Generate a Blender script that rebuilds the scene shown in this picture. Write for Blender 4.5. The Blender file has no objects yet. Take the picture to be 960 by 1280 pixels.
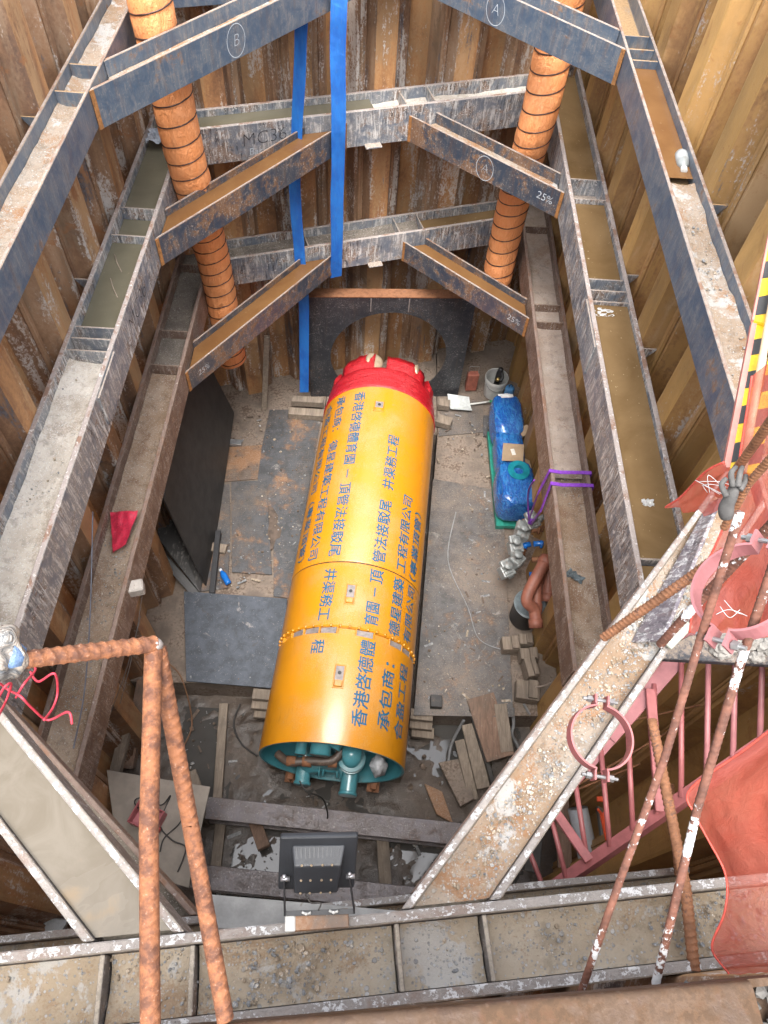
import bpy, bmesh, math, random
from mathutils import Vector, Matrix, noise as mnoise

# ------------------------------------------------------------------ camera, sky, sun, exposure
SC = bpy.context.scene
COL = SC.collection
R = math.radians
CAM = Vector((0.0, 0.0, 7.34))
MX = ((0.99815528, 0.05559346, 0.024401), (0.03321808, -0.83649161, 0.54697198), (0.05081929, -0.54515241, -0.83679522))
FPX = 905.635
cam_d = bpy.data.cameras.new('camera')
cam = bpy.data.objects.new('camera', cam_d)
COL.objects.link(cam)
cam_d.sensor_fit = 'VERTICAL'
cam_d.sensor_height = 36.0
cam_d.sensor_width = 27.0
cam_d.lens = FPX / 1280 * 36.0
cam_d.clip_start = 0.05
cam_d.clip_end = 1500
M4 = Matrix([[MX[i][0], -MX[i][1], -MX[i][2], CAM[i]] for i in range(3)] + [[0, 0, 0, 1]])
cam.matrix_world = M4
SC.camera = cam

SUN_EL, SUN_AZ = R(71), R(-174)          # azimuth measured from +Y towards +X
world = bpy.data.worlds.new('World')
SC.world = world
world.use_nodes = True
wn, wl = world.node_tree.nodes, world.node_tree.links
wn.clear()
sky = wn.new('ShaderNodeTexSky')
sky.sky_type = 'NISHITA'
sky.sun_disc = False
sky.sun_elevation = SUN_EL
sky.sun_rotation = SUN_AZ
sky.dust_density = 4.0
sky.air_density = 1.0
hsv = wn.new('ShaderNodeHueSaturation')
hsv.inputs['Saturation'].default_value = 0.30
bg = wn.new('ShaderNodeBackground')
bg.inputs['Strength'].default_value = 0.15
wo = wn.new('ShaderNodeOutputWorld')
wl.new(sky.outputs[0], hsv.inputs['Color'])
wl.new(hsv.outputs[0], bg.inputs['Color'])
wl.new(bg.outputs[0], wo.inputs['Surface'])
sun_d = bpy.data.lights.new('sun', 'SUN')
sun_d.energy = 1.2
sun_d.angle = R(35)
sun_d.color = (1.0, 0.96, 0.90)
sun = bpy.data.objects.new('sun', sun_d)
COL.objects.link(sun)
sv = Vector((math.cos(SUN_EL) * math.sin(SUN_AZ), math.cos(SUN_EL) * math.cos(SUN_AZ), math.sin(SUN_EL)))
sun.rotation_euler = sv.to_track_quat('Z', 'Y').to_euler()
sun.location = (0, 0, 30)
SC.view_settings.view_transform = 'Standard'
SC.view_settings.look = 'None'
SC.view_settings.gamma = 1.0
SC.view_settings.use_curve_mapping = False
SC.view_settings.exposure = 2.28
SC.cycles.max_bounces = 8
SC.cycles.diffuse_bounces = 6
SC.cycles.glossy_bounces = 3
SC.cycles.transparent_max_bounces = 12
SC.cycles.use_denoising = True
SC.cycles.sample_clamp_indirect = 6.0

# ------------------------------------------------------------------ helpers
rnd = random.Random(7)
def V(*a): return Vector(a)
def ray(px, py):
    d = Vector((px - 480, py - 640, FPX))
    return Vector([sum(MX[i][j] * d[j] for j in range(3)) for i in range(3)])
def P(px, py, z):                                  # where a line of sight meets the level z
    d = ray(px, py); t = (z - CAM.z) / d.z
    return CAM + d * t
def Pd(px, py, dist):                              # a point at that distance along it
    d = ray(px, py).normalized()
    return CAM + d * dist

def tag(o, label=None, cat=None, group=None, kind=None):
    if label: o['label'] = label
    if cat: o['category'] = cat
    if group: o['group'] = group
    if kind: o['kind'] = kind
    return o
def thing(name, label, cat, loc=(0, 0, 0), rot=(0, 0, 0), group=None):
    o = bpy.data.objects.new(name, None)
    o.empty_display_size = 0.1
    COL.objects.link(o)
    o.location = loc
    o.rotation_euler = rot
    return tag(o, label, cat, group)
def copy_tree(o, parent=None):
    c = o.copy(); COL.objects.link(c); c.parent = parent
    for ch in list(o.children): copy_tree(ch, c)
    return c

class MB:
    """collects shapes; build() links them as ONE mesh object"""
    def __init__(s): s.v = []; s.f = []; s.m = []; s.mi = 0; s.sm = []; s.smooth = False
    def add(s, vs, fs):
        o = len(s.v); s.v += [Vector(v) for v in vs]
        for f in fs:
            s.f.append([i + o for i in f]); s.m.append(s.mi); s.sm.append(s.smooth)
    def box(s, c, size, rot=None):
        hx, hy, hz = size[0] / 2, size[1] / 2, size[2] / 2
        vs = [Vector((x, y, z)) for z in (-hz, hz) for y in (-hy, hy) for x in (-hx, hx)]
        if rot is not None:
            m = rot if isinstance(rot, Matrix) else Matrix.Rotation(rot, 3, 'Z')
            vs = [m @ v for v in vs]
        c = Vector(c)
        s.add([v + c for v in vs], [(0, 2, 3, 1), (4, 5, 7, 6), (0, 1, 5, 4), (2, 6, 7, 3), (0, 4, 6, 2), (1, 3, 7, 5)])
        return s
    def prism(s, poly, z0, z1):                     # poly: 2-D outline counter-clockwise
        n = len(poly)
        s.add([(x, y, z0) for x, y in poly] + [(x, y, z1) for x, y in poly],
              [list(range(n))[::-1], list(range(n, 2 * n))] + [(i, (i + 1) % n, n + (i + 1) % n, n + i) for i in range(n)])
        return s
    def slab(s, pts, nrm, th):                      # 3-D outline pushed along nrm
        n = len(pts); nn = Vector(nrm).normalized() * th
        s.add([Vector(p) for p in pts] + [Vector(p) + nn for p in pts],
              [list(range(n))[::-1], list(range(n, 2 * n))] + [(i, (i + 1) % n, n + (i + 1) % n, n + i) for i in range(n)])
        return s
    def bar(s, a, b, w, h, up=(0, 0, 1)):           # square bar from a to b
        a, b = Vector(a), Vector(b); d = (b - a); L = d.length; d.normalize()
        u = Vector(up); x = d.cross(u)
        if x.length < 1e-4: x = d.cross(Vector((1, 0, 0)))
        x.normalize(); u = x.cross(d)
        m = Matrix((x, d, u)).transposed()
        return s.box((a + b) / 2, (w, L, h), m)
    def tube(s, pts, r, seg=10, caps=True, closed=False):
        pts = [Vector(p) for p in pts]; n = len(pts)
        rr = r if isinstance(r, (list, tuple)) else [r] * n
        vs = []; prev = None
        for i, p in enumerate(pts):
            if closed: d = pts[(i + 1) % n] - pts[i - 1]
            else: d = pts[min(i + 1, n - 1)] - pts[max(i - 1, 0)]
            d.normalize()
            if prev is None:
                x = d.cross(Vector((0, 0, 1)))
                if x.length < 1e-3: x = d.cross(Vector((1, 0, 0)))
            else: x = prev - d * prev.dot(d)
            x.normalize(); prev = x; y = d.cross(x)
            for k in range(seg):
                a = 2 * math.pi * k / seg
                vs.append(p + (x * math.cos(a) + y * math.sin(a)) * rr[i])
        fs = []
        for i in range(n if closed else n - 1):
            for k in range(seg):
                a, b = i * seg + k, i * seg + (k + 1) % seg
                j = ((i + 1) % n) * seg
                fs.append((a, b, j + (k + 1) % seg, j + k))
        if caps and not closed:
            fs.append(list(range(seg))[::-1]); fs.append([(n - 1) * seg + k for k in range(seg)])
        s.add(vs, fs); return s
    def lathe(s, prof, a, axis=(0, 0, 1), seg=24, ang=2 * math.pi):   # prof: (radius, height)
        a = Vector(a); d = Vector(axis).normalized()
        x = d.cross(Vector((0, 0, 1)))
        if x.length < 1e-3: x = Vector((1, 0, 0))
        x.normalize(); y = d.cross(x); n = len(prof); vs = []
        for r, h in prof:
            for k in range(seg):
                t = 2 * math.pi * k / seg
                vs.append(a + d * h + (x * math.cos(t) + y * math.sin(t)) * r)
        fs = [(i * seg + k, i * seg + (k + 1) % seg, (i + 1) * seg + (k + 1) % seg, (i + 1) * seg + k) for i in range(n - 1) for k in range(seg)]
        if prof[0][0] > 1e-4: fs.append(list(range(seg))[::-1])
        if prof[-1][0] > 1e-4: fs.append([(n - 1) * seg + k for k in range(seg)])
        s.add(vs, fs); return s
    def blob(s, c, size, sub=2, amp=0.2, seed=0, fr=3.0, rot=None):
        bm = bmesh.new(); bmesh.ops.create_icosphere(bm, subdivisions=sub, radius=1)
        vs = []
        for v in bm.verts:
            q = v.co.copy(); k = 1 + amp * mnoise.noise(q * fr + Vector((seed * 7.1, seed * 3.3, seed)))
            q = Vector((q.x * size[0], q.y * size[1], q.z * size[2])) * k
            if rot is not None: q = rot @ q
            vs.append(q + Vector(c))
        fs = [[v.index for v in f.verts] for f in bm.faces]; bm.free()
        s.add(vs, fs); return s
    def build(s, name, mats, parent=None, smooth=None, bevel=0, seg=1, loc=None):
        me = bpy.data.meshes.new(name)
        off = Vector((0, 0, 0)); inv = None
        if parent is not None:
            m = Matrix.Identity(4); p = parent
            while p is not None:
                m = Matrix.LocRotScale(p.location, p.rotation_euler, None) @ m; p = p.parent
            inv = m.inverted()
        vs = [inv @ v if inv is not None else v for v in s.v]
        if loc is not None and parent is None: vs = [v - Vector(loc) for v in vs]
        me.from_pydata([tuple(v) for v in vs], [], s.f)
        for m in (mats if isinstance(mats, (list, tuple)) else [mats]): me.materials.append(m)
        me.polygons.foreach_set('material_index', s.m)
        me.polygons.foreach_set('use_smooth', [bool(smooth) if smooth is not None else x for x in s.sm])
        me.update()
        if True:
            bm = bmesh.new(); bm.from_mesh(me); bmesh.ops.recalc_face_normals(bm, faces=bm.faces); bm.to_mesh(me); bm.free()
        o = bpy.data.objects.new(name, me); COL.objects.link(o); o.parent = parent
        if loc is not None and parent is None: o.location = loc
        if bevel:
            b = o.modifiers.new('bevel', 'BEVEL'); b.width = bevel; b.segments = seg; b.limit_method = 'ANGLE'; b.angle_limit = R(40)
        return o

def smooth_path(pts, n=8):
    pts = [Vector(p) for p in pts]; out = []
    for i in range(len(pts) - 1):
        p0, p1, p2, p3 = pts[max(i - 1, 0)], pts[i], pts[i + 1], pts[min(i + 2, len(pts) - 1)]
        for k in range(n):
            t = k / n
            out.append(0.5 * ((2 * p1) + (p2 - p0) * t + (2 * p0 - 5 * p1 + 4 * p2 - p3) * t * t + (3 * p1 - p0 - 3 * p2 + p3) * t ** 3))
    out.append(pts[-1]); return out
# ------------------------------------------------------------------ materials
class N:
    def __init__(s, name):
        s.mat = bpy.data.materials.new(name); s.mat.use_nodes = True
        s.t = s.mat.node_tree; s.n = s.t.nodes; s.l = s.t.links
        s.b = s.n['Principled BSDF']; s.out = s.n['Material Output']
        s._pos = None
    def new(s, k): return s.n.new(k)
    def put(s, sock, v):
        if hasattr(v, 'links') or isinstance(v, bpy.types.NodeSocket): s.l.new(v, sock)
        elif isinstance(v, (tuple, list)) and len(v) == 3 and sock.type == 'RGBA': sock.default_value = (*v, 1)
        else: sock.default_value = v
    def pos(s):
        if s._pos is None: s._pos = s.new('ShaderNodeNewGeometry')
        return s._pos.outputs['Position']
    def nz(s):
        s.pos(); x = s.new('ShaderNodeSeparateXYZ'); s.l.new(s._pos.outputs['Normal'], x.inputs[0]); return x.outputs[2]
    def obj(s): return s.new('ShaderNodeTexCoord').outputs['Object']
    def objrand(s): return s.new('ShaderNodeObjectInfo').outputs['Random']
    def map(s, vec, scale=(1, 1, 1), loc=(0, 0, 0), rot=(0, 0, 0)):
        m = s.new('ShaderNodeMapping'); s.l.new(vec, m.inputs['Vector'])
        s.put(m.inputs['Scale'], scale); s.put(m.inputs['Location'], loc); s.put(m.inputs['Rotation'], rot); return m.outputs[0]
    def noise(s, vec, scale, det=4, rough=0.6, dist=0.0):
        n = s.new('ShaderNodeTexNoise'); s.l.new(vec, n.inputs['Vector'])
        n.inputs['Scale'].default_value = scale; n.inputs['Detail'].default_value = det
        n.inputs['Roughness'].default_value = rough; n.inputs['Distortion'].default_value = dist; return n.outputs['Fac']
    def voro(s, vec, scale, out='Distance', feat='F1'):
        n = s.new('ShaderNodeTexVoronoi'); n.feature = feat; s.l.new(vec, n.inputs['Vector']); n.inputs['Scale'].default_value = scale; return n.outputs[out]
    def step(s, f, a, b):
        m = s.new('ShaderNodeMapRange'); m.interpolation_type = 'SMOOTHSTEP'; s.put(m.inputs[0], f)
        m.inputs[1].default_value = a; m.inputs[2].default_value = b; return m.outputs[0]
    def math(s, op, a, b=0.0):
        m = s.new('ShaderNodeMath'); m.operation = op; s.put(m.inputs[0], a); s.put(m.inputs[1], b); return m.outputs[0]
    def mul(s, a, b): return s.math('MULTIPLY', a, b)
    def mix(s, f, a, b, blend='MIX'):
        m = s.new('ShaderNodeMix'); m.data_type = 'RGBA'; m.blend_type = blend; m.clamp_factor = True
        s.put(m.inputs[0], f); s.put(m.inputs[6], a); s.put(m.inputs[7], b); return m.outputs[2]
    def ramp(s, f, stops):
        r = s.new('ShaderNodeValToRGB'); s.l.new(f, r.inputs[0]); e = r.color_ramp.elements
        while len(e) < len(stops): e.new(0.5)
        for i, (p, c) in enumerate(stops): e[i].position = p; e[i].color = (*c, 1)
        return r.outputs[0]
    def bump(s, h, st=0.3, d=0.01):
        b = s.new('ShaderNodeBump'); s.put(b.inputs['Height'], h); b.inputs['Strength'].default_value = st; b.inputs['Distance'].default_value = d
        s.l.new(b.outputs[0], s.b.inputs['Normal']); return b
    def fin(s, col, rough=0.7, metal=0.0, **k):
        s.put(s.b.inputs['Base Color'], col); s.put(s.b.inputs['Roughness'], rough); s.put(s.b.inputs['Metallic'], metal)
        for a, v in k.items(): s.put(s.b.inputs[a.replace('_', ' ')], v)
        return s.mat

def steel(name, base, base2, rust, rust2, rust_amt, dust, dust_amt, spat=0.1, spatc=(0.42, 0.40, 0.37), streak=0.0, rough=0.55, edge=None, sc=1.0, metal=0.25):
    m = N(name); p = m.pos(); nz = m.nz()
    big = m.noise(p, 1.9 * sc, 5, 0.62); med = m.noise(p, 7 * sc, 6, 0.7, 0.4); fine = m.noise(p, 60 * sc, 3, 0.7)
    st = m.noise(m.map(p, (14, 14, 1.6)), 1.4, 4, 0.65)
    hs = m.noise(m.map(p, (30, 30, 3.2), rot=(0.55, 0.2, 0)), 1.5, 5, 0.72)
    c = m.mix(m.step(med, 0.35, 0.65), base, base2)
    c = m.mix(m.mul(m.step(st, 0.5, 0.75), 0.45), c, rust2)
    rm = m.step(m.math('ADD', m.mul(big, 0.40), m.math('ADD', m.mul(med, 0.38), m.mul(m.noise(p, 26 * sc, 5, 0.72), 0.22))), 0.60 - 0.28 * rust_amt, 0.67 - 0.28 * rust_amt)
    rc = m.mix(m.step(fine, 0.35, 0.65), rust, rust2)
    c = m.mix(rm, c, rc)
    if streak > 0:
        sk = m.mul(m.mul(m.step(hs, 0.50, 0.60), m.step(med, 0.36, 0.56)), streak)
        c = m.mix(sk, c, spatc)
        c = m.mix(m.mul(m.mul(m.step(m.noise(m.map(p, (24, 24, 3), loc=(3, 1, 7), rot=(0.55, 0.2, 0)), 1.9, 5, 0.72), 0.52, 0.60), m.step(big, 0.40, 0.56)), streak * 0.75), c, (0.02, 0.022, 0.03))
    sp = m.noise(p, 85 * sc, 2, 0.5); spm = m.mul(m.step(sp, 0.61, 0.66), m.step(med, 0.40, 0.55))
    c = m.mix(m.mul(spm, min(1, spat * 2.5)), c, spatc)
    sp2 = m.mul(m.step(m.noise(p, 22 * sc, 3, 0.6), 0.64, 0.69), m.step(big, 0.44, 0.56))
    c = m.mix(m.mul(sp2, min(1, spat * 1.6)), c, spatc)
    up = m.step(nz, 0.45, 0.9)
    dm = m.mul(up, m.step(m.math('ADD', m.mul(med, 0.5), m.mul(fine, 0.5)), 0.62 - 0.5 * dust_amt, 0.78 - 0.5 * dust_amt))
    c = m.mix(dm, c, m.mix(m.step(fine, 0.4, 0.6), dust, tuple(x * 0.72 for x in dust)))
    hb = m.math('ADD', m.mul(med, 0.7), m.mul(fine, 0.35))
    m.bump(hb, 0.45, 0.012)
    ro = m.math('ADD', m.mul(rm, 0.28), m.math('ADD', m.mul(dm, 0.3), rough - 0.05))
    return m.fin(c, ro, m.mul(m.math('SUBTRACT', 1.0, m.math('MAXIMUM', rm, dm)), metal))

def simple(name, col, rough=0.5, metal=0.0, var=0.25, sc=12.0, dirt=None, dirt_amt=0.0, bump=0.1, **k):
    m = N(name); p = m.pos()
    n = m.noise(p, sc, 5, 0.65); f = m.noise(p, sc * 9, 3, 0.6)
    c = m.mix(m.step(n, 0.3, 0.7), tuple(x * (1 - var) for x in col), tuple(min(1, x * (1 + var * 0.6)) for x in col))
    if dirt: c = m.mix(m.step(m.math('ADD', m.mul(n, 0.6), m.mul(f, 0.4)), 0.7 - 0.4 * dirt_amt, 0.82 - 0.4 * dirt_amt), c, dirt)
    m.bump(m.math('ADD', n, m.mul(f, 0.4)), bump, 0.01)
    return m.fin(c, rough, metal, **k)

def pile_mat(name, cols, clay, clay_amt, tar_amt, pale_amt, tone):
    """rust, clay film, black tar and white bloom running down a sheet pile"""
    m = N(name); p = m.pos(); rv = m.objrand()
    off = m.new('ShaderNodeCombineXYZ'); m.l.new(m.mul(rv, 37.0), off.inputs[2])
    va = m.new('ShaderNodeVectorMath'); va.operation = 'ADD'; m.l.new(p, va.inputs[0]); m.l.new(off.outputs[0], va.inputs[1]); q = va.outputs[0]
    band = m.noise(m.map(q, (1, 1, 0.10)), 4.5, 3, 0.55); blot = m.noise(m.map(q, (1, 1, 0.45)), 3.4, 7, 0.70, 0.6)
    fine = m.noise(m.map(q, (1, 1, 0.7)), 48, 5, 0.75); run = m.noise(m.map(q, (1, 1, 0.13)), 15, 5, 0.70, 0.35); patch = m.noise(m.map(q, (1, 1, 0.30), loc=(5, 3, 1)), 2.4, 5, 0.65, 0.4)
    mixv = m.math('ADD', m.mul(band, 0.45), m.math('ADD', m.mul(blot, 0.35), m.mul(fine, 0.20)))
    c = m.ramp(mixv, [(0.36, cols[0]), (0.45, cols[1]), (0.52, cols[2]), (0.60, cols[3])])
    c = m.mix(m.mul(m.step(m.math('ADD', m.mul(patch, 0.6), m.math('ADD', m.mul(run, 0.25), m.mul(fine, 0.15))), 0.60 - 0.22 * clay_amt, 0.68 - 0.22 * clay_amt), 0.85), c, m.mix(m.step(blot, 0.35, 0.65), clay, tuple(x * 0.70 for x in clay)))
    wet = m.noise(m.map(p, (1, 1, 0.8), loc=(2, 6, 3)), 1.5, 6, 0.70, 0.8); c = m.mix(m.mul(m.step(wet, 0.54, 0.66), 0.55), c, cols[0]); c = m.mix(m.mul(m.step(m.noise(p, 5.5, 6, 0.72, 0.5), 0.57, 0.66), 0.5), c, (0.26, 0.105, 0.035))
    tz = m.noise(m.map(q, (1, 1, 0.22), loc=(9, 3, 1)), 2.9, 5, 0.62)
    tar = m.step(m.math('ADD', m.mul(tz, 0.55), m.math('ADD', m.mul(run, 0.30), m.mul(fine, 0.15))), 0.60 - 0.2 * tar_amt, 0.65 - 0.2 * tar_amt)
    c = m.mix(m.mul(tar, 0.88), c, m.mix(m.step(fine, 0.40, 0.6), (0.04, 0.042, 0.055), (0.095, 0.10, 0.12)))
    pz = m.noise(m.map(q, (1, 1, 0.24), loc=(1, 8, 2)), 4.0, 6, 0.66, 0.3)
    pale = m.step(m.math('ADD', m.mul(pz, 0.50), m.math('ADD', m.mul(run, 0.22), m.mul(fine, 0.28))), 0.61 - 0.2 * pale_amt, 0.66 - 0.2 * pale_amt)
    c = m.mix(m.mul(pale, 0.85), c, m.mix(m.step(blot, 0.4, 0.6), (0.40, 0.36, 0.325), (0.50, 0.475, 0.45)))
    hs = m.new('ShaderNodeHueSaturation'); m.l.new(c, hs.inputs['Color']); m.l.new(m.math('ADD', m.mul(rv, 0.45), tone), hs.inputs['Value'])
    m.bump(m.math('ADD', m.mul(blot, 0.5), m.math('ADD', m.mul(fine, 0.5), m.mul(pale, 0.10))), 0.45, 0.012)
    return m.fin(hs.outputs[0], m.math('ADD', m.mul(fine, 0.35), 0.42), 0.08)

def timber(name, col, sc=1.0):
    m = N(name); p = m.obj()
    g = m.noise(m.map(p, (20 * sc, 1.6, 20 * sc)), 1.5, 5, 0.7, 0.6); f = m.noise(p, 30, 4, 0.7)
    w = m.noise(m.pos(), 3, 4, 0.6)
    c = m.mix(m.step(g, 0.3, 0.7), tuple(x * 0.55 for x in col), col)
    c = m.mix(m.mul(m.step(w, 0.45, 0.7), 0.6), c, (0.09, 0.075, 0.06))
    c = m.mix(m.mul(m.step(f, 0.62, 0.7), 0.4), c, (0.32, 0.29, 0.25))
    m.bump(g, 0.35, 0.006)
    return m.fin(c, 0.85)

BLUE_STEEL = steel('mill_scale_steel', (0.075, 0.108, 0.158), (0.135, 0.16, 0.19), (0.19, 0.10, 0.055), (0.15, 0.10, 0.075), 0.22, (0.27, 0.175, 0.088), 0.66, 0.12, (0.38, 0.32, 0.27), 0.22, 0.40)
STRUT_STEEL = steel('rusty_strut_steel', (0.045, 0.060, 0.088), (0.085, 0.088, 0.098), (0.17, 0.09, 0.048), (0.13, 0.072, 0.042), 0.42, (0.22, 0.12, 0.06), 0.6, 0.3, (0.36, 0.32, 0.29), 0.15, 0.42)
DIRTY_STEEL = steel('scoured_grey_steel', (0.155, 0.18, 0.22), (0.29, 0.285, 0.28), (0.19, 0.12, 0.085), (0.25, 0.195, 0.16), 0.38, (0.27, 0.225, 0.19), 0.75, 0.6, (0.54, 0.53, 0.52), 1.0, 0.5)
BROWN_STEEL = steel('brown_rusted_steel', (0.15, 0.095, 0.072), (0.21, 0.15, 0.12), (0.15, 0.078, 0.045), (0.22, 0.145, 0.10), 0.40, (0.23, 0.17, 0.13), 0.62, 0.45, (0.44, 0.40, 0.37), 0.35, 0.55)
NEAR_STEEL = steel('cement_splashed_steel', (0.13, 0.12, 0.115), (0.19, 0.165, 0.15), (0.155, 0.095, 0.065), (0.21, 0.16, 0.125), 0.36, (0.27, 0.235, 0.19), 0.70, 0.85, (0.50, 0.49, 0.48), 0.3, 0.6)
def crust(name, a, b, pale, amt, rust=(0.16, 0.08, 0.045)):
    """the exposed top edges of the flanges: worn, splashed and rusted"""
    m = N(name); p = m.pos(); n1 = m.noise(p, 5, 6, 0.7, 0.4); n2 = m.noise(p, 24, 5, 0.7); n3 = m.noise(p, 90, 3, 0.7)
    c = m.mix(m.step(n2, 0.35, 0.65), a, b); c = m.mix(m.mul(m.step(n1, 0.50, 0.62), 0.8), c, rust)
    c = m.mix(m.step(m.math('ADD', m.mul(n2, 0.65), m.mul(n3, 0.35)), 0.66 - 0.25 * amt, 0.72 - 0.25 * amt), c, pale); c = m.mix(m.step(n3, 0.66, 0.7), c, (0.05, 0.045, 0.04))
    m.bump(m.math('ADD', n2, m.mul(n3, 0.6)), 0.7, 0.008); return m.fin(c, 0.8, 0.0)
EDGE_BLUE = crust('worn_flange_edge', (0.25, 0.215, 0.19), (0.19, 0.15, 0.13), (0.38, 0.33, 0.285), 0.3)
EDGE_DIRTY = crust('crusted_flange_edge', (0.28, 0.245, 0.23), (0.22, 0.185, 0.17), (0.44, 0.42, 0.40), 0.45)
EDGE_BROWN = crust('brown_flange_edge', (0.19, 0.14, 0.115), (0.15, 0.10, 0.08), (0.34, 0.30, 0.27), 0.3)
EDGE_NEAR = crust('cement_flange_edge', (0.22, 0.20, 0.185), (0.15, 0.135, 0.125), (0.42, 0.42, 0.42), 0.58, (0.15, 0.11, 0.09))
RUSTY = ((0.115, 0.058, 0.033), (0.22, 0.108, 0.050), (0.33, 0.170, 0.072), (0.39, 0.24, 0.125))
JOINT = ((0.085, 0.055, 0.042), (0.17, 0.095, 0.055), (0.25, 0.148, 0.085), (0.32, 0.215, 0.14))
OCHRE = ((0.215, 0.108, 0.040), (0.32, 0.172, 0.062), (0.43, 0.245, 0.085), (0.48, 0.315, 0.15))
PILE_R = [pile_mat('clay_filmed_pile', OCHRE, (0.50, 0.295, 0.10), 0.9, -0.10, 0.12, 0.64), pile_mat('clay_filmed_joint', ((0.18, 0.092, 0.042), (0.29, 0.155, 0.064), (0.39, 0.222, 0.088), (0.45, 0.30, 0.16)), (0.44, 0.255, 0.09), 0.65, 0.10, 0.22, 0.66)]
PILE_L = [pile_mat('rusty_pile', RUSTY, (0.36, 0.225, 0.115), 0.62, 0.02, 0.30, 1.0), pile_mat('rusty_joint', JOINT, (0.25, 0.17, 0.11), 0.4, 0.20, 0.40, 1.0)]
PILE_B = [pile_mat('tarred_pile', RUSTY, (0.33, 0.20, 0.10), 0.55, 0.10, 0.46, 1.0), pile_mat('tarred_joint', JOINT, (0.24, 0.16, 0.10), 0.35, 0.30, 0.52, 1.0)]
TIMBER = timber('weathered_timber', (0.24, 0.19, 0.145))
TIMBER_GREY = timber('grey_timber', (0.19, 0.18, 0.165))
TIMBER_RED = timber('reddish_timber', (0.21, 0.13, 0.09))
# ------------------------------------------------------------------ ground, pit floor, sheet pile walls
XL, XR = -2.10, 1.897
def yb(x): return 7.144 + 0.345 * x
def yn(x): return -0.07 + 0.128 * x
GZ = 5.98

def ground_mat():
    m = N('site_ground'); p = m.pos()
    a = m.noise(p, 0.6, 5, 0.6); b = m.noise(p, 9, 5, 0.7)
    c = m.mix(m.step(a, 0.35, 0.65), (0.24, 0.20, 0.16), (0.33, 0.30, 0.26)); c = m.mix(m.mul(m.step(b, 0.5, 0.7), 0.5), c, (0.16, 0.13, 0.10))
    m.bump(b, 0.4, 0.03); return m.fin(c, 0.9)
g = MB()
o = 0.27
hole = [(XL - o, yn(XL) - o), (XR + o, yn(XR) - o), (XR + o, yb(XR) + o), (XL - o, yb(XL) + o)]
far = [(-400, -400), (400, -400), (400, 400), (-400, 400)]
g.add([(x, y, GZ) for x, y in hole + far], [(i, (i + 1) % 4, 4 + (i + 1) % 4, 4 + i) for i in range(4)])
go = g.build('ground', ground_mat()); tag(go, kind='structure')

def mud_mat():
    m = N('wet_pit_mud'); p = m.pos()
    a = m.noise(p, 1.7, 6, 0.65, 0.3); b = m.noise(p, 14, 5, 0.7); f = m.noise(p, 70, 3, 0.7)
    c = m.mix(m.step(a, 0.38, 0.62), (0.042, 0.030, 0.022), (0.082, 0.062, 0.048)); c = m.mix(m.mul(m.step(b, 0.52, 0.7), 0.6), c, (0.15, 0.12, 0.10))
    c = m.mix(m.mul(m.step(f, 0.66, 0.72), 0.5), c, (0.3, 0.28, 0.26))
    m.bump(m.math('ADD', b, m.mul(f, 0.5)), 0.5, 0.02)
    return m.fin(c, m.math('ADD', 0.28, m.mul(m.step(a, 0.4, 0.65), 0.5)))
MUD = mud_mat()
FZ = -0.42
nx, ny = 130, 240
vs, fs = [], []
for j in range(ny + 1):
    for i in range(nx + 1):
        x = XL - 0.24 + (XR - XL + 0.48) * i / nx; y0, y1 = yn(x) - 0.24, yb(x) + 0.24
        y = y0 + (y1 - y0) * j / ny
        z = FZ + 0.05 * mnoise.noise((x * 1.5, y * 1.5, 0)) + 0.026 * mnoise.noise((x * 6, y * 6, 3)) + 0.020 * mnoise.noise((x * 15, y * 15, 5)) + 0.012 * mnoise.noise((x * 33, y * 33, 5))
        vs.append((x, y, z))
for j in range(ny):
    for i in range(nx):
        a = j * (nx + 1) + i; fs.append((a, a + 1, a + nx + 2, a + nx + 1))
b = MB(); b.smooth = True; b.add(vs, fs); tag(b.build('pit_floor', MUD), kind='structure')
def water_mat(name, c1, c2, rough=0.06, sc=1.6, scum=0.0, ior=1.33):
    m = N(name); p = m.pos(); a = m.noise(p, sc, 5, 0.6, 0.5); f = m.noise(p, 45, 3, 0.6)
    c = m.mix(m.step(a, 0.3, 0.7), c1, c2); k = m.mul(m.step(f, 0.68, 0.74), scum); c = m.mix(k, c, (0.30, 0.25, 0.17))
    m.bump(m.noise(p, 9, 2, 0.5), 0.03, 0.01)
    return m.fin(c, m.math('ADD', rough, m.mul(m.step(a, 0.4, 0.7), 0.05)), 0, IOR=ior)
b = MB(); b.add([(XL, -0.2, FZ - 0.006), (XR, 0.1, FZ - 0.006), (XR, 2.44, FZ - 0.006), (XL, 2.44, FZ - 0.006)], [(0, 1, 2, 3)])
tag(b.build('puddle_water', water_mat('puddle', (0.05, 0.048, 0.045), (0.07, 0.065, 0.06), 0.04, ior=1.62)), kind='structure')

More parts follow.
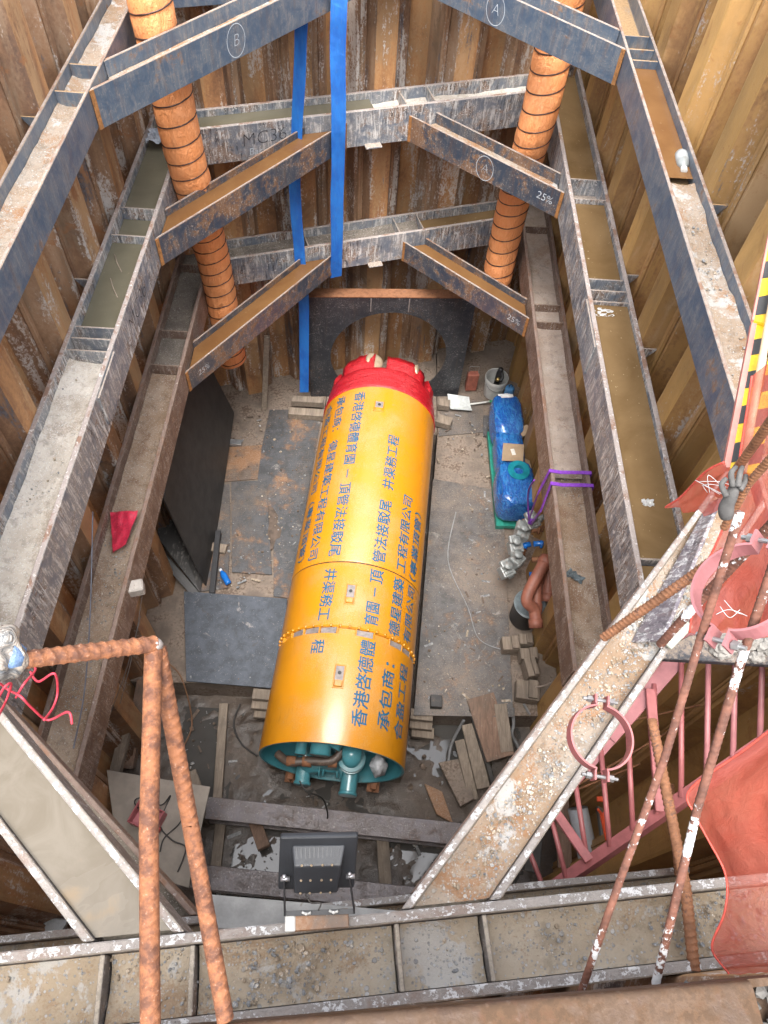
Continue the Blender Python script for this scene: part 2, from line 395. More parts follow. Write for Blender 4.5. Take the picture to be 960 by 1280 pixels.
# concrete benches the steel plates lie on, either side of the machine's slot
AX0, AX1 = Vector((-0.185, 1.64, 0)), Vector((0.11, 5.85, 0))
AXD = (AX1 - AX0).normalized(); AXS = Vector((AXD.y, -AXD.x, 0))       # AXS points to +x
def ax(s, l): return AX0 + AXD * s + AXS * l
CONC = simple('dusty_concrete', (0.185, 0.145, 0.115), 0.85, var=0.4, sc=4, dirt=(0.10, 0.07, 0.05), dirt_amt=0.55, bump=0.4)
b = MB()
def qd(x, y): return (x, y)
lf = [(XL - 0.24, 2.55), tuple(ax(0.9, -0.76))[:2], tuple(ax(4.5, -0.76))[:2], (ax(4.5, -0.76).x, yb(-0.6) + 0.2), (XL - 0.24, yb(XL) + 0.2)]
rt = [tuple(ax(0.78, 0.75))[:2], (XR + 0.24, 2.40), (XR + 0.24, yb(XR) + 0.2), (ax(4.5, 0.75).x, yb(0.9) + 0.2), tuple(ax(4.5, 0.75))[:2]]
md = [tuple(ax(4.5, -0.75))[:2], tuple(ax(4.5, 0.74))[:2], (ax(4.5, 0.74).x, yb(0.8) + 0.2), (ax(4.5, -0.75).x, yb(-0.7) + 0.2)]
b.prism(lf, FZ - 0.2, -0.03); b.prism(rt, FZ - 0.2, -0.03); b.prism(md, FZ - 0.2, -0.033)
tag(b.build('concrete_floor', CONC), kind='structure')

SOIL = MB()
def pile_wall(name, label, A, B, inward, mat, phase=0.0, ztop=GZ + 0.06, zbot=-1.4):
    A, B = Vector((*A, 0)), Vector((*B, 0)); d = (B - A); L = d.length; d.normalize(); n = -Vector((*inward, 0)).normalized()
    root = thing(name, label, 'wall', (A + B) / 2)
    k = 0; t = -phase
    while t < L:
        inn = (k % 2 == 0); q = lambda a, o: A + d * (t + a) + n * (o if inn else 0.25 - o)
        prof = [(-0.005, 0.125), (0.045, 0.122), (0.098, 0.004), (0.118, 0.0), (0.282, 0.0), (0.302, 0.004), (0.355, 0.122), (0.405, 0.125)]
        m = MB(); zt = ztop + rnd.uniform(-0.03, 0.03)
        pts = [q(*p) for p in prof]; th = n * 0.014
        vs = []
        nz_ = 8
        for zi in range(nz_ + 1):
            z = zbot + (zt - zbot) * zi / nz_
            vs += [p + V(0, 0, z) for p in pts]
        for zi in range(nz_ + 1):
            z = zbot + (zt - zbot) * zi / nz_
            vs += [p + th + V(0, 0, z) for p in pts]
        c = len(pts); H = (nz_ + 1) * c
        fs = [(zi * c + i, zi * c + i + 1, (zi + 1) * c + i + 1, (zi + 1) * c + i) for zi in range(nz_) for i in range(c - 1)]
        fs += [(H + f[3], H + f[2], H + f[1], H + f[0]) for f in list(fs)]
        fs += [(nz_ * c + i, nz_ * c + i + 1, H + nz_ * c + i + 1, H + nz_ * c + i) for i in range(c - 1)]
        m.add(vs, fs)
        for f_i in range(len(m.f)):
            if f_i < 2 * nz_ * (c - 1) and f_i % (c - 1) not in (2, 3, 4): m.m[f_i] = 1
        m.mi = 1
        back = [p + n * 0.016 for p in pts]; outer = [A + d * (t - 0.005) + n * 0.30, A + d * (t + 0.405) + n * 0.30]
        if ztop > GZ - 0.1: SOIL.add([V(p.x, p.y, GZ - 0.012) for p in back + outer[::-1]], [list(range(len(back) + 2))])
        j = q(0.0, 0.118)                                    # interlock bead
        m.tube([j + V(0, 0, zbot), j + V(0, 0, zt - 0.01)], 0.019, 6)
        j = q(0.026, 0.112 if True else 0)
        m.tube([j + V(0, 0, zbot), j + V(0, 0, zt - 0.012)], 0.011, 5)
        m.build('sheet_pile', mat, root)
        t += 0.4; k += 1
    return root
pile_wall('sheet_pile_wall', 'long rusty brown sheet pile wall beside the sand filled beam', (XL, yn(XL) - 0.1), (XL, yb(XL) + 0.1), (1, 0), PILE_L, 0.1)
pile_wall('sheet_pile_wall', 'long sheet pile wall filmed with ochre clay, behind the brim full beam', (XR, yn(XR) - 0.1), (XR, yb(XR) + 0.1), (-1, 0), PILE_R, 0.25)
nb = Vector((0.345, -1)).normalized()
pile_wall('sheet_pile_wall', 'dark streaked end wall of sheet piles behind the round steel opening', (XL - 0.2, yb(XL - 0.2)), (XR + 0.2, yb(XR + 0.2)), nb, PILE_B, 0.22)
nn = Vector((-0.128, 1)).normalized()
pile_wall('sheet_pile_wall', 'short sheet pile wall right below the viewer, behind the gravel covered beam', (XL - 0.2, yn(XL - 0.2)), (XR + 0.2, yn(XR + 0.2)), nn, PILE_B, 0.0, ztop=GZ - 0.30)

tag(SOIL.build('ground_backfill', go.data.materials[0]), kind='structure')
# ------------------------------------------------------------------ steel frames
class Beam: pass
def hbeam(name, label, cat, A, B, top, dep, wid, mat, kA=0.0, kB=0.0, tf=0.018, tw=0.013, group=None, mats2=None):
    """H section lying with its web level; A, B = ends of the centre line (plan); kA, kB = skew of the end cuts"""
    A, B = Vector((*A[:2], 0)), Vector((*B[:2], 0)); d = B - A; L = d.length; d.normalize(); s = Vector((d.y, -d.x, 0))
    h, w = dep / 2, wid
    zc = top - w / 2; wob = 0.0
    prof = [(-h, -w / 2), (-h + tf, -w / 2), (-h + tf, -tw / 2), (h - tf, -tw / 2), (h - tf, -w / 2), (h, -w / 2), (h, w / 2), (h - tf, w / 2), (h - tf, tw / 2), (-h + tf, tw / 2), (-h + tf, w / 2), (-h, w / 2)]
    n = max(2, int(L / 0.35)); vs = []; c = len(prof)
    for i in range(n + 1):
        for l, z in prof:
            t0, t1 = kA * l, L + kB * l
            t = t0 + (t1 - t0) * i / n
            vs.append(A + d * t + s * l + V(0, 0, zc + z))
    fs = [(i * c + k, i * c + (k + 1) % c, (i + 1) * c + (k + 1) % c, (i + 1) * c + k) for i in range(n) for k in range(c)]
    for e in (0, n * c):
        fs += [[e + k for k in (0, 1, 2, 9, 10, 11)], [e + k for k in (3, 4, 5, 6, 7, 8)], [e + k for k in (2, 3, 8, 9)]]
    m = MB(); m.add(vs, fs)
    for f_i in range(n * c):
        if f_i % c in (6, 10): m.m[f_i] = 1
    em = {BLUE_STEEL: EDGE_BLUE, STRUT_STEEL: EDGE_BLUE, DIRTY_STEEL: EDGE_DIRTY, BROWN_STEEL: EDGE_BROWN, NEAR_STEEL: EDGE_NEAR}.get(mat, mat)
    o = m.build(name, [mat, em], bevel=0.004, loc=(A + B) / 2 + V(0, 0, top - w))
    tag(o, label, cat, group)
    q = Beam(); q.o = o; q.A = A; q.d = d; q.s = s; q.L = L; q.top = top; q.h = h; q.w = w; q.tf = tf; q.tw = tw; q.mat = mat; q.zc = zc; q.kA = kA; q.kB = kB
    q.tp = lambda px, py: (P(px, py, top) - A).dot(d)
    return q
def stiff(q, t, th=0.012, drop=0.012, mat=None, skew=0.0):
    wd = 2 * (q.h - q.tf) - 0.004; ht = q.w / 2 - q.tw / 2 - drop
    c = q.A + q.d * t + V(0, 0, q.zc + q.tw / 2 + ht / 2 + 0.001)
    MB().box(c, (wd, th, ht), Matrix((q.s, q.d, V(0, 0, 1))).transposed()).build('stiffener', mat or q.mat, q.o, bevel=0.002)
def bracket(q, t, side, size=0.11):
    a = q.A + q.d * t + q.s * (side * (q.h + 0.002)) + V(0, 0, q.top - 0.03)
    o_ = q.s * side
    MB().slab([a - q.d * 0.006, a + o_ * size - q.d * 0.006, a - V(0, 0, 0.16) - q.d * 0.006], q.d, 0.012).build('bracket', q.mat, q.o)
def fill(q, t0, t1, lift, mat, name, label, kind, cat=None, amp=0.0, slope=None, group=None, seed=0, edge=0.0):
    """what lies in the trough of a beam: water (amp 0) or sand and grit"""
    w = q.h - q.tf - 0.002; n = max(3, int((t1 - t0) / 0.035)); k = 10
    base = q.zc + q.tw / 2; vs = []; fs = []
    if amp == 0: n, k = 8, 2
    for i in range(n + 1):
        for j in range(k + 1):
            l = -w + 2 * w * j / k; ta = t0 + (q.kA * l if t0 < 0.03 else 0); tb = t1 + (q.kB * l if t1 > q.L - 0.03 else 0); t = ta + (tb - ta) * i / n
            p = q.A + q.d * t + q.s * l
            z = lift
            if amp:
                z = lift + amp * mnoise.noise((p.x * 3 + seed, p.y * 3, 1)) + amp * 0.5 * mnoise.noise((p.x * 11, p.y * 11, seed)) + amp * 0.25 * mnoise.noise((p.x * 40, p.y * 40, seed))
                z += edge * (abs(l) / w) ** 3
                if slope: z += slope(i / n, j / k)
                z = max(z, 0.003)
            vs.append(p + V(0, 0, base + z))
    for i in range(n):
        for j in range(k):
            a = i * (k + 1) + j; fs.append((a, a + k + 1, a + k + 2, a + 1))
    m = MB(); m.smooth = True; m.add(vs, fs); o = m.build(name, mat); tag(o, label, cat, group, kind); return o

H1, H2, H3 = 4.91, 3.776, 2.40
D1, D2 = 0.232, 0.338
W1, W2 = 0.235, 0.335
GW = 'steel waling beams framing the pit'
GS = 'diagonal steel corner struts'
e2 = 0.0
TF = lambda mat: 0.034 if mat in (DIRTY_STEEL, BROWN_STEEL) else (0.030 if mat is NEAR_STEEL else 0.021)
def side_wale(xo, sgn, top, dep, wid, mat, label, y0=None):
    xc = xo + sgn * dep / 2
    return hbeam('waling_beam', label, 'beam', (xc, yn(xc) + 0.01 if y0 is None else y0), (xc, yb(xc) - 0.01), top, dep, wid, mat, kA=0.128 if y0 is None else 0.0, kB=0.345, tf=TF(mat), group=GW)
w1l = side_wale(XL, 1, H1, D1, W1, BLUE_STEEL, 'narrow blue grey waling beam high on the brown wall, crossing the top left corner')
w1r = side_wale(XR, -1, H1, D1, W1, BLUE_STEEL, 'narrow waling beam with bright blue face high on the ochre wall, with a white bottle lying in it')
w2l = side_wale(XL, 1, H2, D2, W2, DIRTY_STEEL, 'wide waling beam with greenish water at its far end and pale dry silt at its near end', 0.95)
w2r = side_wale(XR, -1, H2, D2, W2, DIRTY_STEEL, 'wide waling beam brim full of brown water along the ochre wall', 1.72)
w3l = side_wale(XL, 1, H3, D2, W2, BROWN_STEEL, 'brown waling beam lowest on the brown wall, with a red plastic scrap lying in it', 1.02)
w3r = side_wale(XR, -1, H3, D2, W2, BROWN_STEEL, 'brown waling beam lowest on the ochre wall, lashed with purple rope', 1.95)

def back_wale(top, dep, wid, dep_side, mat, label):
    u = Vector((1, 0.345, 0)).normalized(); n = Vector((0.345, -1, 0)).normalized()
    c0 = V(0, yb(0), 0) + n * (dep / 2 + 0.002)
    xa, xb = XL + dep_side, XR - dep_side
    f = lambda x: c0 + u * ((x - c0.x) / u.x)
    A, B = f(xa), f(xb)
    # side faces of the neighbours run along y: skew the ends
    return hbeam('waling_beam', label, 'beam', A, B, top, dep, wid, mat, kA=-0.345, kB=-0.345, tf=TF(mat), group=GW)
w1b = back_wale(H1, D1, W1, D1 + 0.004, BLUE_STEEL, 'narrow waling beam at the end wall, above the top edge of the photo')
w2b = back_wale(H2, D2, W2, D2 + 0.004, DIRTY_STEEL, 'wide waling beam on the end wall with MC36 written on its pale blue face')
w3b = back_wale(H3, D2, W2, D2 + 0.004, DIRTY_STEEL, 'pale grey lowest waling beam on the end wall above the round steel opening')
def near_wale(top, dep, wid, dep_side, mat, label, extra=0.0):
    u = Vector((1, 0.128, 0)).normalized(); n = Vector((-0.128, 1, 0)).normalized()
    c0 = V(0, yn(0), 0) + n * (dep / 2 + 0.002)
    f = lambda x: c0 + u * ((x - c0.x) / u.x)
    return hbeam('waling_beam', label, 'beam', f(XL + dep_side), f(XR - dep_side), top, dep, wid, mat, kA=-0.128, kB=-0.128, tf=TF(mat), group=GW)
w1n = near_wale(H1, D1, W1, D1 + 0.004, NEAR_STEEL, 'cement splashed waling beam full of gravel across the foot of the photo')
w2n = near_wale(H2, D2 + 0.03, W2, D2 + 0.004, NEAR_STEEL, 'grey waling beam showing as a thin strip just beneath the gravel filled one')
w3n = near_wale(H3, D2 - 0.02, W2, D2 + 0.004, BROWN_STEEL, 'lowest waling beam on the near wall, in shade under the two others')

def strut(e0, e1, side, dep, wid, top, mat, label, fa, fb, group=GS, cat='strut', name='corner_strut'):
    """e0, e1 = plan points of one flange's outer face; side = +1 when the body lies to the right of e0->e1;
       fa, fb = direction of the face each end butts against"""
    e0, e1 = Vector((*e0[:2], 0)), Vector((*e1[:2], 0)); d = (e1 - e0).normalized(); s = Vector((d.y, -d.x, 0))
    A, B = e0 + s * side * dep / 2, e1 + s * side * dep / 2
    def k(face): f = Vector((*face, 0)); return f.dot(d) / f.dot(s)
    ka, kb = k(fa), k(fb)
    A = A + d * (side * ka * dep / 2 + 0.003); B = B + d * (side * kb * dep / 2 - 0.003)
    return hbeam(name, label, cat, A, B, top, dep, wid, mat, kA=ka, kB=kb, tf=0.024 if mat in (NEAR_STEEL, BROWN_STEEL) else 0.019, group=group)
SB = 0.25
FY, FB, FN = (0, 1), (1, 0.345), (1, 0.128)
def ends(xin_l, yv, dv): pass
def hit_x(p, d, x): t = (x - p[0]) / d[0]; return (x, p[1] + d[1] * t)
def hit_line(p, d, c, m): t = (c + m * p[0] - p[1]) / (d[1] - m * d[0]); return (p[0] + d[0] * t, p[1] + d[1] * t)
def nvoff(m, dep): return dep * math.sqrt(1 + m * m)
struts = {}
for top, dep, mat, key, l1, l2 in ((H1, D1, BLUE_STEEL, 1, 'uppermost corner strut, chalked with a circled B, over the orange duct beside the brown wall', 'uppermost corner strut with bright blue face chalked with a circled A, by the ochre wall'),
                         (H2, D2, STRUT_STEEL, 2, 'middle corner strut full of rust brown water, crossing in front of MC36', 'middle corner strut of dark blue steel marked 25% in front of the orange duct'),
                         (H3, D2, STRUT_STEEL, 3, 'lowest corner strut whose trough is orange brown, above the dark leaning boards', 'lowest corner strut with a rusty orange trough pointing at the purple rope')):
    mt = STRUT_STEEL if key > 1 else BLUE_STEEL
    pl, dl, pr, dr, drop = {1: ((-1.87, 4.58), (1, 1.40), (1.69, 5.60), (-1, 0.91), 0.0), 2: ((-1.754, 4.80), (1, 1.348), (1.53, 5.79), (-1, 0.794), 0.085), 3: ((-1.735, 4.75), (1, 1.48), (1.55, 5.75), (-1, 0.85), 0.10)}[key]
    bc = 7.144 - nvoff(0.345, dep) - 0.004
    e0 = hit_x(pl, dl, XL + dep + 0.002); e1 = hit_line(pl, dl, bc, 0.345)
    struts[key, 'l'] = strut(e0, e1, -1, 0.24 if key > 1 else 0.235, SB, top - 0.002 - drop, mt, l1, FY, FB)
    e0 = hit_x(pr, dr, XR - dep - 0.002); e1 = hit_line(pr, dr, bc, 0.345)
    struts[key, 'r'] = strut(e0, e1, 1, 0.24 if key > 1 else 0.235, SB, top - 0.002 - drop, mt, l2, FY, FB)
# near corner braces
bc1 = yn(0) + nvoff(0.128, D1) + 0.004; bc2 = yn(0) + nvoff(0.128, D2 + 0.03) + 0.004
GN = 'diagonal steel braces across the near corners'
def brace(p, d, side, top, dep_w, c, xw, mat, label, wdt=0.21, w=0.22):
    e0 = hit_line(p, d, c, 0.128); e1 = hit_x(p, d, xw)
    return strut(e0, e1, side, wdt, w, top, mat, label, FN, FY, group=GN, cat='brace', name='corner_brace')
b1r = brace((0.16, 0.18), (1.19, 1.49), 1, H1 - 0.002, D1, bc1, XR - D1 - 0.002, NEAR_STEEL, 'broad diagonal brace covered in sand and gravel under the rebar rods')
b1l = brace((-0.43, 0.09), (-0.74, 0.63), -1, H1 - 0.002, D1, bc1, XL + D1 + 0.002, NEAR_STEEL, 'broad diagonal brace brim full of milky cement water in the lower left corner')
b2l = brace((-0.60, 0.21), (-0.80, 0.64), -1, H2 - 0.002, D2, bc2, XL + D2 + 0.002, BROWN_STEEL, 'rusty diagonal brace seen as a dark channel just beyond the milky one', 0.25, 0.25)
b2r = brace((0.30, 0.36), (1.19, 1.49), 1, H2 - 0.002, D2, bc2, XR - D2 - 0.002, BROWN_STEEL, 'diagonal brace in shade directly under the sand covered one', 0.25, 0.25)

# stiffeners and brackets
for q, pts in ((w2l, [(165, 258), (150, 292), (126, 408), (122, 422), (114, 437)]), (w2r, [(720, 222), (729, 247), (757, 348), (760, 362), (764, 376), (800, 697), (808, 725)]),
               (w3l, [(243, 330), (212, 412), (203, 455)]), (w3r, [(680, 283), (688, 380), (692, 402)]), (w1l, [(100, 78), (84, 112)]), (w1r, [(800, 43), (806, 60), (813, 74)]),
               (w2b, [(505, 122), (540, 117)]), (w3b, [(494, 277), (523, 272), (384, 302)]), (w1n, [(122, 1240), (238, 1225), (500, 1200), (612, 1185)])):
    for px in pts: stiff(q, q.tp(*px), 0.014)
for q, side, pts in ((w1r, 1, [(835, 60), (868, 150), (903, 250), (930, 340)]), (w2r, 1, [(770, 250), (797, 340), (812, 432)]), (w2l, -1, [(108, 345), (60, 420)]), (w1l, -1, [(85, 50), (42, 140)])):
    for px in pts: bracket(q, q.tp(*px), 1 if q.s.x * (1 if q in (w1r, w2r) else -1) > 0 else -1)

# rusted welds where the struts meet the beams
WELD = simple('orange_weld_rust', (0.26, 0.115, 0.035), 0.85, var=0.4, sc=30, dirt=(0.12, 0.05, 0.025), dirt_amt=0.35, bump=0.5)
for (k_, s_k), q in struts.items():
    for end in (0, 1):
        for sd_ in (-1, 1):
            l = sd_ * (q.h + 0.002); t = (q.kA * l + 0.018) if end == 0 else (q.L + q.kB * l - 0.018)
            c = q.A + q.d * t + q.s * l + V(0, 0, q.zc)
            MB().box(c, (0.006, 0.032, q.w - 0.006), Matrix((q.s, q.d, V(0, 0, 1))).transposed()).build('weld_seam', WELD, q.o)
# ------------------------------------------------------------------ the boring machine
def paint_mat(name, col, rough=0.32, chip=(0.2, 0.09, 0.04), dust=(0.4, 0.3, 0.18)):
    m = N(name); p = m.pos(); a = m.noise(p, 2.2, 5, 0.6, 0.3); f = m.noise(p, 40, 4, 0.7); g = m.noise(p, 150, 2, 0.5)
    c = m.mix(m.step(a, 0.3, 0.7), col, tuple(x * 0.86 for x in col))
    c = m.mix(m.mul(m.step(f, 0.66, 0.72), 0.5), c, chip)
    sc_ = m.noise(m.map(p, (50, 6, 50), rot=(0, 0, 0.25)), 1.2, 4, 0.75); c = m.mix(m.mul(m.mul(m.step(sc_, 0.57, 0.63), m.step(a, 0.42, 0.56)), 0.5), c, tuple(x * 0.6 for x in col))
    mud = m.mul(m.step(m.noise(p, 16, 6, 0.75, 0.6), 0.60, 0.68), m.step(m.noise(p, 1.8, 3, 0.6), 0.48, 0.62)); c = m.mix(m.mul(mud, 0.65), c, (0.30, 0.21, 0.12))
    d = m.mul(m.step(m.nz(), 0.55, 1.0), m.step(m.math('ADD', m.mul(a, 0.5), m.mul(g, 0.5)), 0.44, 0.64))
    c = m.mix(m.mul(d, 0.42), c, dust)
    m.bump(m.math('ADD', a, m.mul(f, 0.12)), 0.12, 0.01)
    return m.fin(c, m.math('ADD', rough, m.mul(d, 0.22)), 0.0, Coat_Weight=0.25, Coat_Roughness=0.12)
YEL = paint_mat('yellow_gloss_paint', (0.46, 0.182, 0.006))
TEAL = paint_mat('teal_gloss_paint', (0.055, 0.22, 0.26), 0.28, (0.2, 0.2, 0.2), (0.3, 0.3, 0.28))
LET = simple('blue_lettering', (0.003, 0.085, 0.175), 0.5, var=0.25, sc=30, dirt=(0.42, 0.26, 0.06), dirt_amt=0.30)
DARK = simple('dark_grease_steel', (0.035, 0.032, 0.03), 0.5, 0.3, dirt=(0.12, 0.08, 0.05), dirt_amt=0.3)
GREYP = simple('dusty_grey_recess', (0.20, 0.175, 0.165), 0.6, 0.2, sc=25)
RUST = simple('plain_rust', (0.20, 0.085, 0.038), 0.8, var=0.4, sc=18, dirt=(0.09, 0.045, 0.03), dirt_amt=0.45, bump=0.4)
m_ = N('red_stretch_wrap'); p_ = m_.pos(); w1 = m_.noise(m_.map(p_, (9, 60, 9), rot=(0, 0.3, 0)), 1.0, 4, 0.7, 1.2); w2 = m_.noise(p_, 26, 4, 0.65, 1.5)
m_.bump(m_.math('ADD', w1, w2), 0.75, 0.02)
REDW = m_.fin(m_.mix(m_.step(w2, 0.42, 0.66), (0.30, 0.003, 0.008), (0.44, 0.016, 0.024)), 0.32, 0.0, Coat_Weight=0.2, Coat_Roughness=0.3)

AXZ, MR = 0.69, 0.655
ang = -math.atan2(AXD.x, AXD.y)
tbm = thing('tunnel_boring_machine', 'long yellow boring machine with blue lettering and red wrapped head on the pit floor', 'boring machine', (AX0.x, AX0.y, AXZ - MR))
def C3(l, s, z): return AX0 + AXD * s + AXS * l + V(0, 0, z)          # across, along, height
def cyl_pt(th, s, r=MR): return C3(math.sin(th) * r, s, AXZ + math.cos(th) * r)
def shell(name, s0, s1, prof, mat, parent, seg=96):
    m = MB(); m.smooth = True
    m.lathe(prof, C3(0, 0, AXZ), AXD, seg)
    o = m.build(name, mat, parent)
    for p in o.data.polygons: p.use_smooth = True
    o.data.set_sharp_from_angle(angle=R(35)); return o
t = 0.022
rear = shell('rear_shell', 0, 1, [(MR - t, 0.62), (MR - t, 0.0), (MR - 0.003, -0.002), (MR, 0.003), (MR, 0.965), (MR - 0.02, 0.968), (MR - 0.02, 0.9)], [YEL, TEAL], tbm)
for p in rear.data.polygons:
    c = p.center; l = math.hypot(c.x - 0, c.z - MR)
    rad = (Vector((c.x, c.y, 0)).dot(AXS) ** 2 + (c.z - MR) ** 2) ** 0.5
    if rad < MR - 0.012 and Vector((c.x, c.y, 0)).dot(AXD) < 0.7: p.material_index = 1
mid = shell('middle_shell', 1, 1.7, [(MR - 0.035, 0.90), (MR - 0.035, 1.03), (MR - 0.012, 1.032), (MR, 1.045), (MR, 1.690), (MR - 0.012, 1.697)], YEL, tbm)
front = shell('front_shell', 1.7, 3.95, [(MR - 0.012, 1.697), (MR - 0.001, 1.704), (MR + 0.003, 1.712), (MR + 0.003, 3.95), (MR - 0.05, 3.955)], YEL, tbm)
sm = shell('shell_seam', 1.69, 1.71, [(MR - 0.006, 1.6935), (MR - 0.003, 1.6945), (MR - 0.003, 1.7035), (MR - 0.006, 1.7045)], DARK, tbm)
bulk = MB(); bulk.lathe([(0.0, 0.60), (MR - t - 0.002, 0.60), (MR - t - 0.002, 0.62)], C3(0, 0, AXZ), AXD, 48); bulk.build('bulkhead', TEAL, tbm)
# steering joint: ribs, grey window plates and bolts
for k in range(24):
    th = 2 * math.pi * (k + 0.5) / 24
    rm = Matrix((AXD.cross(V(math.sin(th) * AXS.x, math.sin(th) * AXS.y, math.cos(th))), AXD, V(math.sin(th) * AXS.x, math.sin(th) * AXS.y, math.cos(th)))).transposed()
    b = MB(); b.box(cyl_pt(th, 0.998, MR - 0.022), (0.012, 0.062, 0.034), rm); b.build('rib', YEL, mid, bevel=0.002)
    if k % 2 == 0 or k in (3, 21):
        b = MB(); b.box(cyl_pt(th + 2 * math.pi / 48, 0.998, MR - 0.026), (0.15, 0.062, 0.008), rm); b.build('joint_plate', GREYP, mid)
for k in range(48):
    th = 2 * math.pi * (k + 0.25) / 48
    nrm = (cyl_pt(th, 1.03) - C3(0, 1.03, AXZ)).normalized()
    b = MB(); b.smooth = False; b.lathe([(0.0145, -0.012), (0.0145, 0.006), (0.010, 0.011), (0.0, 0.012)], cyl_pt(th, 1.043, MR), nrm, 10); b.build('bolt', YEL, mid, smooth=True)
# lifting pockets on the crown
def pocket(th, s, par, wide=0.085, long=0.20, closed=False):
    nrm = V(math.sin(th) * AXS.x, math.sin(th) * AXS.y, math.cos(th)); xx = AXD.cross(nrm); rm = Matrix((xx, AXD, nrm)).transposed()
    c = cyl_pt(th, s, MR + (0.004 if par is front else 0.0005))
    b = MB()
    for sx in (-1, 1): b.box(c + xx * sx * wide / 2 - nrm * 0.004, (0.012, long + 0.012, 0.026), rm)
    for sy in (-1, 1): b.box(c + AXD * sy * long / 2 - nrm * 0.0045, (wide + 0.012, 0.012, 0.025), rm)
    f = b.build('lifting_pocket', YEL, par, bevel=0.003)
    MB().box(c - nrm * 0.001 + AXD * long * 0.16, (wide - 0.013, long * 0.62, 0.006), rm).build('pocket_plate', GREYP, f)
    MB().box(c + nrm * 0.006 - AXD * long * 0.33, (wide - 0.016, long * 0.26, 0.022), rm).build('lug', YEL, f, bevel=0.005)
    b = MB(); b.lathe([(0.016, 0), (0.016, 0.004), (0, 0.004)], c + nrm * 0.003 + AXD * long * 0.16, nrm, 14); b.build('pin', DARK, f)
pocket(R(0.5), 3.66, front, 0.10, 0.14); pocket(R(-1.2), 1.36, mid); pocket(R(-0.8), 0.57, rear)

# lettering, wrapped onto the shell
def lettering(text, th, s0, s1, size, down, par, name='lettering', widen=1.0):
    c = bpy.data.curves.new('t', 'FONT'); c.body = text; c.size = 1.0; c.resolution_u = 3; c.offset = 0.0
    o = bpy.data.objects.new('t', c); COL.objects.link(o); dg = bpy.context.evaluated_depsgraph_get()
    me = bpy.data.meshes.new_from_object(o.evaluated_get(dg)); bpy.data.objects.remove(o); bpy.data.curves.remove(c)
    xs = [v.co.x for v in me.vertices]; ys = [v.co.y for v in me.vertices]
    x0, x1 = min(xs), max(xs); yc = 0.35; k = abs(s1 - s0) / (x1 - x0)
    mb = MB(); vs = []
    for v in me.vertices:
        u = (v.co.x - x0) * k; w = (v.co.y - yc) * size
        s = (s0 - u) if down else (s0 + u)
        a = th + (w / MR if down else -w / MR)
        vs.append((s, a))
    groups = {}
    for f in me.polygons:
        sc_ = sum(vs[i][0] for i in f.vertices) / len(f.vertices)
        kk = 'rear' if sc_ < 0.985 else ('mid' if sc_ < 1.70 else 'front')
        groups.setdefault(kk, []).append(list(f.vertices))
    for kk, fl in groups.items():
        used = sorted({i for f in fl for i in f}); mp = {i: n for n, i in enumerate(used)}
        mb = MB(); rr = MR + (0.0062 if kk == 'front' else 0.0032)
        e_ = size * 0.011
        for n_, (du, dv) in enumerate(((-e_, -e_), (e_, -e_), (-e_, e_), (e_, e_))):
            mb.add([cyl_pt(vs[i][1] + dv / MR, vs[i][0] + du, rr + 0.0003 * n_) for i in used], [[mp[i] for i in f] for f in fl])
        mb.build(name, LET, {'rear': rear, 'mid': mid, 'front': front}[kk])
    bpy.data.meshes.remove(me)
L1A, L2A, L3A = '香港啓德體育園－頂管法接駁尾', '井渠務工', '程'
lettering('香港啓德體育園 － 頂管法接駁尾', R(-20), 3.87, 1.76, 0.135, True, front)
lettering('井渠務工', R(-20.5), 1.62, 1.09, 0.135, True, mid)
lettering('程', R(-21.5), 0.90, 0.77, 0.135, True, rear)
lettering('承包商： 德星建築工程有限公司', R(-41.5), 3.88, 1.76, 0.135, True, front)
lettering('合盈工程有限公司（專業頂管）', R(-59.5), 3.86, 1.80, 0.135, True, front)
lettering('香港啓德體', R(18.5), 0.17, 0.94, 0.150, False, rear)
lettering('育園 －', R(18.5), 1.09, 1.47, 0.145, False, mid)
lettering('頂', R(18.5), 1.52, 1.66, 0.145, False, mid)
lettering('管法接駁尾', R(18.5), 1.74, 2.46, 0.140, False, front)
lettering('井渠務工程', R(18.5), 2.60, 3.30, 0.135, False, front)
lettering('承包商：', R(39.5), 0.20, 0.80, 0.150, False, rear)
lettering('德星建築', R(40.5), 1.07, 1.66, 0.145, False, mid)
lettering('工程有限公司', R(40.5), 1.74, 2.62, 0.140, False, front)
lettering('合盈工程', R(57.5), 0.18, 0.86, 0.145, False, rear)
lettering('有限公司', R(57.5), 1.08, 1.66, 0.140, False, mid)
lettering('（專業頂管）', R(57.5), 1.73, 2.52, 0.140, False, front)

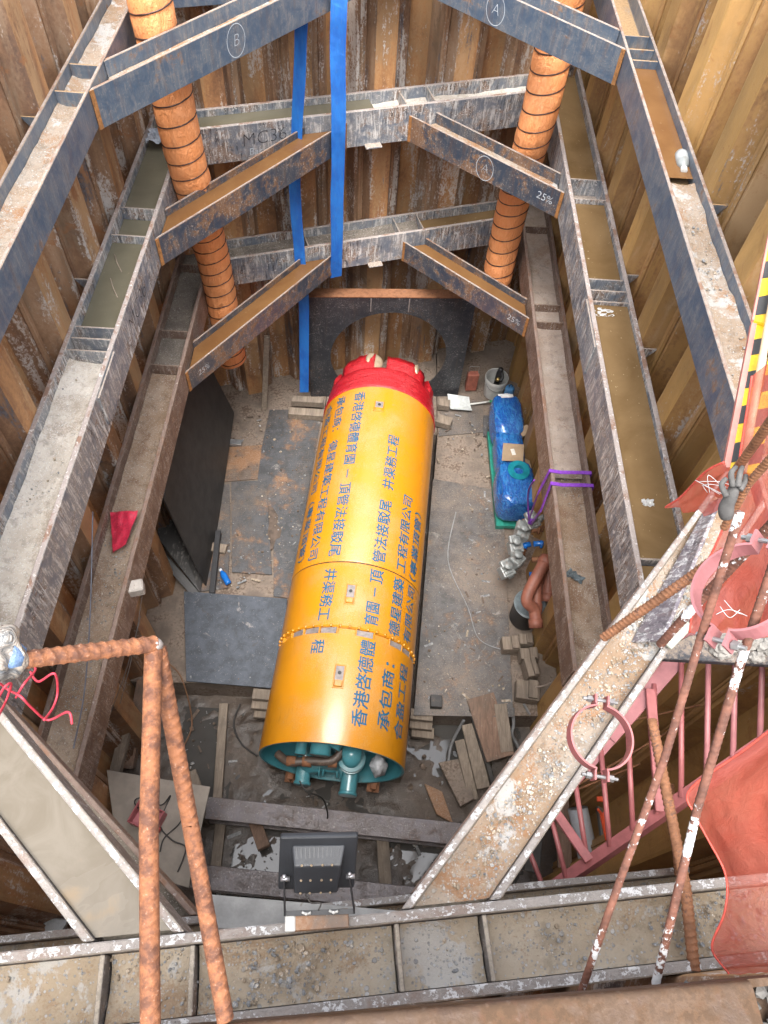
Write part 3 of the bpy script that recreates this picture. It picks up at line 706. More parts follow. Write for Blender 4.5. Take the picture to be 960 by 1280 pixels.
# red wrapped cutting head with its roller cutters
m = MB(); m.smooth = True; prof = [(MR - 0.02, 3.93)]
for i in range(9): prof.append((MR + 0.012 - 0.0045 * i + 0.004 * math.sin(i * 2.3), 3.945 + i * 0.04))
prof += [(0.60, 4.30), (0.0, 4.31)]
m.lathe(prof, C3(0, 0, AXZ), AXD, 80)
head = m.build('cutting_head', REDW, tbm)
for k, (a0, a1, ln) in enumerate([(-52, -12, 0.24), (2, 50, 0.22), (62, 108, 0.20), (122, 168, 0.2), (180, 230, 0.2), (244, 292, 0.2)]):
    m = MB(); m.smooth = True; n = 8; vs = []
    for i in range(n + 1):
        a = R(a0 + (a1 - a0) * i / n)
        for rr_, s in ((0.615, 4.26), (0.622, 4.30 + ln * 0.5), (0.60 - 0.03 * rnd.random(), 4.30 + ln - 0.03 * abs(i - n / 2) / n), (0.36, 4.30 + ln * 0.95), (0.30, 4.30)):
            vs.append(cyl_pt(a, s + 0.012 * mnoise.noise((i * 1.7, k, rr_ * 9)), rr_ + 0.014 * mnoise.noise((i * 1.3, s * 7, k))))
    fs = [(i * 5 + j, i * 5 + j + 1, i * 5 + j + 6, i * 5 + j + 5) for i in range(n) for j in range(4)]
    fs += [[0, 1, 2, 3, 4][::-1], [n * 5 + j for j in range(5)]]
    m.add(vs, fs); m.build('cutter_block', REDW, head)
CUT = simple('pale_cutter_steel', (0.42, 0.33, 0.23), 0.45, 0.5, dirt=(0.2, 0.13, 0.08), dirt_amt=0.4)
for a in (-14, 42, 115, 205):
    c = cyl_pt(R(a), 4.44, 0.55); d = (cyl_pt(R(a + 90), 4.4, 1) - C3(0, 4.4, AXZ)).normalized() * 0.55 + (c - C3(0, 4.44, AXZ)).normalized() * 0.75
    m = MB(); m.smooth = True
    m.lathe([(0.03, -0.09), (0.085, -0.085), (0.10, -0.06), (0.10, -0.035), (0.088, -0.028), (0.088, -0.012), (0.108, 0.0), (0.108, 0.022), (0.09, 0.034), (0.05, 0.04), (0.0, 0.036)], c, d, 28)
    m.build('roller_cutter', CUT, head)
# pipework inside the rear
HOSE = simple('brown_rubber_hose', (0.07, 0.05, 0.04), 0.5, dirt=(0.22, 0.15, 0.10), dirt_amt=0.4)
pipes = MB(); pipes.smooth = True
zz = 0.40
pipes.tube([C3(-0.13, 0.05, zz), C3(0.17, 0.05, zz)], 0.062, 20)
pipes.tube(smooth_path([C3(-0.13, 0.05, zz), C3(-0.22, 0.05, zz), C3(-0.26, 0.00, zz - 0.02), C3(-0.26, -0.12, zz - 0.06)], 6), 0.07, 18, caps=False)
pipes.tube(smooth_path([C3(-0.13, 0.05, zz), C3(-0.22, 0.03, zz + 0.02), C3(-0.26, 0.12, zz + 0.08), C3(-0.24, 0.6, zz + 0.1)], 6), 0.07, 18)
pipes.tube([C3(0.17, 0.35, zz + 0.05), C3(0.17, -0.17, zz - 0.05)], 0.078, 20, caps=False)
pipes.tube([C3(0.17, 0.07, zz), C3(0.17, 0.09, zz + 0.42)], 0.085, 20)
pw = pipes.build('pipework', TEAL, tbm)
for l in (-0.12, -0.085, 0.045, 0.08):
    m = MB(); m.lathe([(0.06, 0), (0.105, 0), (0.105, 0.016), (0.06, 0.016)], C3(l, 0.05, zz), AXS, 24); m.build('flange', TEAL, pw, bevel=0.002)
m = MB(); m.lathe([(0.05, 0.0), (0.125, 0.0), (0.125, 0.03), (0.10, 0.035), (0.10, 0.06), (0.125, 0.065), (0.125, 0.095), (0.08, 0.11), (0.075, 0.20), (0.05, 0.24), (0, 0.25)], C3(0.17, 0.09, zz + 0.12), (0, 0, 1), 28); m.build('gate_valve', TEAL, pw, smooth=True).data.set_sharp_from_angle(angle=R(35))
m = MB()
for l in (-0.26,): m.lathe([(0.055, -0.003), (0.078, -0.003), (0.082, 0.02), (0.07, 0.03)], C3(l, -0.13, zz - 0.065), AXD, 20)
m.build('pipe_end', TEAL, pw, smooth=True)
m = MB(); m.lathe([(0.062, -0.003), (0.086, -0.003), (0.088, 0.02), (0.078, 0.03)], C3(0.17, -0.18, zz - 0.052), AXD, 20)
m.build('pipe_end', TEAL, pw, smooth=True)
m = MB(); m.box(C3(-0.02, 0.05, zz + 0.14), (0.16, 0.12, 0.10), Matrix((AXS, AXD, V(0, 0, 1))).transposed()); m.box(C3(-0.02, 0.03, zz + 0.21), (0.11, 0.09, 0.05), Matrix((AXS, AXD, V(0, 0, 1))).transposed()); m.build('actuator', TEAL, pw, bevel=0.01)
m = MB(); m.smooth = True; m.tube(smooth_path([C3(-0.50, 0.05, 0.62), C3(-0.38, -0.02, 0.66), C3(-0.22, 0.0, 0.68), C3(0.0, 0.02, 0.72), C3(0.08, 0.12, 0.74)], 8), 0.038, 14)
hs = m.build('hose', HOSE, tbm)
for l, s in ((-0.40, -0.015), (-0.26, -0.005), (-0.03, 0.012)):
    m = MB(); m.smooth = True; m.tube([C3(l, s, 0.66 + 0.06 * (l + 0.4)), C3(l + 0.08, s + 0.004, 0.665 + 0.06 * (l + 0.4))], 0.046, 14); m.build('hose_fitting', RUST, hs)
m = MB(); m.smooth = True
m.tube([C3(-0.1, 0.3, 0.95), C3(-0.1, 0.0, 0.93)], 0.09, 18); m.tube([C3(0.1, 0.3, 0.98), C3(0.02, 0.06, 0.96)], 0.05, 14); m.tube([C3(-0.28, 0.3, 0.82), C3(-0.28, 0.02, 0.80)], 0.05, 14)
m.build('pump_casing', TEAL, pw)
FILM = simple('cloudy_plastic_film', (0.42, 0.43, 0.45), 0.2, var=0.2, sc=30, bump=0.6)
m = MB(); m.smooth = True; m.blob(C3(0.42, 0.05, 0.62), (0.075, 0.09, 0.16), 3, 0.35, 3, 2.5); m.build('plastic_bag', FILM, tbm)
m = MB(); m.smooth = True; m.tube(smooth_path([C3(-0.28, -0.12, 0.42), C3(-0.2, -0.2, 0.40), C3(-0.06, -0.22, 0.3), C3(0.0, -0.3, 0.05), C3(-0.02, -0.33, -0.36)], 8), 0.008, 6); m.build('cable', DARK, tbm)
# guide rails and sleepers the machine lies on
rl = MB()
for l in (-0.40, 0.40):
    a, b_ = C3(l, -0.05, 0), C3(l, 4.5, 0)
    up = V(0, 0, 1)
    rl = MB(); rl.bar(a + V(0, 0, 0.115), b_ + V(0, 0, 0.115), 0.06, 0.036); rl.bar(a + V(0, 0, 0.05), b_ + V(0, 0, 0.05), 0.016, 0.096); rl.bar(a + V(0, 0, -0.008), b_ + V(0, 0, -0.008), 0.12, 0.02)
    o = rl.build('guide_rail', RUST, bevel=0.004, loc=(a + b_) / 2); tag(o, 'rusty guide rail under the %s side of the yellow boring machine' % ('left' if l < 0 else 'right'), 'rail', 'rails under the boring machine')
for i, s in enumerate((0.25, 1.3, 2.3, 3.3, 4.2)):
    m = MB(); m.bar(C3(-0.68, s, FZ + 0.215), C3(0.68, s, FZ + 0.215), 0.20, 0.37); o = m.build('sleeper', TIMBER, bevel=0.008, loc=C3(0, s, FZ))
    tag(o, 'timber sleeper carrying the rails under the yellow boring machine', 'sleeper', 'sleepers under the boring machine')
# ------------------------------------------------------------------ water, silt and grit lying in the beams
def grit_mat(name, c1, c2, peb, sc=1.0, wet=0.0, pebble_amt=0.5, stain=None, cake=None):
    m = N(name); p = m.pos(); a = m.noise(p, 2.6 * sc, 6, 0.66, 0.4); b = m.noise(p, 15 * sc, 5, 0.7); f = m.noise(p, 120, 3, 0.7)
    v1 = m.new('ShaderNodeTexVoronoi'); m.l.new(p, v1.inputs['Vector']); v1.inputs['Scale'].default_value = 62 * sc
    v2 = m.new('ShaderNodeTexVoronoi'); m.l.new(p, v2.inputs['Vector']); v2.inputs['Scale'].default_value = 135 * sc
    c = m.mix(m.step(a, 0.36, 0.64), c1, c2); c = m.mix(m.mul(m.step(b, 0.5, 0.66), 0.55), c, tuple(x * 0.55 for x in c1))
    if stain: c = m.mix(m.mul(m.step(m.math('ADD', m.mul(m.noise(m.map(p, (1, 1, 1), loc=(3, 7, 1)), 3.1, 6, 0.68, 0.5), 0.75), m.mul(f, 0.25)), 0.52, 0.60), 0.85), c, stain)
    if cake: c = m.mix(m.step(m.math('ADD', m.mul(m.noise(m.map(p, (1, 1, 1), loc=(8, 2, 4)), 3.6, 6, 0.7, 0.6), 0.7), m.mul(b, 0.3)), 0.535, 0.585), c, cake)
    s1 = m.new('ShaderNodeSeparateColor'); m.l.new(v1.outputs['Color'], s1.inputs[0]); s2 = m.new('ShaderNodeSeparateColor'); m.l.new(v2.outputs['Color'], s2.inputs[0])
    k1 = m.mul(m.step(s1.outputs[0], 0.80, 0.82), m.mul(m.step(v1.outputs['Distance'], 0.42, 0.34), m.step(a, 0.40, 0.55)))
    k2 = m.mul(m.step(s2.outputs[0], 0.70, 0.72), m.step(v2.outputs['Distance'], 0.45, 0.36))
    pc = m.mix(s1.outputs[1], tuple(x * 0.5 for x in peb), peb); pc2 = m.mix(s2.outputs[1], tuple(x * 0.4 for x in peb), peb)
    c = m.mix(m.mul(k2, pebble_amt), c, pc2); c = m.mix(m.mul(k1, pebble_amt), c, pc)
    m.bump(m.math('ADD', m.math('ADD', m.mul(b, 0.7), m.mul(f, 0.25)), m.math('ADD', m.mul(k1, 0.7), m.mul(k2, 0.35))), 0.7, 0.012)
    return m.fin(c, 0.9 - wet * 0.5)
GRIT = grit_mat('tan_grit', (0.20, 0.135, 0.085), (0.25, 0.21, 0.17), (0.38, 0.365, 0.34), 1.0, 0, 0.8, (0.20, 0.10, 0.045), (0.29, 0.28, 0.265))
PALE = grit_mat('pale_silt', (0.33, 0.295, 0.25), (0.44, 0.405, 0.36), (0.55, 0.54, 0.52), 1.15, 0.1, 0.75, (0.24, 0.20, 0.16))
NEARG = grit_mat('cement_grit', (0.235, 0.185, 0.128), (0.29, 0.25, 0.195), (0.32, 0.325, 0.33), 0.8, 0, 0.75, (0.19, 0.125, 0.075), (0.285, 0.27, 0.245))
BROWNG = grit_mat('brown_grit', (0.21, 0.14, 0.09), (0.28, 0.215, 0.16), (0.46, 0.43, 0.39), 1.25, 0.15, 0.8, (0.15, 0.085, 0.05))
DUSTY = grit_mat('pinkish_dust', (0.27, 0.21, 0.17), (0.34, 0.28, 0.235), (0.46, 0.43, 0.40), 1.2, 0.1, 0.6, (0.22, 0.145, 0.10))
DARKG = grit_mat('dark_grit', (0.10, 0.085, 0.07), (0.16, 0.135, 0.11), (0.42, 0.40, 0.37), 1.2, 0.2, 0.85)
W_BROWN = water_mat('brown_water', (0.105, 0.065, 0.029), (0.16, 0.105, 0.052), 0.08, 1.6, 0.9)
W_GREEN = water_mat('greenish_water', (0.085, 0.078, 0.055), (0.12, 0.11, 0.08), 0.07, 1.5, 0.3)
W_RUST = water_mat('rust_water', (0.11, 0.052, 0.02), (0.145, 0.075, 0.03), 0.18, 2.0, 0.25)
m = N('milky_cement_water'); p_ = m.pos(); a_ = m.noise(p_, 1.5, 5, 0.62, 0.6); b_ = m.noise(p_, 6, 5, 0.68, 0.8)
c_ = m.mix(m.step(b_, 0.35, 0.65), (0.102, 0.086, 0.064), (0.126, 0.109, 0.086)); c_ = m.mix(m.mul(m.step(m.math('ADD', m.mul(a_, 0.7), m.mul(b_, 0.3)), 0.53, 0.60), 0.8), c_, (0.145, 0.105, 0.062)); m.bump(b_, 0.05, 0.01)
W_MILK = m.fin(c_, m.math('ADD', 0.10, m.mul(m.step(a_, 0.5, 0.6), 0.35)), 0.0, IOR=1.33)
S = 'stuff'
def seg(q, a, b, *args, **k):
    t0 = a if not isinstance(a, tuple) else q.tp(*a); t1 = b if not isinstance(b, tuple) else q.tp(*b)
    t0, t1 = min(t0, t1), max(t0, t1)
    t0, t1 = max(0.002, t0 + 0.012), min(q.L - 0.002, t1 - 0.012)
    return fill(q, t0, t1, *args, **k)
# long beams run from the near end (t=0) to the far end
seg(w2l, (165, 258), w2l.L, 0.10, W_GREEN, 'muddy_water', 'greenish water in the far end of the wide left beam', S)
seg(w2l, (150, 292), (165, 258), 0.05, W_GREEN, 'muddy_water', 'dark water in the short bay between two stiffeners of the wide left beam', S)
seg(w2l, (126, 408), (150, 292), 0.085, W_GREEN, 'muddy_water', 'long green brown pool with twigs in the wide left beam', S)
seg(w2l, 0.0, (114, 437), 0.055, PALE, 'silt', 'pale dry silt filling the near half of the wide left beam', S, amp=0.022, edge=0.03)
seg(w2r, (720, 222), w2r.L, 0.09, W_BROWN, 'muddy_water', 'brown water in the far end of the wide right beam', S)
seg(w2r, (757, 348), (729, 247), 0.11, W_BROWN, 'muddy_water', 'brown water between the single and triple stiffeners of the wide right beam', S)
seg(w2r, (800, 697), (764, 376), 0.125, W_BROWN, 'muddy_water', 'longest pool of brown water with plastic scraps, in the wide right beam', S)
seg(w2r, (808, 725), (800, 697), 0.09, W_BROWN, 'muddy_water', 'small brown pool at the near end of the wide right beam', S)
seg(w3l, 0.0, (203, 455), 0.035, BROWNG, 'silt', 'brown sand filling the lowest left beam', S, amp=0.02, edge=0.02)
seg(w3l, (203, 455), w3l.L, 0.05, DARKG, 'silt', 'grey brown silt in the far end of the lowest left beam', S, amp=0.012)
seg(w3r, (695, 590), w3r.L, 0.06, DUSTY, 'silt', 'pinkish dry silt in the far half of the lowest right beam', S, amp=0.012, edge=0.01)
seg(w3r, 0.0, (695, 592), 0.02, BROWNG, 'silt', 'thin rusty grit in the near half of the lowest right beam', S, amp=0.018, edge=0.015)
seg(w1l, 0.0, w1l.L, 0.012, GRIT, 'grit', 'tan dust lying in the uppermost left beam', S, amp=0.012, edge=0.02)
seg(w1r, (848, 212), (813, 74), 0.05, W_RUST, 'muddy_water', 'rust coloured water in the uppermost right beam above the white bottle', S)
seg(w1r, 0.0, (848, 214), 0.022, GRIT, 'grit', 'sand and grit in the near half of the uppermost right beam', S, amp=0.022, edge=0.02)
seg(w2b, 0.0, (470, 128), 0.10, W_GREEN, 'muddy_water', 'green brown water in the end wall beam marked MC36', S)
seg(w2b, (470, 128), w2b.L, 0.03, PALE, 'silt', 'pale silt in the right half of the end wall beam', S, amp=0.015, edge=0.02)
seg(w3b, 0.0, (523, 272), 0.05, DARKG, 'silt', 'grey silt in the lowest end wall beam', S, amp=0.012, edge=0.02)
seg(w3b, (523, 272), w3b.L, 0.06, W_BROWN, 'muddy_water', 'brown water in the right end of the lowest end wall beam', S)
q = struts[2, 'l']; seg(q, 0, q.L, 0.06, W_RUST, 'muddy_water', 'rust brown water filling the middle left corner strut', S)
q = struts[3, 'l']; seg(q, 0, q.L, 0.055, W_RUST, 'muddy_water', 'orange brown water filling the lowest left corner strut', S)
q = struts[3, 'r']; seg(q, 0, q.L, 0.045, W_RUST, 'muddy_water', 'orange brown water in the lowest right corner strut', S)
q = struts[2, 'r']; seg(q, 0, q.L, 0.006, GRIT, 'grit', 'tan dust in the middle right corner strut', S, amp=0.006, edge=0.012)
q = struts[1, 'l']; seg(q, 0, q.L, 0.006, GRIT, 'grit', 'tan dust in the uppermost left corner strut', S, amp=0.006, edge=0.012)
q = struts[1, 'r']; seg(q, 0, q.L, 0.004, GRIT, 'grit', 'thin dust in the uppermost right corner strut', S, amp=0.006, edge=0.008)
seg(b1l, 0, b1l.L, 0.078, W_MILK, 'milky_water', 'milky cement water filling the broad brace in the lower left corner', S)
seg(b1r, 0, b1r.L, 0.04, GRIT, 'grit', 'sand and gravel filling the broad diagonal brace', S, amp=0.028, edge=0.015)
seg(b2l, 0, b2l.L, 0.02, DARKG, 'grit', 'dark wet grit in the rusty brace beyond the milky one', S, amp=0.02)
t_ = [0.0] + sorted(w1n.tp(*p) for p in ((122, 1240), (238, 1225), (500, 1200), (612, 1185))) + [w1n.L]
for i in range(5):
    seg(w1n, t_[i], t_[i + 1], 0.03, NEARG, 'grit', 'pale cement grit in the %s bay of the beam across the foot of the photo' % ('first', 'second', 'third', 'fourth', 'fifth')[i], S, amp=0.028, edge=0.02, seed=i)
seg(w2n, 0, w2n.L, 0.08, NEARG, 'grit', 'grey cement crust on the strip of beam beneath the gravel filled one', S, amp=0.01)

STONE = simple('grey_stone_chips', (0.20, 0.205, 0.21), 0.85, var=0.5, sc=25, dirt=(0.40, 0.36, 0.30), dirt_amt=0.45, bump=0.3)
STONE2 = simple('tan_stone_chips', (0.27, 0.215, 0.155), 0.9, var=0.5, sc=25, dirt=(0.46, 0.43, 0.39), dirt_amt=0.45, bump=0.3)
def stone(m, c, r):
    bm = bmesh.new(); bmesh.ops.create_icosphere(bm, subdivisions=1, radius=1)
    ex = (rnd.uniform(0.7, 1.3), rnd.uniform(0.6, 1.1), rnd.uniform(0.4, 0.8)); rot = Matrix.Rotation(rnd.uniform(0, 6.3), 3, 'Z') @ Matrix.Rotation(rnd.uniform(-0.5, 0.5), 3, 'X')
    vs = []
    for v in bm.verts:
        k = rnd.uniform(0.75, 1.15); vs.append(Vector(c) + rot @ Vector((v.co.x * ex[0] * r * k, v.co.y * ex[1] * r * k, v.co.z * ex[2] * r * k)))
    m.add(vs, [[v.index for v in f.verts] for f in bm.faces]); bm.free()
def scatter(q, t0, t1, n, lift, r0, r1, label, clump=2.2, name='gravel', thr=-0.15):
    m = MB(); w = q.h - q.tf - 0.01; k = 0; tries = 0
    while k < n and tries < n * 12:
        tries += 1
        t = rnd.uniform(t0, t1); l = rnd.uniform(-w, w); p = q.A + q.d * t + q.s * l
        if mnoise.noise((p.x * clump, p.y * clump, 9)) < thr + rnd.uniform(-0.3, 0.3): continue
        r = r0 + (r1 - r0) * rnd.random() ** 3.5
        z = lift + 0.028 * mnoise.noise((p.x * 3, p.y * 3, 1)) + 0.3 * r
        m.mi = 0 if rnd.random() < 0.5 else 1
        stone(m, p + V(0, 0, q.zc + q.tw / 2 + max(0.004, z)), r); k += 1
    o = m.build(name, [STONE, STONE2]); tag(o, label, kind='stuff'); return o
scatter(b1r, 0.02, b1r.L * 0.75, 2600, 0.045, 0.0018, 0.0085, 'loose gravel on the broad diagonal brace')
scatter(w1n, 0.02, w1n.L - 0.02, 1800, 0.035, 0.0018, 0.010, 'loose grey stone chips in the beam across the foot of the photo', 3.0, thr=0.0)
scatter(w3l, 0.3, 1.9, 700, 0.04, 0.003, 0.010, 'small gravel in the near end of the lowest left beam')
scatter(w2l, 1.2, 3.2, 120, 0.06, 0.003, 0.012, 'scattered grit on the pale silt', thr=0.1)
scatter(w1r, 1.6, 3.6, 260, 0.03, 0.003, 0.012, 'dark stone chips in the uppermost right beam', thr=0.0)
scatter(w3r, 1.5, 3.6, 320, 0.03, 0.003, 0.009, 'small grit in the near half of the lowest right beam')
# ------------------------------------------------------------------ floor plates, entry opening, boards
def plate_mat(name, base, rust_amt, dust, dust_amt, checker=True):
    m = N(name); p = m.pos(); a = m.noise(p, 1.6, 6, 0.66, 0.5); b = m.noise(p, 8, 5, 0.7, 0.3); f = m.noise(p, 75, 3, 0.75)
    c = m.mix(m.step(b, 0.35, 0.65), base, tuple(x * 0.6 for x in base))
    c = m.mix(m.step(m.math('ADD', m.mul(a, 0.65), m.mul(b, 0.35)), 0.66 - 0.3 * rust_amt, 0.80 - 0.3 * rust_amt), c, m.mix(m.step(f, 0.4, 0.6), (0.21, 0.105, 0.05), (0.26, 0.16, 0.10)))
    an = m.noise(m.map(p, (1, 1, 1), loc=(5, 2, 0)), 1.1, 6, 0.7, 0.4)
    c = m.mix(m.step(m.math('ADD', m.mul(an, 0.6), m.mul(f, 0.4)), 0.62 - 0.35 * dust_amt, 0.86 - 0.35 * dust_amt), c, dust)
    c = m.mix(m.mul(m.step(f, 0.64, 0.70), 0.6), c, (0.40, 0.39, 0.38))
    sw = m.noise(m.map(p, (1, 1, 1), loc=(2, 9, 5)), 4.5, 7, 0.74, 0.8); c = m.mix(m.mul(m.step(sw, 0.60, 0.70), 0.55), c, (0.34, 0.31, 0.285)); c = m.mix(m.mul(m.math('SUBTRACT', 1.0, m.step(sw, 0.32, 0.42)), 0.6), c, (0.05, 0.042, 0.038))
    if checker:
        ck = m.new('ShaderNodeTexChecker'); m.l.new(m.map(p, (1, 1, 1), rot=(0, 0, 0.78)), ck.inputs['Vector']); ck.inputs['Scale'].default_value = 42
        h = m.math('ADD', m.mul(ck.outputs['Fac'], 0.5), m.mul(f, 0.6))
    else: h = m.math('ADD', m.mul(b, 0.6), m.mul(f, 0.4))
    m.bump(h, 0.35, 0.006)
    return m.fin(c, m.math('ADD', 0.38, m.mul(f, 0.4)), 0.25)
PL_GREY = plate_mat('scuffed_grey_plate', (0.078, 0.080, 0.085), 0.50, (0.145, 0.112, 0.085), 0.46)
PL_DUST = plate_mat('clay_dusted_plate', (0.10, 0.095, 0.093), 0.50, (0.185, 0.145, 0.115), 0.60)
PL_BLUE = plate_mat('blue_black_plate', (0.065, 0.075, 0.092), 0.12, (0.125, 0.12, 0.12), 0.2, False)
PL_RUST = plate_mat('rust_plate', (0.13, 0.10, 0.08), 0.85, (0.25, 0.17, 0.11), 0.4)
def flat_plate(pix, z, th, mat, label, name='steel_plate', cat='plate', group=None, pts=None):
    c = [P(x, y, z) for x, y in pix] if pts is None else [Vector(p) for p in pts]
    ar = sum(c[i].x * c[(i + 1) % len(c)].y - c[(i + 1) % len(c)].x * c[i].y for i in range(len(c)))
    if ar < 0: c = c[::-1]
    m = MB(); m.prism([(v.x, v.y) for v in c], z - th, z)
    ctr = sum(c, Vector()) / len(c); ctr.z = z - th
    o = m.build(name, mat, bevel=0.002, loc=ctr); return tag(o, label, cat, group)
e = 0.004
HOLE_SHADE = simple('brown_hole_shade', (0.085, 0.062, 0.048), 0.9, var=0.4)  # flat brown sheet on the plate paints the shade of a torn hole
rp = [ax(0.74, 0.735), (1.63, 2.36), (1.66, 4.4), (1.70, 5.2), ax(3.75, 0.735)]
flat_plate(None, 0.010, 0.012, PL_DUST, 'large clay dusted steel floor plate right of the yellow machine', pts=[(*tuple(p)[:2], 0) for p in rp])
flat_plate([(604, 519), (642, 519), (650, 548), (604, 545)], 0.016, 0.012, PL_GREY, 'small grey floor plate at the far end of the blue wrapped pump')
flat_plate([(552, 500), (604, 500), (604, 540), (548, 545)], -0.012, 0.012, PL_DUST, 'dusty floor plate between the shovel and the yellow machine')
flat_plate([(337, 512), (403, 512), (380, 645), (330, 640), (322, 598), (327, 560)], -0.004, 0.010, PL_GREY, 'large speckled grey floor plate left of the yellow machine')
flat_plate([(289, 602), (333, 600), (340, 718), (290, 715)], 0.010, 0.010, PL_GREY, 'grey floor plate with straight edges beyond the small blue bottle')
flat_plate([(268, 560), (330, 556), (326, 598), (258, 604)], -0.006, 0.010, PL_RUST, 'rust orange floor plate beside the black leaning board')
flat_plate([(262, 606), (287, 605), (288, 650), (285, 735), (245, 740)], -0.002, 0.010, PL_GREY, 'narrow worn floor plate carrying the black bar')
flat_plate([(342, 640), (381, 644), (364, 748), (342, 745)], 0.006, 0.010, PL_GREY, 'grey floor plate tucked against the yellow machine, with the painted shade of a torn hole')
flat_plate([(335, 632), (341, 634), (348, 645), (346, 655), (352, 662), (350, 672), (345, 674), (341, 686), (337, 688), (338, 676), (334, 668), (337, 650)], 0.0105, 0.003, HOLE_SHADE, 'ragged brown patch painting the shade of a torn hole on the floor plate by the machine', 'hole_shade_patch', 'hole')
flat_plate([(240, 740), (360, 748), (356, 800), (233, 800)], -0.012, 0.010, PL_RUST, 'rusty floor plate under the blue black one')
c = [P(230, 740, 0.06), P(359, 749, 0.06), P(353, 862, 0.0), P(233, 852, 0.0)]
m = MB(); m.slab([c[3], c[2], c[1], c[0]], (0, 0.06, 1), 0.016); tag(m.build('steel_plate', PL_BLUE, bevel=0.002, loc=c[3]), 'square blue black steel plate spattered with specks, near the left end of the bench', 'plate')

# dark end panel with the round opening the machine will drive through
PD = Vector((1.98, 0.16, 0)).normalized(); PNv = Vector((PD.y, -PD.x, 0)); PA = Vector((-0.83, 6.62, 0)); PWd = 1.99; PZ0, PZ1 = -0.03, 1.66
hc, hz, hr = 1.005, 0.70, 0.735
ring = MB(); nseg = 96
def pp(u, z, o=0.0): return PA + PD * u + V(0, 0, z) + PNv * o
inn, outp = [], []
for k in range(nseg):
    a = 2 * math.pi * k / nseg; ca, sa = math.cos(a), math.sin(a)
    inn.append((hc + hr * ca, hz + hr * sa))
    ts = []
    if ca > 1e-6: ts.append((PWd - hc) / ca)
    if ca < -1e-6: ts.append(-hc / ca)
    if sa > 1e-6: ts.append((PZ1 - hz) / sa)
    if sa < -1e-6: ts.append((PZ0 - hz) / sa)
    tt = min(ts); outp.append((hc + tt * ca, hz + tt * sa))
for (u, z) in ((0, PZ0), (PWd, PZ0), (PWd, PZ1), (0, PZ1)):          # snap the nearest spokes to the corners
    i = min(range(nseg), key=lambda i: (outp[i][0] - u) ** 2 + (outp[i][1] - z) ** 2); outp[i] = (u, z)
vs = [pp(u, z, 0.012) for u, z in inn] + [pp(u, z, 0.012) for u, z in outp] + [pp(u, z, -0.012) for u, z in inn] + [pp(u, z, -0.012) for u, z in outp]
n_ = nseg; fs = []
for k in range(n_):
    j = (k + 1) % n_
    fs += [(k, j, n_ + j, n_ + k), (2 * n_ + k, 3 * n_ + k, 3 * n_ + j, 2 * n_ + j), (k, 2 * n_ + k, 2 * n_ + j, j), (n_ + k, n_ + j, 3 * n_ + j, 3 * n_ + k)]
ring.add(vs, fs)
PANEL = steel('tarred_steel_panel', (0.028, 0.030, 0.036), (0.042, 0.042, 0.046), (0.11, 0.055, 0.03), (0.07, 0.05, 0.04), 0.14, (0.2, 0.16, 0.13), 0.4, 0.22, (0.30, 0.29, 0.28), 0.05, 0.5)
pan = ring.build('entry_panel', PANEL, loc=pp(hc, PZ0)); tag(pan, 'dark tarred steel panel with a large round opening before the end wall', 'panel')
m = MB(); m.box(pp(PWd / 2, PZ1 + 0.006, -0.055), (PWd, 0.145, 0.012), math.atan2(PD.y, PD.x)); m.build('top_flange', RUST, pan)
for u, ln in ((0.008, 0.20), (PWd - 0.008, 0.62)):
    m = MB(); m.box(pp(u, (PZ0 + PZ1) / 2, -0.014 - ln / 2), (0.014, ln, PZ1 - PZ0 - 0.01), math.atan2(PD.y, PD.x)); m.build('side_plate', PANEL, pan)
for u in (0.75, 1.2):
    m = MB(); m.box(pp(u, 1.55, 0.016), (0.012, 0.008, 0.19), math.atan2(PD.y, PD.x)); m.build('weld_strip', GREYP, pan)

# leaning black boards
BLK = simple('black_film_board', (0.032, 0.030, 0.029), 0.55, var=0.35, sc=7, dirt=(0.12, 0.11, 0.10), dirt_amt=0.12, bump=0.15)
def lean(pts, th, mat, label, name, cat, nrm=None):
    pts = [Vector(p) for p in pts]; n = (pts[1] - pts[0]).cross(pts[2] - pts[0]).normalized()
    if n.z < 0: n = -n
    m = MB(); m.slab(pts, n, th); o = m.build(name, mat, bevel=0.003, loc=pts[0]); return tag(o, label, cat)
def LP(px, py, x0, x1, z1):                       # a sight line meets the plane leaning from (x0, floor) to (x1, z1)
    d = ray(px, py); a = (x1 - x0) / z1            # x = x0 + a z
    t = (x0 + a * CAM.z - CAM.x) / (d.x - a * d.z); return CAM + d * t
lean([LP(291, 516, -1.76, -2.02, 1.5), LP(259, 738, -1.76, -2.02, 1.5), LP(203, 625, -1.76, -2.02, 1.5), V(-2.02, 4.35, 1.5), V(-2.02, 6.0, 1.5), LP(270, 476, -1.76, -2.02, 1.5)], 0.02, BLK, 'large black board with a cut corner leaning under the lowest left beam', 'leaning_board', 'board')
m = N('ribbed_black_mat'); p_ = m.pos(); st_ = m.noise(m.map(p_, (40, 3, 3), rot=(0, 0, 0.5)), 1, 3, 0.6); f_ = m.noise(p_, 20, 4, 0.7)
m.bump(st_, 0.5, 0.01); RIB = m.fin(m.mix(m.mul(m.step(st_, 0.5, 0.62), m.step(f_, 0.45, 0.6)), (0.03, 0.028, 0.027), (0.13, 0.12, 0.11)), 0.6)
lean([P(250, 742, 0.02), P(196, 672, 0.32), P(203, 622, 0.42), P(257, 700, 0.05)], 0.018, RIB, 'ribbed dark board propped in front of the large black one', 'leaning_board', 'board')
lean([P(246, 752, -0.02), P(182, 680, 0.26), P(186, 668, 0.30), P(250, 741, 0.0)], 0.02, BLK, 'narrow black edge board lowest of those propped beside the left beam', 'leaning_board', 'board')

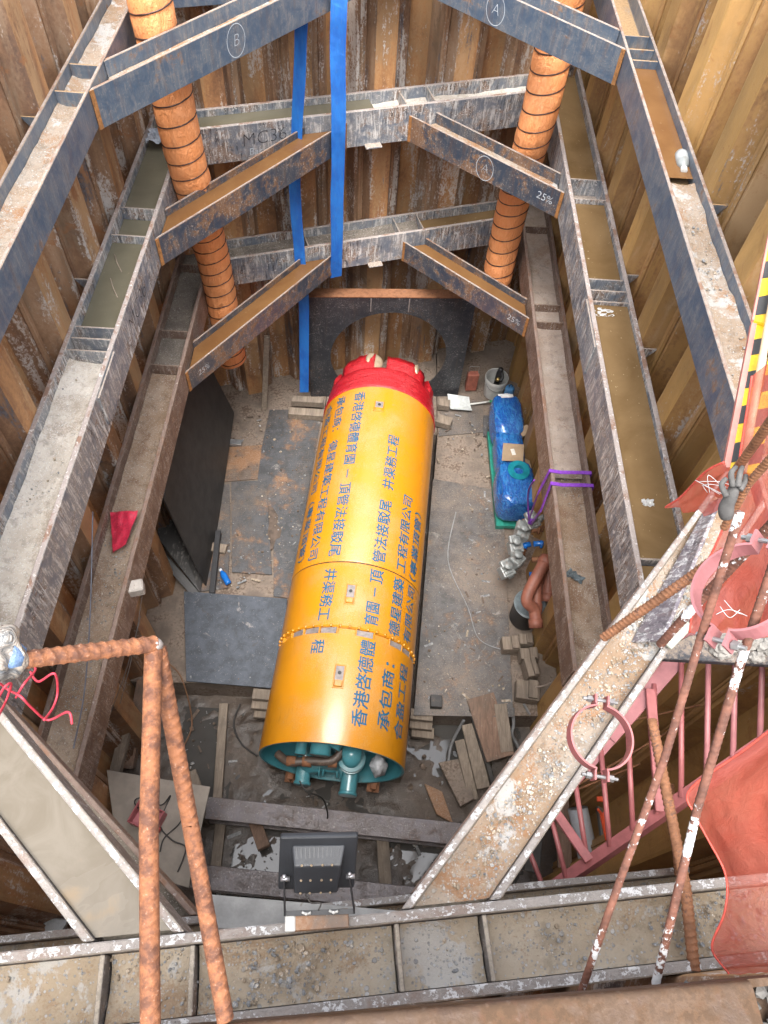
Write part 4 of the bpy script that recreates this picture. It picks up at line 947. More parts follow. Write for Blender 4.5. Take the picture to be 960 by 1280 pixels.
def plank(a, b, w, h, label, mat=None, name='timber_plank', cat='timber', up=(0, 0, 1), group=None, bevel=0.004):
    a, b = Vector(a), Vector(b); m = MB(); m.bar(a, b, w, h, up); o = m.build(name, mat or TIMBER, bevel=bevel, loc=(a + b) / 2); return tag(o, label, cat, group)
# timbers by the head
plank(P(365, 501, 0.12) , P(404, 503, 0.12), 0.10, 0.10, 'upper of two pale timbers beside the red head, left')
plank(P(361, 516, 0.05), P(405, 519, 0.05), 0.12, 0.10, 'lower of two pale timbers beside the red head, left')
plank(P(548, 505, 0.06), P(562, 507, 0.06), 0.12, 0.10, 'short timber end beyond the red head, right')
plank(P(546, 525, 0.05), P(564, 530, 0.05), 0.14, 0.10, 'short timber end just right of the yellow shell by the shovel')
plank(P(330, 514, -0.03) + V(0, 0.02, 0), P(334, 420, 1.05) + V(0, 0.0, 0), 0.07, 0.05, 'grey timber post standing against the end wall left of the dark panel', up=(0, 1, 0.1))
plank(P(278, 552, 0.02), P(302, 554, 0.02), 0.08, 0.045, 'short bright metal channel on the rusty floor plate', simple('bright_channel', (0.35, 0.36, 0.37), 0.35, 0.7), 'metal_channel', 'channel')
plank(P(256, 683, 0.03), P(283, 687, 0.03), 0.11, 0.05, 'short pale plank under the black bar')
plank(P(273, 664, 0.10), P(265, 742, 0.05), 0.062, 0.05, 'black steel bar lying across a pale plank', simple('black_bar', (0.03, 0.03, 0.032), 0.5, 0.3), 'steel_bar', 'bar')
BLUEP = simple('blue_plastic', (0.01, 0.12, 0.42), 0.2, var=0.25, sc=20, Coat_Weight=0.3)
d = (P(286, 728, 0.04) - P(276, 711, 0.04)); Lb = d.length
bo = thing('water_bottle', 'small blue plastic bottle lying left of the machine', 'bottle', P(281, 720, 0.01))
m = MB(); m.smooth = True; m.lathe([(0.0, 0), (0.032, 0.004), (0.036, 0.02), (0.034, 0.06), (0.037, 0.09), (0.036, 0.14), (0.026, 0.17), (0.014, 0.185), (0.014, 0.2)], P(286, 730, 0.05), -d.normalized(), 20); m.build('bottle_body', BLUEP, bo)
m = MB(); m.lathe([(0.017, 0.19), (0.017, 0.215), (0, 0.215)], P(286, 730, 0.05), -d.normalized(), 14); m.build('cap', simple('white_cap', (0.6, 0.62, 0.65), 0.4), bo)

# ------------------------------------------------------------------ things by the right wall
WHITEP = simple('scuffed_white_plastic', (0.46, 0.46, 0.44), 0.4, var=0.15, dirt=(0.35, 0.31, 0.27), dirt_amt=0.25)
bk = P(616, 492, 0.0); bu = thing('bucket', 'white plastic bucket with a drill standing in it by the end wall', 'bucket', bk)
m = MB(); m.smooth = True
m.lathe([(0.0, 0.003), (0.125, 0.0), (0.128, 0.01), (0.148, 0.27), (0.156, 0.272), (0.156, 0.292), (0.158, 0.32), (0.152, 0.335), (0.146, 0.33), (0.142, 0.25), (0.12, 0.02), (0, 0.02)], bk, (0, 0, 1), 40)
m.build('bucket_body', WHITEP, bu).data.set_sharp_from_angle(angle=R(40))
m = MB(); m.smooth = True; m.tube([bk + V(0.155 * math.cos(a), 0.155 * math.sin(a) , 0.30 - 0.10 * math.sin(a / 1.0 if 0 else (a - math.pi) if a > math.pi else a) ) for a in [math.pi * (1 + k / 16) for k in range(17)]], 0.004, 6); m.build('handle', simple('wire', (0.3, 0.3, 0.3), 0.4, 0.8), bu)
dr = thing('power_drill', 'black and brass power drill standing in the white bucket', 'drill', bk + V(0, 0, 0.05))
m = MB(); m.smooth = True; m.tube(smooth_path([bk + V(0.01, 0.02, 0.06), bk + V(0.02, 0.0, 0.3), bk + V(0.03, 0.03, 0.46)], 6), [0.04] * 6 + [0.045] * 4 + [0.035] * 3, 14); m.build('drill_body', simple('black_plastic', (0.02, 0.02, 0.022), 0.4), dr)
m = MB(); m.smooth = True; m.tube([bk + V(0.02, -0.03, 0.33), bk + V(-0.01, -0.08, 0.35)], 0.024, 12); m.build('brass_collar', simple('brass', (0.55, 0.40, 0.16), 0.3, 0.8), dr)
m = MB(); m.smooth = True; m.tube(smooth_path([bk + V(0.03, 0.03, 0.42), bk + V(0.06, -0.04, 0.38), bk + V(0.03, -0.1, 0.34)], 5), 0.022, 10); m.build('handle', simple('black_rubber', (0.025, 0.025, 0.025), 0.6), dr)
cb = P(632, 506, 0.0); cy = thing('blue_canister', 'dented blue canister standing between the bucket and the pump', 'canister', cb)
CANB = simple('blue_paint', (0.05, 0.16, 0.33), 0.4, var=0.2, dirt=(0.3, 0.27, 0.24), dirt_amt=0.35)
m = MB(); m.smooth = True; m.lathe([(0.0, 0), (0.062, 0.002), (0.065, 0.02), (0.065, 0.30), (0.055, 0.325), (0.03, 0.335), (0.028, 0.36), (0, 0.362)], cb, (0, 0.05, 1), 28); m.build('canister_body', CANB, cy).data.set_sharp_from_angle(angle=R(40))
m = MB(); m.smooth = True; m.tube([cb + V(0.022 * math.cos(a), 0, 0.36 + 0.035 * math.sin(a)) for a in [math.pi * k / 10 for k in range(11)]], 0.006, 6); m.build('handle', DARK, cy)
m = MB(); m.smooth = True; m.tube(smooth_path([cb + V(0.05, -0.02, 0.12), cb + V(0.14, -0.05, 0.2), cb + V(0.16, 0.02, 0.3)], 6), 0.01, 8); m.build('hose', WHITEP, cy)
rb = P(586, 487, 0.0); rbx = thing('red_tool_box', 'small brick red metal case with a wire handle by the end wall', 'case', rb)
m = MB(); m.box(rb + V(0.02, 0.02, 0.15), (0.15, 0.09, 0.30), 0.1); m.build('case_body', simple('brick_red', (0.28, 0.09, 0.06), 0.6, var=0.3, dirt=(0.3, 0.25, 0.22), dirt_amt=0.3), rbx, bevel=0.008)
m = MB(); a = rb + V(-0.045, 0.02, 0.30); m.tube([a, a + V(0, 0, 0.12), a + V(0.13, 0.01, 0.12), a + V(0.13, 0.01, 0)], 0.004, 6); m.build('handle', simple('wire2', (0.35, 0.35, 0.35), 0.4, 0.8), rbx)
sh = thing('shovel', 'white shovel with a square blade and green grip lying by the red head', 'shovel', P(575, 505, 0.0))
b0, b1, b2, b3 = P(559, 494, 0.05), P(586, 498, 0.03), P(590, 515, 0.02), P(563, 513, 0.03)
m = MB(); m.smooth = True
vs = []
for i in range(7):
    for j in range(7):
        u, v = i / 6, j / 6; p = (b0 * (1 - u) + b1 * u) * (1 - v) + (b3 * (1 - u) + b2 * u) * v
        vs.append(p + V(0, 0, 0.03 * (2 * v - 1) ** 2 + 0.02 * (1 - u) * 0))
m.add(vs + [v - V(0, 0, 0.004) for v in vs], [(i * 7 + j, i * 7 + j + 1, (i + 1) * 7 + j + 1, (i + 1) * 7 + j) for i in range(6) for j in range(6)] + [(49 + i * 7 + j, 49 + (i + 1) * 7 + j, 49 + (i + 1) * 7 + j + 1, 49 + i * 7 + j + 1) for i in range(6) for j in range(6)])
m.build('blade', simple('white_enamel', (0.46, 0.48, 0.47), 0.4, dirt=(0.4, 0.38, 0.34), dirt_amt=0.15), sh)
s0, s1, s2 = (b1 + b2) / 2 + V(0, 0, 0.02), P(612, 502, 0.05), P(624, 500, 0.06)
m = MB(); m.smooth = True; m.tube([s0, s1], 0.013, 10); m.build('shaft', simple('pale_shaft', (0.5, 0.5, 0.47), 0.5), sh)
m = MB(); m.smooth = True; m.tube([s1, s2], 0.016, 10); m.tube([s2 + V(0, 0.05, 0.01), s2 + V(0.005, -0.05, 0.01)], 0.014, 10); m.build('grip', simple('green_grip', (0.02, 0.22, 0.09), 0.4), sh)

# blue wrapped pump on its green base
pu = thing('wrapped_pump', 'pump wrapped in shiny blue plastic film on a green base by the right wall', 'pump', P(632, 600, 0.0))
GREEN = simple('green_paint', (0.02, 0.20, 0.15), 0.4, dirt=(0.2, 0.2, 0.17), dirt_amt=0.2)
n = N('blue_film'); p_ = n.pos(); w1 = n.noise(n.map(p_, (14, 5, 14), rot=(0.4, 0.2, 0.5)), 1.2, 4, 0.7, 1.6); w2 = n.noise(p_, 22, 3, 0.6, 1.2); n.bump(n.math('ADD', w1, n.mul(w2, 0.5)), 0.9, 0.035)
FILMB = n.fin(n.mix(n.step(w1, 0.4, 0.65), (0.006, 0.075, 0.32), (0.025, 0.18, 0.46)), 0.16, 0.0, Coat_Weight=0.6, Coat_Roughness=0.08)
c0, c1 = P(622, 545, 0.0), P(636, 678, 0.0); dv = (c1 - c0).normalized(); sv_ = Vector((dv.y, -dv.x, 0))
if sv_.x < 0: sv_ = -sv_
def bp(t, l, z): return c0 + dv * t + sv_ * l + V(0, 0, z)
m = MB(); m.bar(bp(0.0, -0.10, 0.05), bp(1.45, -0.10, 0.05), 0.10, 0.08); m.bar(bp(0.0, 0.20, 0.05), bp(1.45, 0.20, 0.05), 0.10, 0.08)
for t in (0.05, 0.7, 1.4): m.bar(bp(t, -0.06, 0.045), bp(t, 0.17, 0.045), 0.08, 0.06)
m.build('base_frame', GREEN, pu, bevel=0.004)
def wrap(t, l, z, sx, sy, sz, seed, sub=4):
    m = MB(); m.smooth = True; m.blob(bp(t, l, z), (1, 1, 1), sub, 0, seed)
    return m
def wrapped(name, t, l, z, half, seed, box=0.5, sub=4):
    bm = bmesh.new(); bmesh.ops.create_icosphere(bm, subdivisions=sub, radius=1); vs = []
    for v in bm.verts:
        q = v.co; k = [math.copysign(abs(a) ** box, a) for a in q]; mx = max(abs(a) for a in k); q2 = Vector(k)
        f = 1 + 0.07 * mnoise.noise(q * 2.4 + V(seed, 0, 0)) + 0.05 * (1 - abs(mnoise.noise(V(q.x * 5, q.y * 2.2, q.z * 5) + V(0, seed, 0))) * 2)
        q2 = q2 * f; vs.append(bp(t + q2.y * half[1], l + q2.x * half[0], z + q2.z * half[2]))
    m = MB(); m.smooth = True; m.add(vs, [[v.index for v in f.verts] for f in bm.faces]); bm.free()
    return m.build(name, FILMB, pu)
wrapped('motor_wrap', 0.02, 0.05, 0.30, (0.19, 0.33, 0.21), 3)
wrapped('coupling_wrap', 0.55, 0.04, 0.28, (0.17, 0.34, 0.18), 8)
wrapped('casing_wrap', 1.10, 0.05, 0.31, (0.22, 0.32, 0.25), 14)
m = MB(); m.smooth = True; m.lathe([(0.03, 0.0), (0.055, 0.0), (0.055, 0.05), (0.125, 0.055), (0.13, 0.075), (0.06, 0.08), (0.05, 0.03), (0.03, 0.0)], bp(0.98, 0.06, 0.52), (0, -0.1, 1), 30); fl = m.build('outlet_flange', simple('teal_flange', (0.01, 0.19, 0.24), 0.2, Coat_Weight=0.5), pu); fl.data.set_sharp_from_angle(angle=R(40))
m = MB()
for dx, dy, r_ in ((0, 0, 0.1), (-0.03, 0.03, 0.0)): m.box(bp(-0.25, 0.05, 0.47) + V(dx, dy, r_ * 0.2), (0.16, 0.045, 0.02), 0.1 + r_)
m.box(bp(-0.25, 0.05, 0.485), (0.045, 0.10, 0.02), 0.1)
m.build('foam_strip', simple('white_foam', (0.66, 0.66, 0.66), 0.6), pu)
CARD = simple('brown_cardboard', (0.30, 0.215, 0.135), 0.85, var=0.15, sc=8, dirt=(0.2, 0.15, 0.1), dirt_amt=0.2)
def card(px, z, label, bend=0.0, h=0.008, tape=False):
    c = [P(x, y, z + dz) for (x, y), dz in zip(px, (0, bend, bend * 0.5, 0))]
    m = MB(); m.slab(c if (c[1] - c[0]).cross(c[2] - c[0]).z > 0 else c[::-1], (0, 0, 1), h); o = m.build('cardboard_sheet', CARD, bevel=0.002, loc=c[0]); tag(o, label, 'cardboard')
    if tape:
        k = sum(c, Vector()) / 4 + V(0, 0, h + 0.003); m = MB(); m.box(k, (0.045, 0.09, 0.003), 0.2); m.build('paper_label', simple('paper', (0.6, 0.58, 0.54), 0.8), o)
card([(629, 554), (655, 556), (654, 577), (627, 576)], 0.55, 'square cardboard flap with a white sticker on top of the wrapped pump', 0.02, tape=True)
card([(645, 536), (659, 531), (667, 541), (653, 546)], 0.42, 'small tilted cardboard scrap by the far end of the pump', 0.06)
card([(654, 572), (662, 576), (665, 588), (656, 585)], 0.35, 'folded cardboard scrap between pump and beam', -0.05)

# hanging valve cluster, purple rope, brown pipes, drum
VALV = simple('pale_grey_valve_paint', (0.23, 0.245, 0.24), 0.35, var=0.2, sc=20, dirt=(0.17, 0.13, 0.11), dirt_amt=0.45)
VC = thing('valve_manifold', 'cluster of pale grey valves hanging by purple rope below the lowest right beam', 'manifold', P(660, 690, 0.6))
zv = 0.85
mm = [(664, 654), (652, 667), (644, 684), (645, 700), (633, 714)]
for i, (x, y) in enumerate(mm):
    c = P(x, y, zv - 0.11 * i); m = MB(); m.smooth = False
    ang_ = (0.5, 1.3, 0.2, 0.9, 0.5)[i]; rm = Matrix.Rotation(ang_, 3, 'Z') @ Matrix.Rotation(0.3, 3, 'X')
    m.box(c, (0.15, 0.14, 0.13), rm); m.box(c + V(-0.03, 0.04, 0.09), (0.11, 0.09, 0.07), rm); m.box(c + V(0.01, -0.04, 0.05), (0.10, 0.05, 0.05), rm)
    o = m.build('valve_body', VALV, VC, bevel=0.014, seg=2)
    m = MB(); m.smooth = True; a_ = c + rm @ V(0.02, -0.055, 0.0); m.lathe([(0.034, 0), (0.034, 0.03), (0.024, 0.032), (0.022, 0.012), (0, 0.012)], a_, rm @ V(0, -1, 0.3), 16); m.build('port', VALV, o)
    m = MB(); m.lathe([(0.02, 0), (0.02, 0.004), (0, 0.004)], a_ + (rm @ V(0, -1, 0.3)).normalized() * 0.015, rm @ V(0, -1, 0.3), 12); m.build('port_bore', DARK, o)
    m = MB(); m.smooth = True; m.tube([c + rm @ V(0.06, 0, 0), c + rm @ V(0.17, 0.01, 0.02)], 0.032, 12); m.tube([c + rm @ V(0.10, 0, 0), c + rm @ V(0.115, 0.005, 0.005)], 0.045, 6); m.build('union', [VALV, RUST, BLUEP, RUST, VALV][i], o)
    m = MB(); m.smooth = True
    m.lathe([(0.012, 0), (0.012, 0.05), (0.05, 0.055), (0.05, 0.068), (0.0, 0.07)], c + rm @ V(-0.02, 0.03, 0.09), rm @ V(0.1, 0.2, 1), 14); m.build('hand_wheel', VALV, o)
for k, (dx, dy, dz, mt) in enumerate([(0.16, 0.03, -0.02, RUST), (0.20, -0.12, -0.06, BLUEP), (0.17, -0.28, -0.12, RUST), (0.14, -0.42, -0.2, BLUEP)]):
    c = P(664, 664, zv) + V(dx * 0.6, dy, dz); m = MB(); m.smooth = True; m.tube([c + V(-0.09, 0, 0), c + V(0.07, 0.02, 0.0)], 0.03, 12); m.tube([c + V(-0.02, 0, 0), c + V(0.0, 0, 0)], 0.045, 12); m.build('coupling', mt, VC)
PURP = simple('purple_webbing', (0.20, 0.045, 0.42), 0.6, var=0.25, sc=40)
rp_ = thing('purple_rope', 'purple webbing lashed twice around the lowest right beam', 'rope', P(705, 598, H3))
q = w3r; zt = H3 + 0.012
for (t_px, dx) in (((700, 590), 0), ((705, 606), 0)):
    t = q.tp(*t_px); lo = q.h + 0.012
    a0 = q.A + q.d * t; sI = q.s if q.s.x < 0 else -q.s
    pts = [a0 - sI * lo + V(0, 0, H3 - 0.25), a0 - sI * lo + V(0, 0, zt), a0 - sI * 0.1 + V(0, 0.01, H3 - 0.004), a0 + sI * 0.08 + V(0, 0.0, H3 - 0.004), a0 + sI * lo + V(0, 0, zt)]
    pts += [a0 + sI * (lo + 0.01) + V(0, -0.05, H3 - 0.33), P(664, 655, 1.0)] if t_px[1] > 600 else [a0 + sI * (lo + 0.02) + V(0, 0.0, H3 - 0.33), P(661, 650, 1.05)]
    m = MB()
    for i in range(len(pts) - 1): m.bar(pts[i], pts[i + 1], 0.034, 0.006, up=(0, 0, 1) if abs((pts[i + 1] - pts[i]).normalized().z) < 0.8 else (1, 0, 0))
    m.build('webbing_turn', PURP, rp_)
m = MB(); m.smooth = True; m.blob(P(663, 652, 1.0), (0.03, 0.03, 0.05), 2, 0.4, 4); m.tube(smooth_path([P(661, 650, 1.05), P(660, 628, 1.3), P(661, 612, 1.6), P(668, 600, 1.95)], 6), 0.008, 8); m.build('knot', PURP, rp_)
CLAY = simple('brown_pipe_clay', (0.27, 0.10, 0.065), 0.55, var=0.25, sc=10, dirt=(0.20, 0.12, 0.09), dirt_amt=0.3)
def pipe(pts, r, label, mat=CLAY, name='drain_pipe'):
    m = MB(); m.smooth = True; pp_ = smooth_path(pts, 8); m.tube(pp_, r, 20, caps=False); m.tube(pp_, r - 0.006, 20, caps=False)
    for e_, d_ in ((0, 1), (-1, -2)):
        ax_ = (pp_[e_] - pp_[d_]).normalized(); m.lathe([(r - 0.006, 0.0005), (r, 0.0005)], pp_[e_], ax_, 20)
        m.lathe([(r, -0.09), (r + 0.010, -0.088), (r + 0.010, -0.002), (r, 0.0)], pp_[e_], ax_, 20)
    o = m.build(name, mat, loc=pp_[0]); return tag(o, label, 'pipe')
pipe([P(684, 697, 0.95), P(674, 715, 0.92), P(662, 738, 0.84), P(659, 752, 0.78), P(668, 763, 0.70), P(670, 785, 0.62)], 0.062, 'bent brown drain pipe leaning over the black drum')
pipe([P(688, 694, 0.8), P(686, 720, 0.72), P(684, 752, 0.60)], 0.06, 'straight brown drain pipe close to the lowest right beam')
pipe([P(672, 720, 0.75), P(671, 742, 0.72), P(670, 765, 0.66)], 0.052, 'short brown pipe stub squeezed between the two others')
db = P(654, 772, 0.0); drm = thing('plastic_drum', 'black plastic drum with a grey lid under the brown pipes', 'drum', db)
m = MB(); m.smooth = True; m.lathe([(0.0, 0), (0.155, 0.0), (0.16, 0.02), (0.165, 0.3), (0.172, 0.31), (0.172, 0.335)], db, (0, 0, 1), 40); m.build('drum_body', simple('black_drum', (0.03, 0.032, 0.034), 0.45, dirt=(0.2, 0.17, 0.14), dirt_amt=0.25), drm).data.set_sharp_from_angle(angle=R(40))
m = MB(); m.smooth = True; m.lathe([(0.172, 0.336), (0.176, 0.352), (0.164, 0.360), (0.15, 0.350), (0, 0.352)], db, (0, 0, 1), 40); m.build('lid', simple('grey_lid', (0.16, 0.19, 0.20), 0.35, dirt=(0.4, 0.38, 0.35), dirt_amt=0.15), drm).data.set_sharp_from_angle(angle=R(40))
# timber blocks and boards at the near end of the right plate
for i, (x, y, l_, w_, a_, lab) in enumerate([(638, 806, 0.19, 0.15, 0.05, 'grey timber block left of the stacked offcuts'), (657, 800, 0.16, 0.12, 0.0, 'small timber offcut below the brown pipe'), (660, 820, 0.19, 0.12, 0.05, 'middle timber offcut of the row along the right beam'),
                                             (662, 838, 0.12, 0.20, 0.2, 'upright grey timber offcut behind the broad low block'), (659, 864, 0.24, 0.20, -0.1, 'broad low timber block nearest the diagonal brace')]):
    c = P(x, y, 0.1); h_ = (0.14, 0.12, 0.16, 0.2, 0.13)[i]
    m = MB(); m.box(V(c.x, c.y, 0.012 + h_ / 2), (l_, w_, h_), a_); m.box(V(c.x + l_ * 0.2, c.y, 0.014 + h_ + 0.02), (l_ * 0.4, w_ * 0.96, 0.04), a_); o = m.build('timber_block', TIMBER, bevel=0.005, loc=V(c.x, c.y, 0.012)); tag(o, lab, 'timber')
plank(P(600, 870, 0.03), P(626, 948, -0.06), 0.30, 0.025, 'broad brown board sloping off the right floor plate', TIMBER_RED, up=(0, 0, 1))
plank(P(625, 880, 0.02), P(634, 940, -0.05), 0.13, 0.03, 'narrow board beside the broad sloping one')
plank(P(588, 886, 0.0), P(618, 985, -0.22), 0.045, 0.045, 'dark steel angle lying across the sloping boards', DARK, 'steel_bar', 'bar')
plank(P(585, 905, -0.10), P(604, 985, -0.26), 0.14, 0.03, 'grey split board under the dark angle')
plank(P(574, 925, -0.16), P(592, 1000, -0.30), 0.10, 0.03, 'wet board at the edge of the puddle right of the machine')
lean([P(530, 980, -0.35), P(545, 1018, -0.33), P(566, 1030, -0.34), P(552, 990, -0.36)], 0.02, PL_RUST, 'small rusty steel plate lying in the puddle by the machine', 'steel_plate', 'plate')
lean([P(548, 955, -0.34), P(575, 1010, -0.30), P(592, 1000, -0.30), P(575, 950, -0.32)], 0.05, CONC, 'broken concrete slab beside the puddle', 'concrete_slab', 'slab')
GREYPIPE = simple('grey_conduit', (0.15, 0.15, 0.15), 0.5)
def rod(pts, r, label, mat=None, name='steel_rod', cat='rod', n=6):
    m = MB(); m.smooth = True; pth = smooth_path(pts, n); m.tube(pth, r, 8); return tag(m.build(name, mat or GREYPIPE, loc=pth[0]), label, cat)
rod([P(641, 885, 0.0), P(642, 905, -0.1), P(640, 918, -0.15), P(646, 930, -0.2), P(652, 945, -0.25)], 0.018, 'bent grey conduit right of the sloping boards')
rod([P(655, 880, 0.02), P(663, 895, -0.05)], 0.015, 'short grey conduit under the last timber block')
rod([P(580, 900, -0.05), P(570, 918, -0.2), P(563, 935, -0.3), P(560, 960, -0.38)], 0.016, 'grey hose curling over the plate edge into the puddle')
rod([P(600, 910, -0.1), P(590, 960, -0.22)], 0.008, 'thin dark rod beside the dark steel angle', DARK)
rod([P(661, 859, 0.16), P(676, 858, 0.2), P(704, 848, 0.35)], 0.010, 'thin bent metal rod lying on the low timber block', simple('rusty_wire', (0.25, 0.2, 0.16), 0.6))
for i, (x, y, z, dx) in enumerate(((527, 893, -0.06, 0), (526, 904, -0.15, 0.02), (528, 915, -0.24, -0.01))):
    plank(P(x - 14, y, z), P(x + 14, y + 3, z), 0.11, 0.07, ('top', 'middle', 'bottom')[i] + ' timber of the packing stack under the near end of the right plate')
for i, (x, y, z) in enumerate(((326, 868, -0.06), (325, 880, -0.15), (328, 891, -0.24))):
    plank(P(x - 10, y, z), P(x + 16, y + 2, z), 0.11, 0.07, ('top', 'middle', 'bottom')[i] + ' timber of the packing stack left of the rear of the machine')
plank(P(545, 870, 0.05) , P(545, 885, 0.05), 0.12, 0.08, 'small black block on the plate edge beside the lettering', DARK, 'packing_block', 'block')

# floor beams in front of the machine and loose timber in the wet pocket
def floor_beam(px0, px1, top, dep, wid, label):
    return hbeam('floor_beam', label, 'beam', P(*px0, top), P(*px1, top), top, wid, dep, FLOORB, tf=wid / 2 - 0.007, tw=0.012, group='steel beams on the pit floor')
FLOORB = steel('wet_brown_beam', (0.085, 0.072, 0.078), (0.11, 0.09, 0.085), (0.12, 0.06, 0.04), (0.14, 0.09, 0.07), 0.25, (0.13, 0.105, 0.10), 0.35, 0.2, (0.4, 0.38, 0.36), 0.0, 0.35)
def ibeam(px0, px1, top, label):                   # web upright: wide top flange seen from above
    A, B = P(*px0, top), P(*px1, top); d = (B - A).normalized(); s = V(d.y, -d.x, 0); w, h, tf, tw = 0.10, 0.22, 0.014, 0.005
    prof = [(-w, -h), (w, -h), (w, -h + tf), (tw, -h + tf), (tw, -tf), (w, -tf), (w, 0), (-w, 0), (-w, -tf), (-tw, -tf), (-tw, -h + tf), (-w, -h + tf)]
    vs = [e_ + s * a + V(0, 0, z) for e_ in (A, B) for a, z in prof]; c = 12
    m = MB(); m.add(vs, [(k, (k + 1) % c, c + (k + 1) % c, c + k) for k in range(c)] + [[0, 1, 2, 3, 10, 11][::-1], [3, 4, 9, 10][::-1], [4, 5, 6, 7, 8, 9][::-1], [c + k for k in (0, 1, 2, 3, 10, 11)], [c + k for k in (3, 4, 9, 10)], [c + k for k in (4, 5, 6, 7, 8, 9)]])
    return tag(m.build('floor_beam', FLOORB, bevel=0.004, loc=(A + B) / 2 - V(0, 0, h)), label, 'beam', 'steel beams on the pit floor')
ibeam((215, 1005), (600, 1045), -0.1, 'farther of two steel beams across the wet pocket behind the machine')
ibeam((215, 1092), (560, 1128), -0.1, 'nearer of two steel beams across the wet pocket, behind the floodlight')
plank(P(280, 880, FZ + 0.06), P(272, 1000, FZ + 0.06), 0.09, 0.06, 'muddy plank lying lengthwise left of the machine rear')
plank(P(238, 965, FZ + 0.06), P(245, 985, FZ + 0.06), 0.12, 0.06, 'short plank end beyond the plywood sheet')
plank(P(276, 1030, FZ + 0.06), P(268, 1100, FZ + 0.06), 0.10, 0.06, 'muddy plank lying between the two floor beams, left')
plank(P(478, 1045, FZ + 0.08), P(482, 1110, FZ + 0.06), 0.12, 0.06, 'muddy plank lying between the two floor beams, right')
plank(P(316, 1020, FZ + 0.1), P(330, 1060, FZ + 0.2), 0.12, 0.05, 'dark plank propped against the nearer floor beam', TIMBER_RED)
plank(P(165, 880, 0.3), P(140, 985, 0.1), 0.10, 0.09, 'dark timber leaning along the foot of the left wall')
plank(P(180, 850, 0.0), P(160, 960, -0.3), 0.12, 0.10, 'second dark timber along the foot of the left wall', TIMBER_RED)
# plywood sheet with the pink case
PLY = simple('muddy_plywood', (0.25, 0.215, 0.18), 0.85, var=0.15, sc=6, dirt=(0.14, 0.11, 0.09), dirt_amt=0.15)
zp = 0.62
pl = [P(134, 963, zp + 0.03), P(263, 984, zp), P(236, 1110, zp - 0.05), P(150, 1085, zp)]
m = MB(); m.slab([pl[3], pl[2], pl[1], pl[0]], (0, 0, 1), 0.018); tag(m.build('plywood_sheet', PLY, bevel=0.002, loc=pl[3]), 'muddy plywood sheet carrying a pink case, seen behind the rebar posts', 'plywood')
for i, (x, y) in enumerate(((160, 985), (235, 1000), (220, 1075))):
    a = P(x, y, zp - 0.03); plank(V(a.x, a.y, FZ - 0.02), V(a.x, a.y, zp - 0.056), 0.09, 0.09, 'timber prop hidden under the plywood sheet', group='props under the plywood sheet', up=(0, 1, 0))
PINK = simple('pink_plastic', (0.42, 0.13, 0.14), 0.45, var=0.2, dirt=(0.3, 0.2, 0.18), dirt_amt=0.2)
pc = P(184, 1022, zp + 0.1); pk = thing('pink_case', 'open pink plastic case with a black cable on the plywood sheet', 'case', P(184, 1022, zp))
rm = Matrix.Rotation(-0.35, 3, 'Z')
m = MB(); m.box(pc + V(0, 0, -0.06), (0.25, 0.19, 0.02), rm)
for sx in (-1, 1): m.box(pc + rm @ V(sx * 0.118, 0, 0.0), (0.012, 0.19, 0.12), rm)
for sy in (-1, 1): m.box(pc + rm @ V(0, sy * 0.089, 0.0), (0.224, 0.012, 0.12), rm)
m.build('case_shell', PINK, pk, bevel=0.006)
m = MB(); m.smooth = True; m.tube([pc + rm @ V(0.02, -0.05, 0.02), pc + rm @ V(0.05, 0.05, 0.03)], [0.02, 0.03], 12); m.build('grinder', simple('black_tool', (0.03, 0.03, 0.033), 0.5), pk)
m = MB(); m.box(pc + rm @ V(0.135, -0.05, -0.01), (0.03, 0.05, 0.05), rm); m.build('latch', simple('latch_red', (0.35, 0.06, 0.05), 0.5), pk, bevel=0.006)
m = MB(); m.smooth = True; m.tube(smooth_path([pc + rm @ V(0.0, 0.0, 0.05), pc + rm @ V(-0.16, 0.06, 0.0), pc + rm @ V(-0.14, 0.12, -0.03), pc + rm @ V(0.05, 0.13, -0.01), P(213, 995, zp + 0.03), P(200, 1030, zp + 0.02), P(215, 1050, zp + 0.02), P(232, 1060, zp + 0.02), P(222, 1090, zp + 0.01)], 8), 0.006, 6); m.tube(smooth_path([P(200, 1065, zp + 0.02), P(205, 1048, zp + 0.02), P(222, 1032, zp + 0.02), P(230, 1020, zp + 0.02)], 6), 0.006, 6); m.build('cable', DARK, pk)
# corner timber and rubble at the lower left
plank(P(66, 1075, 0.9), P(28, 1180, 0.9), 0.26, 0.05, 'broad muddy plank in the dark lower left corner', TIMBER)
lean([P(48, 1145, 1.0), P(64, 1190, 0.98), P(88, 1150, 1.0), P(76, 1148, 1.02)], 0.05, simple('pale_concrete_chunk', (0.40, 0.41, 0.41), 0.8, dirt=(0.12, 0.1, 0.09), dirt_amt=0.35), 'pale broken block under the milky brace in the lower left corner', 'concrete_block', 'block')
plank(P(5, 1060, 0.6), P(-10, 1170, 0.6), 0.22, 0.05, 'dark plank at the left edge, in the lower corner', TIMBER_RED)
plank(P(-5, 1105, 0.8), P(14, 1130, 0.8), 0.12, 0.05, 'short grey offcut at the left edge of the lower corner', TIMBER)
plank(P(85, 1160, 0.7), P(20, 1200, 0.7), 0.3, 0.05, 'wide board lying low in the lower left corner', TIMBER_RED)

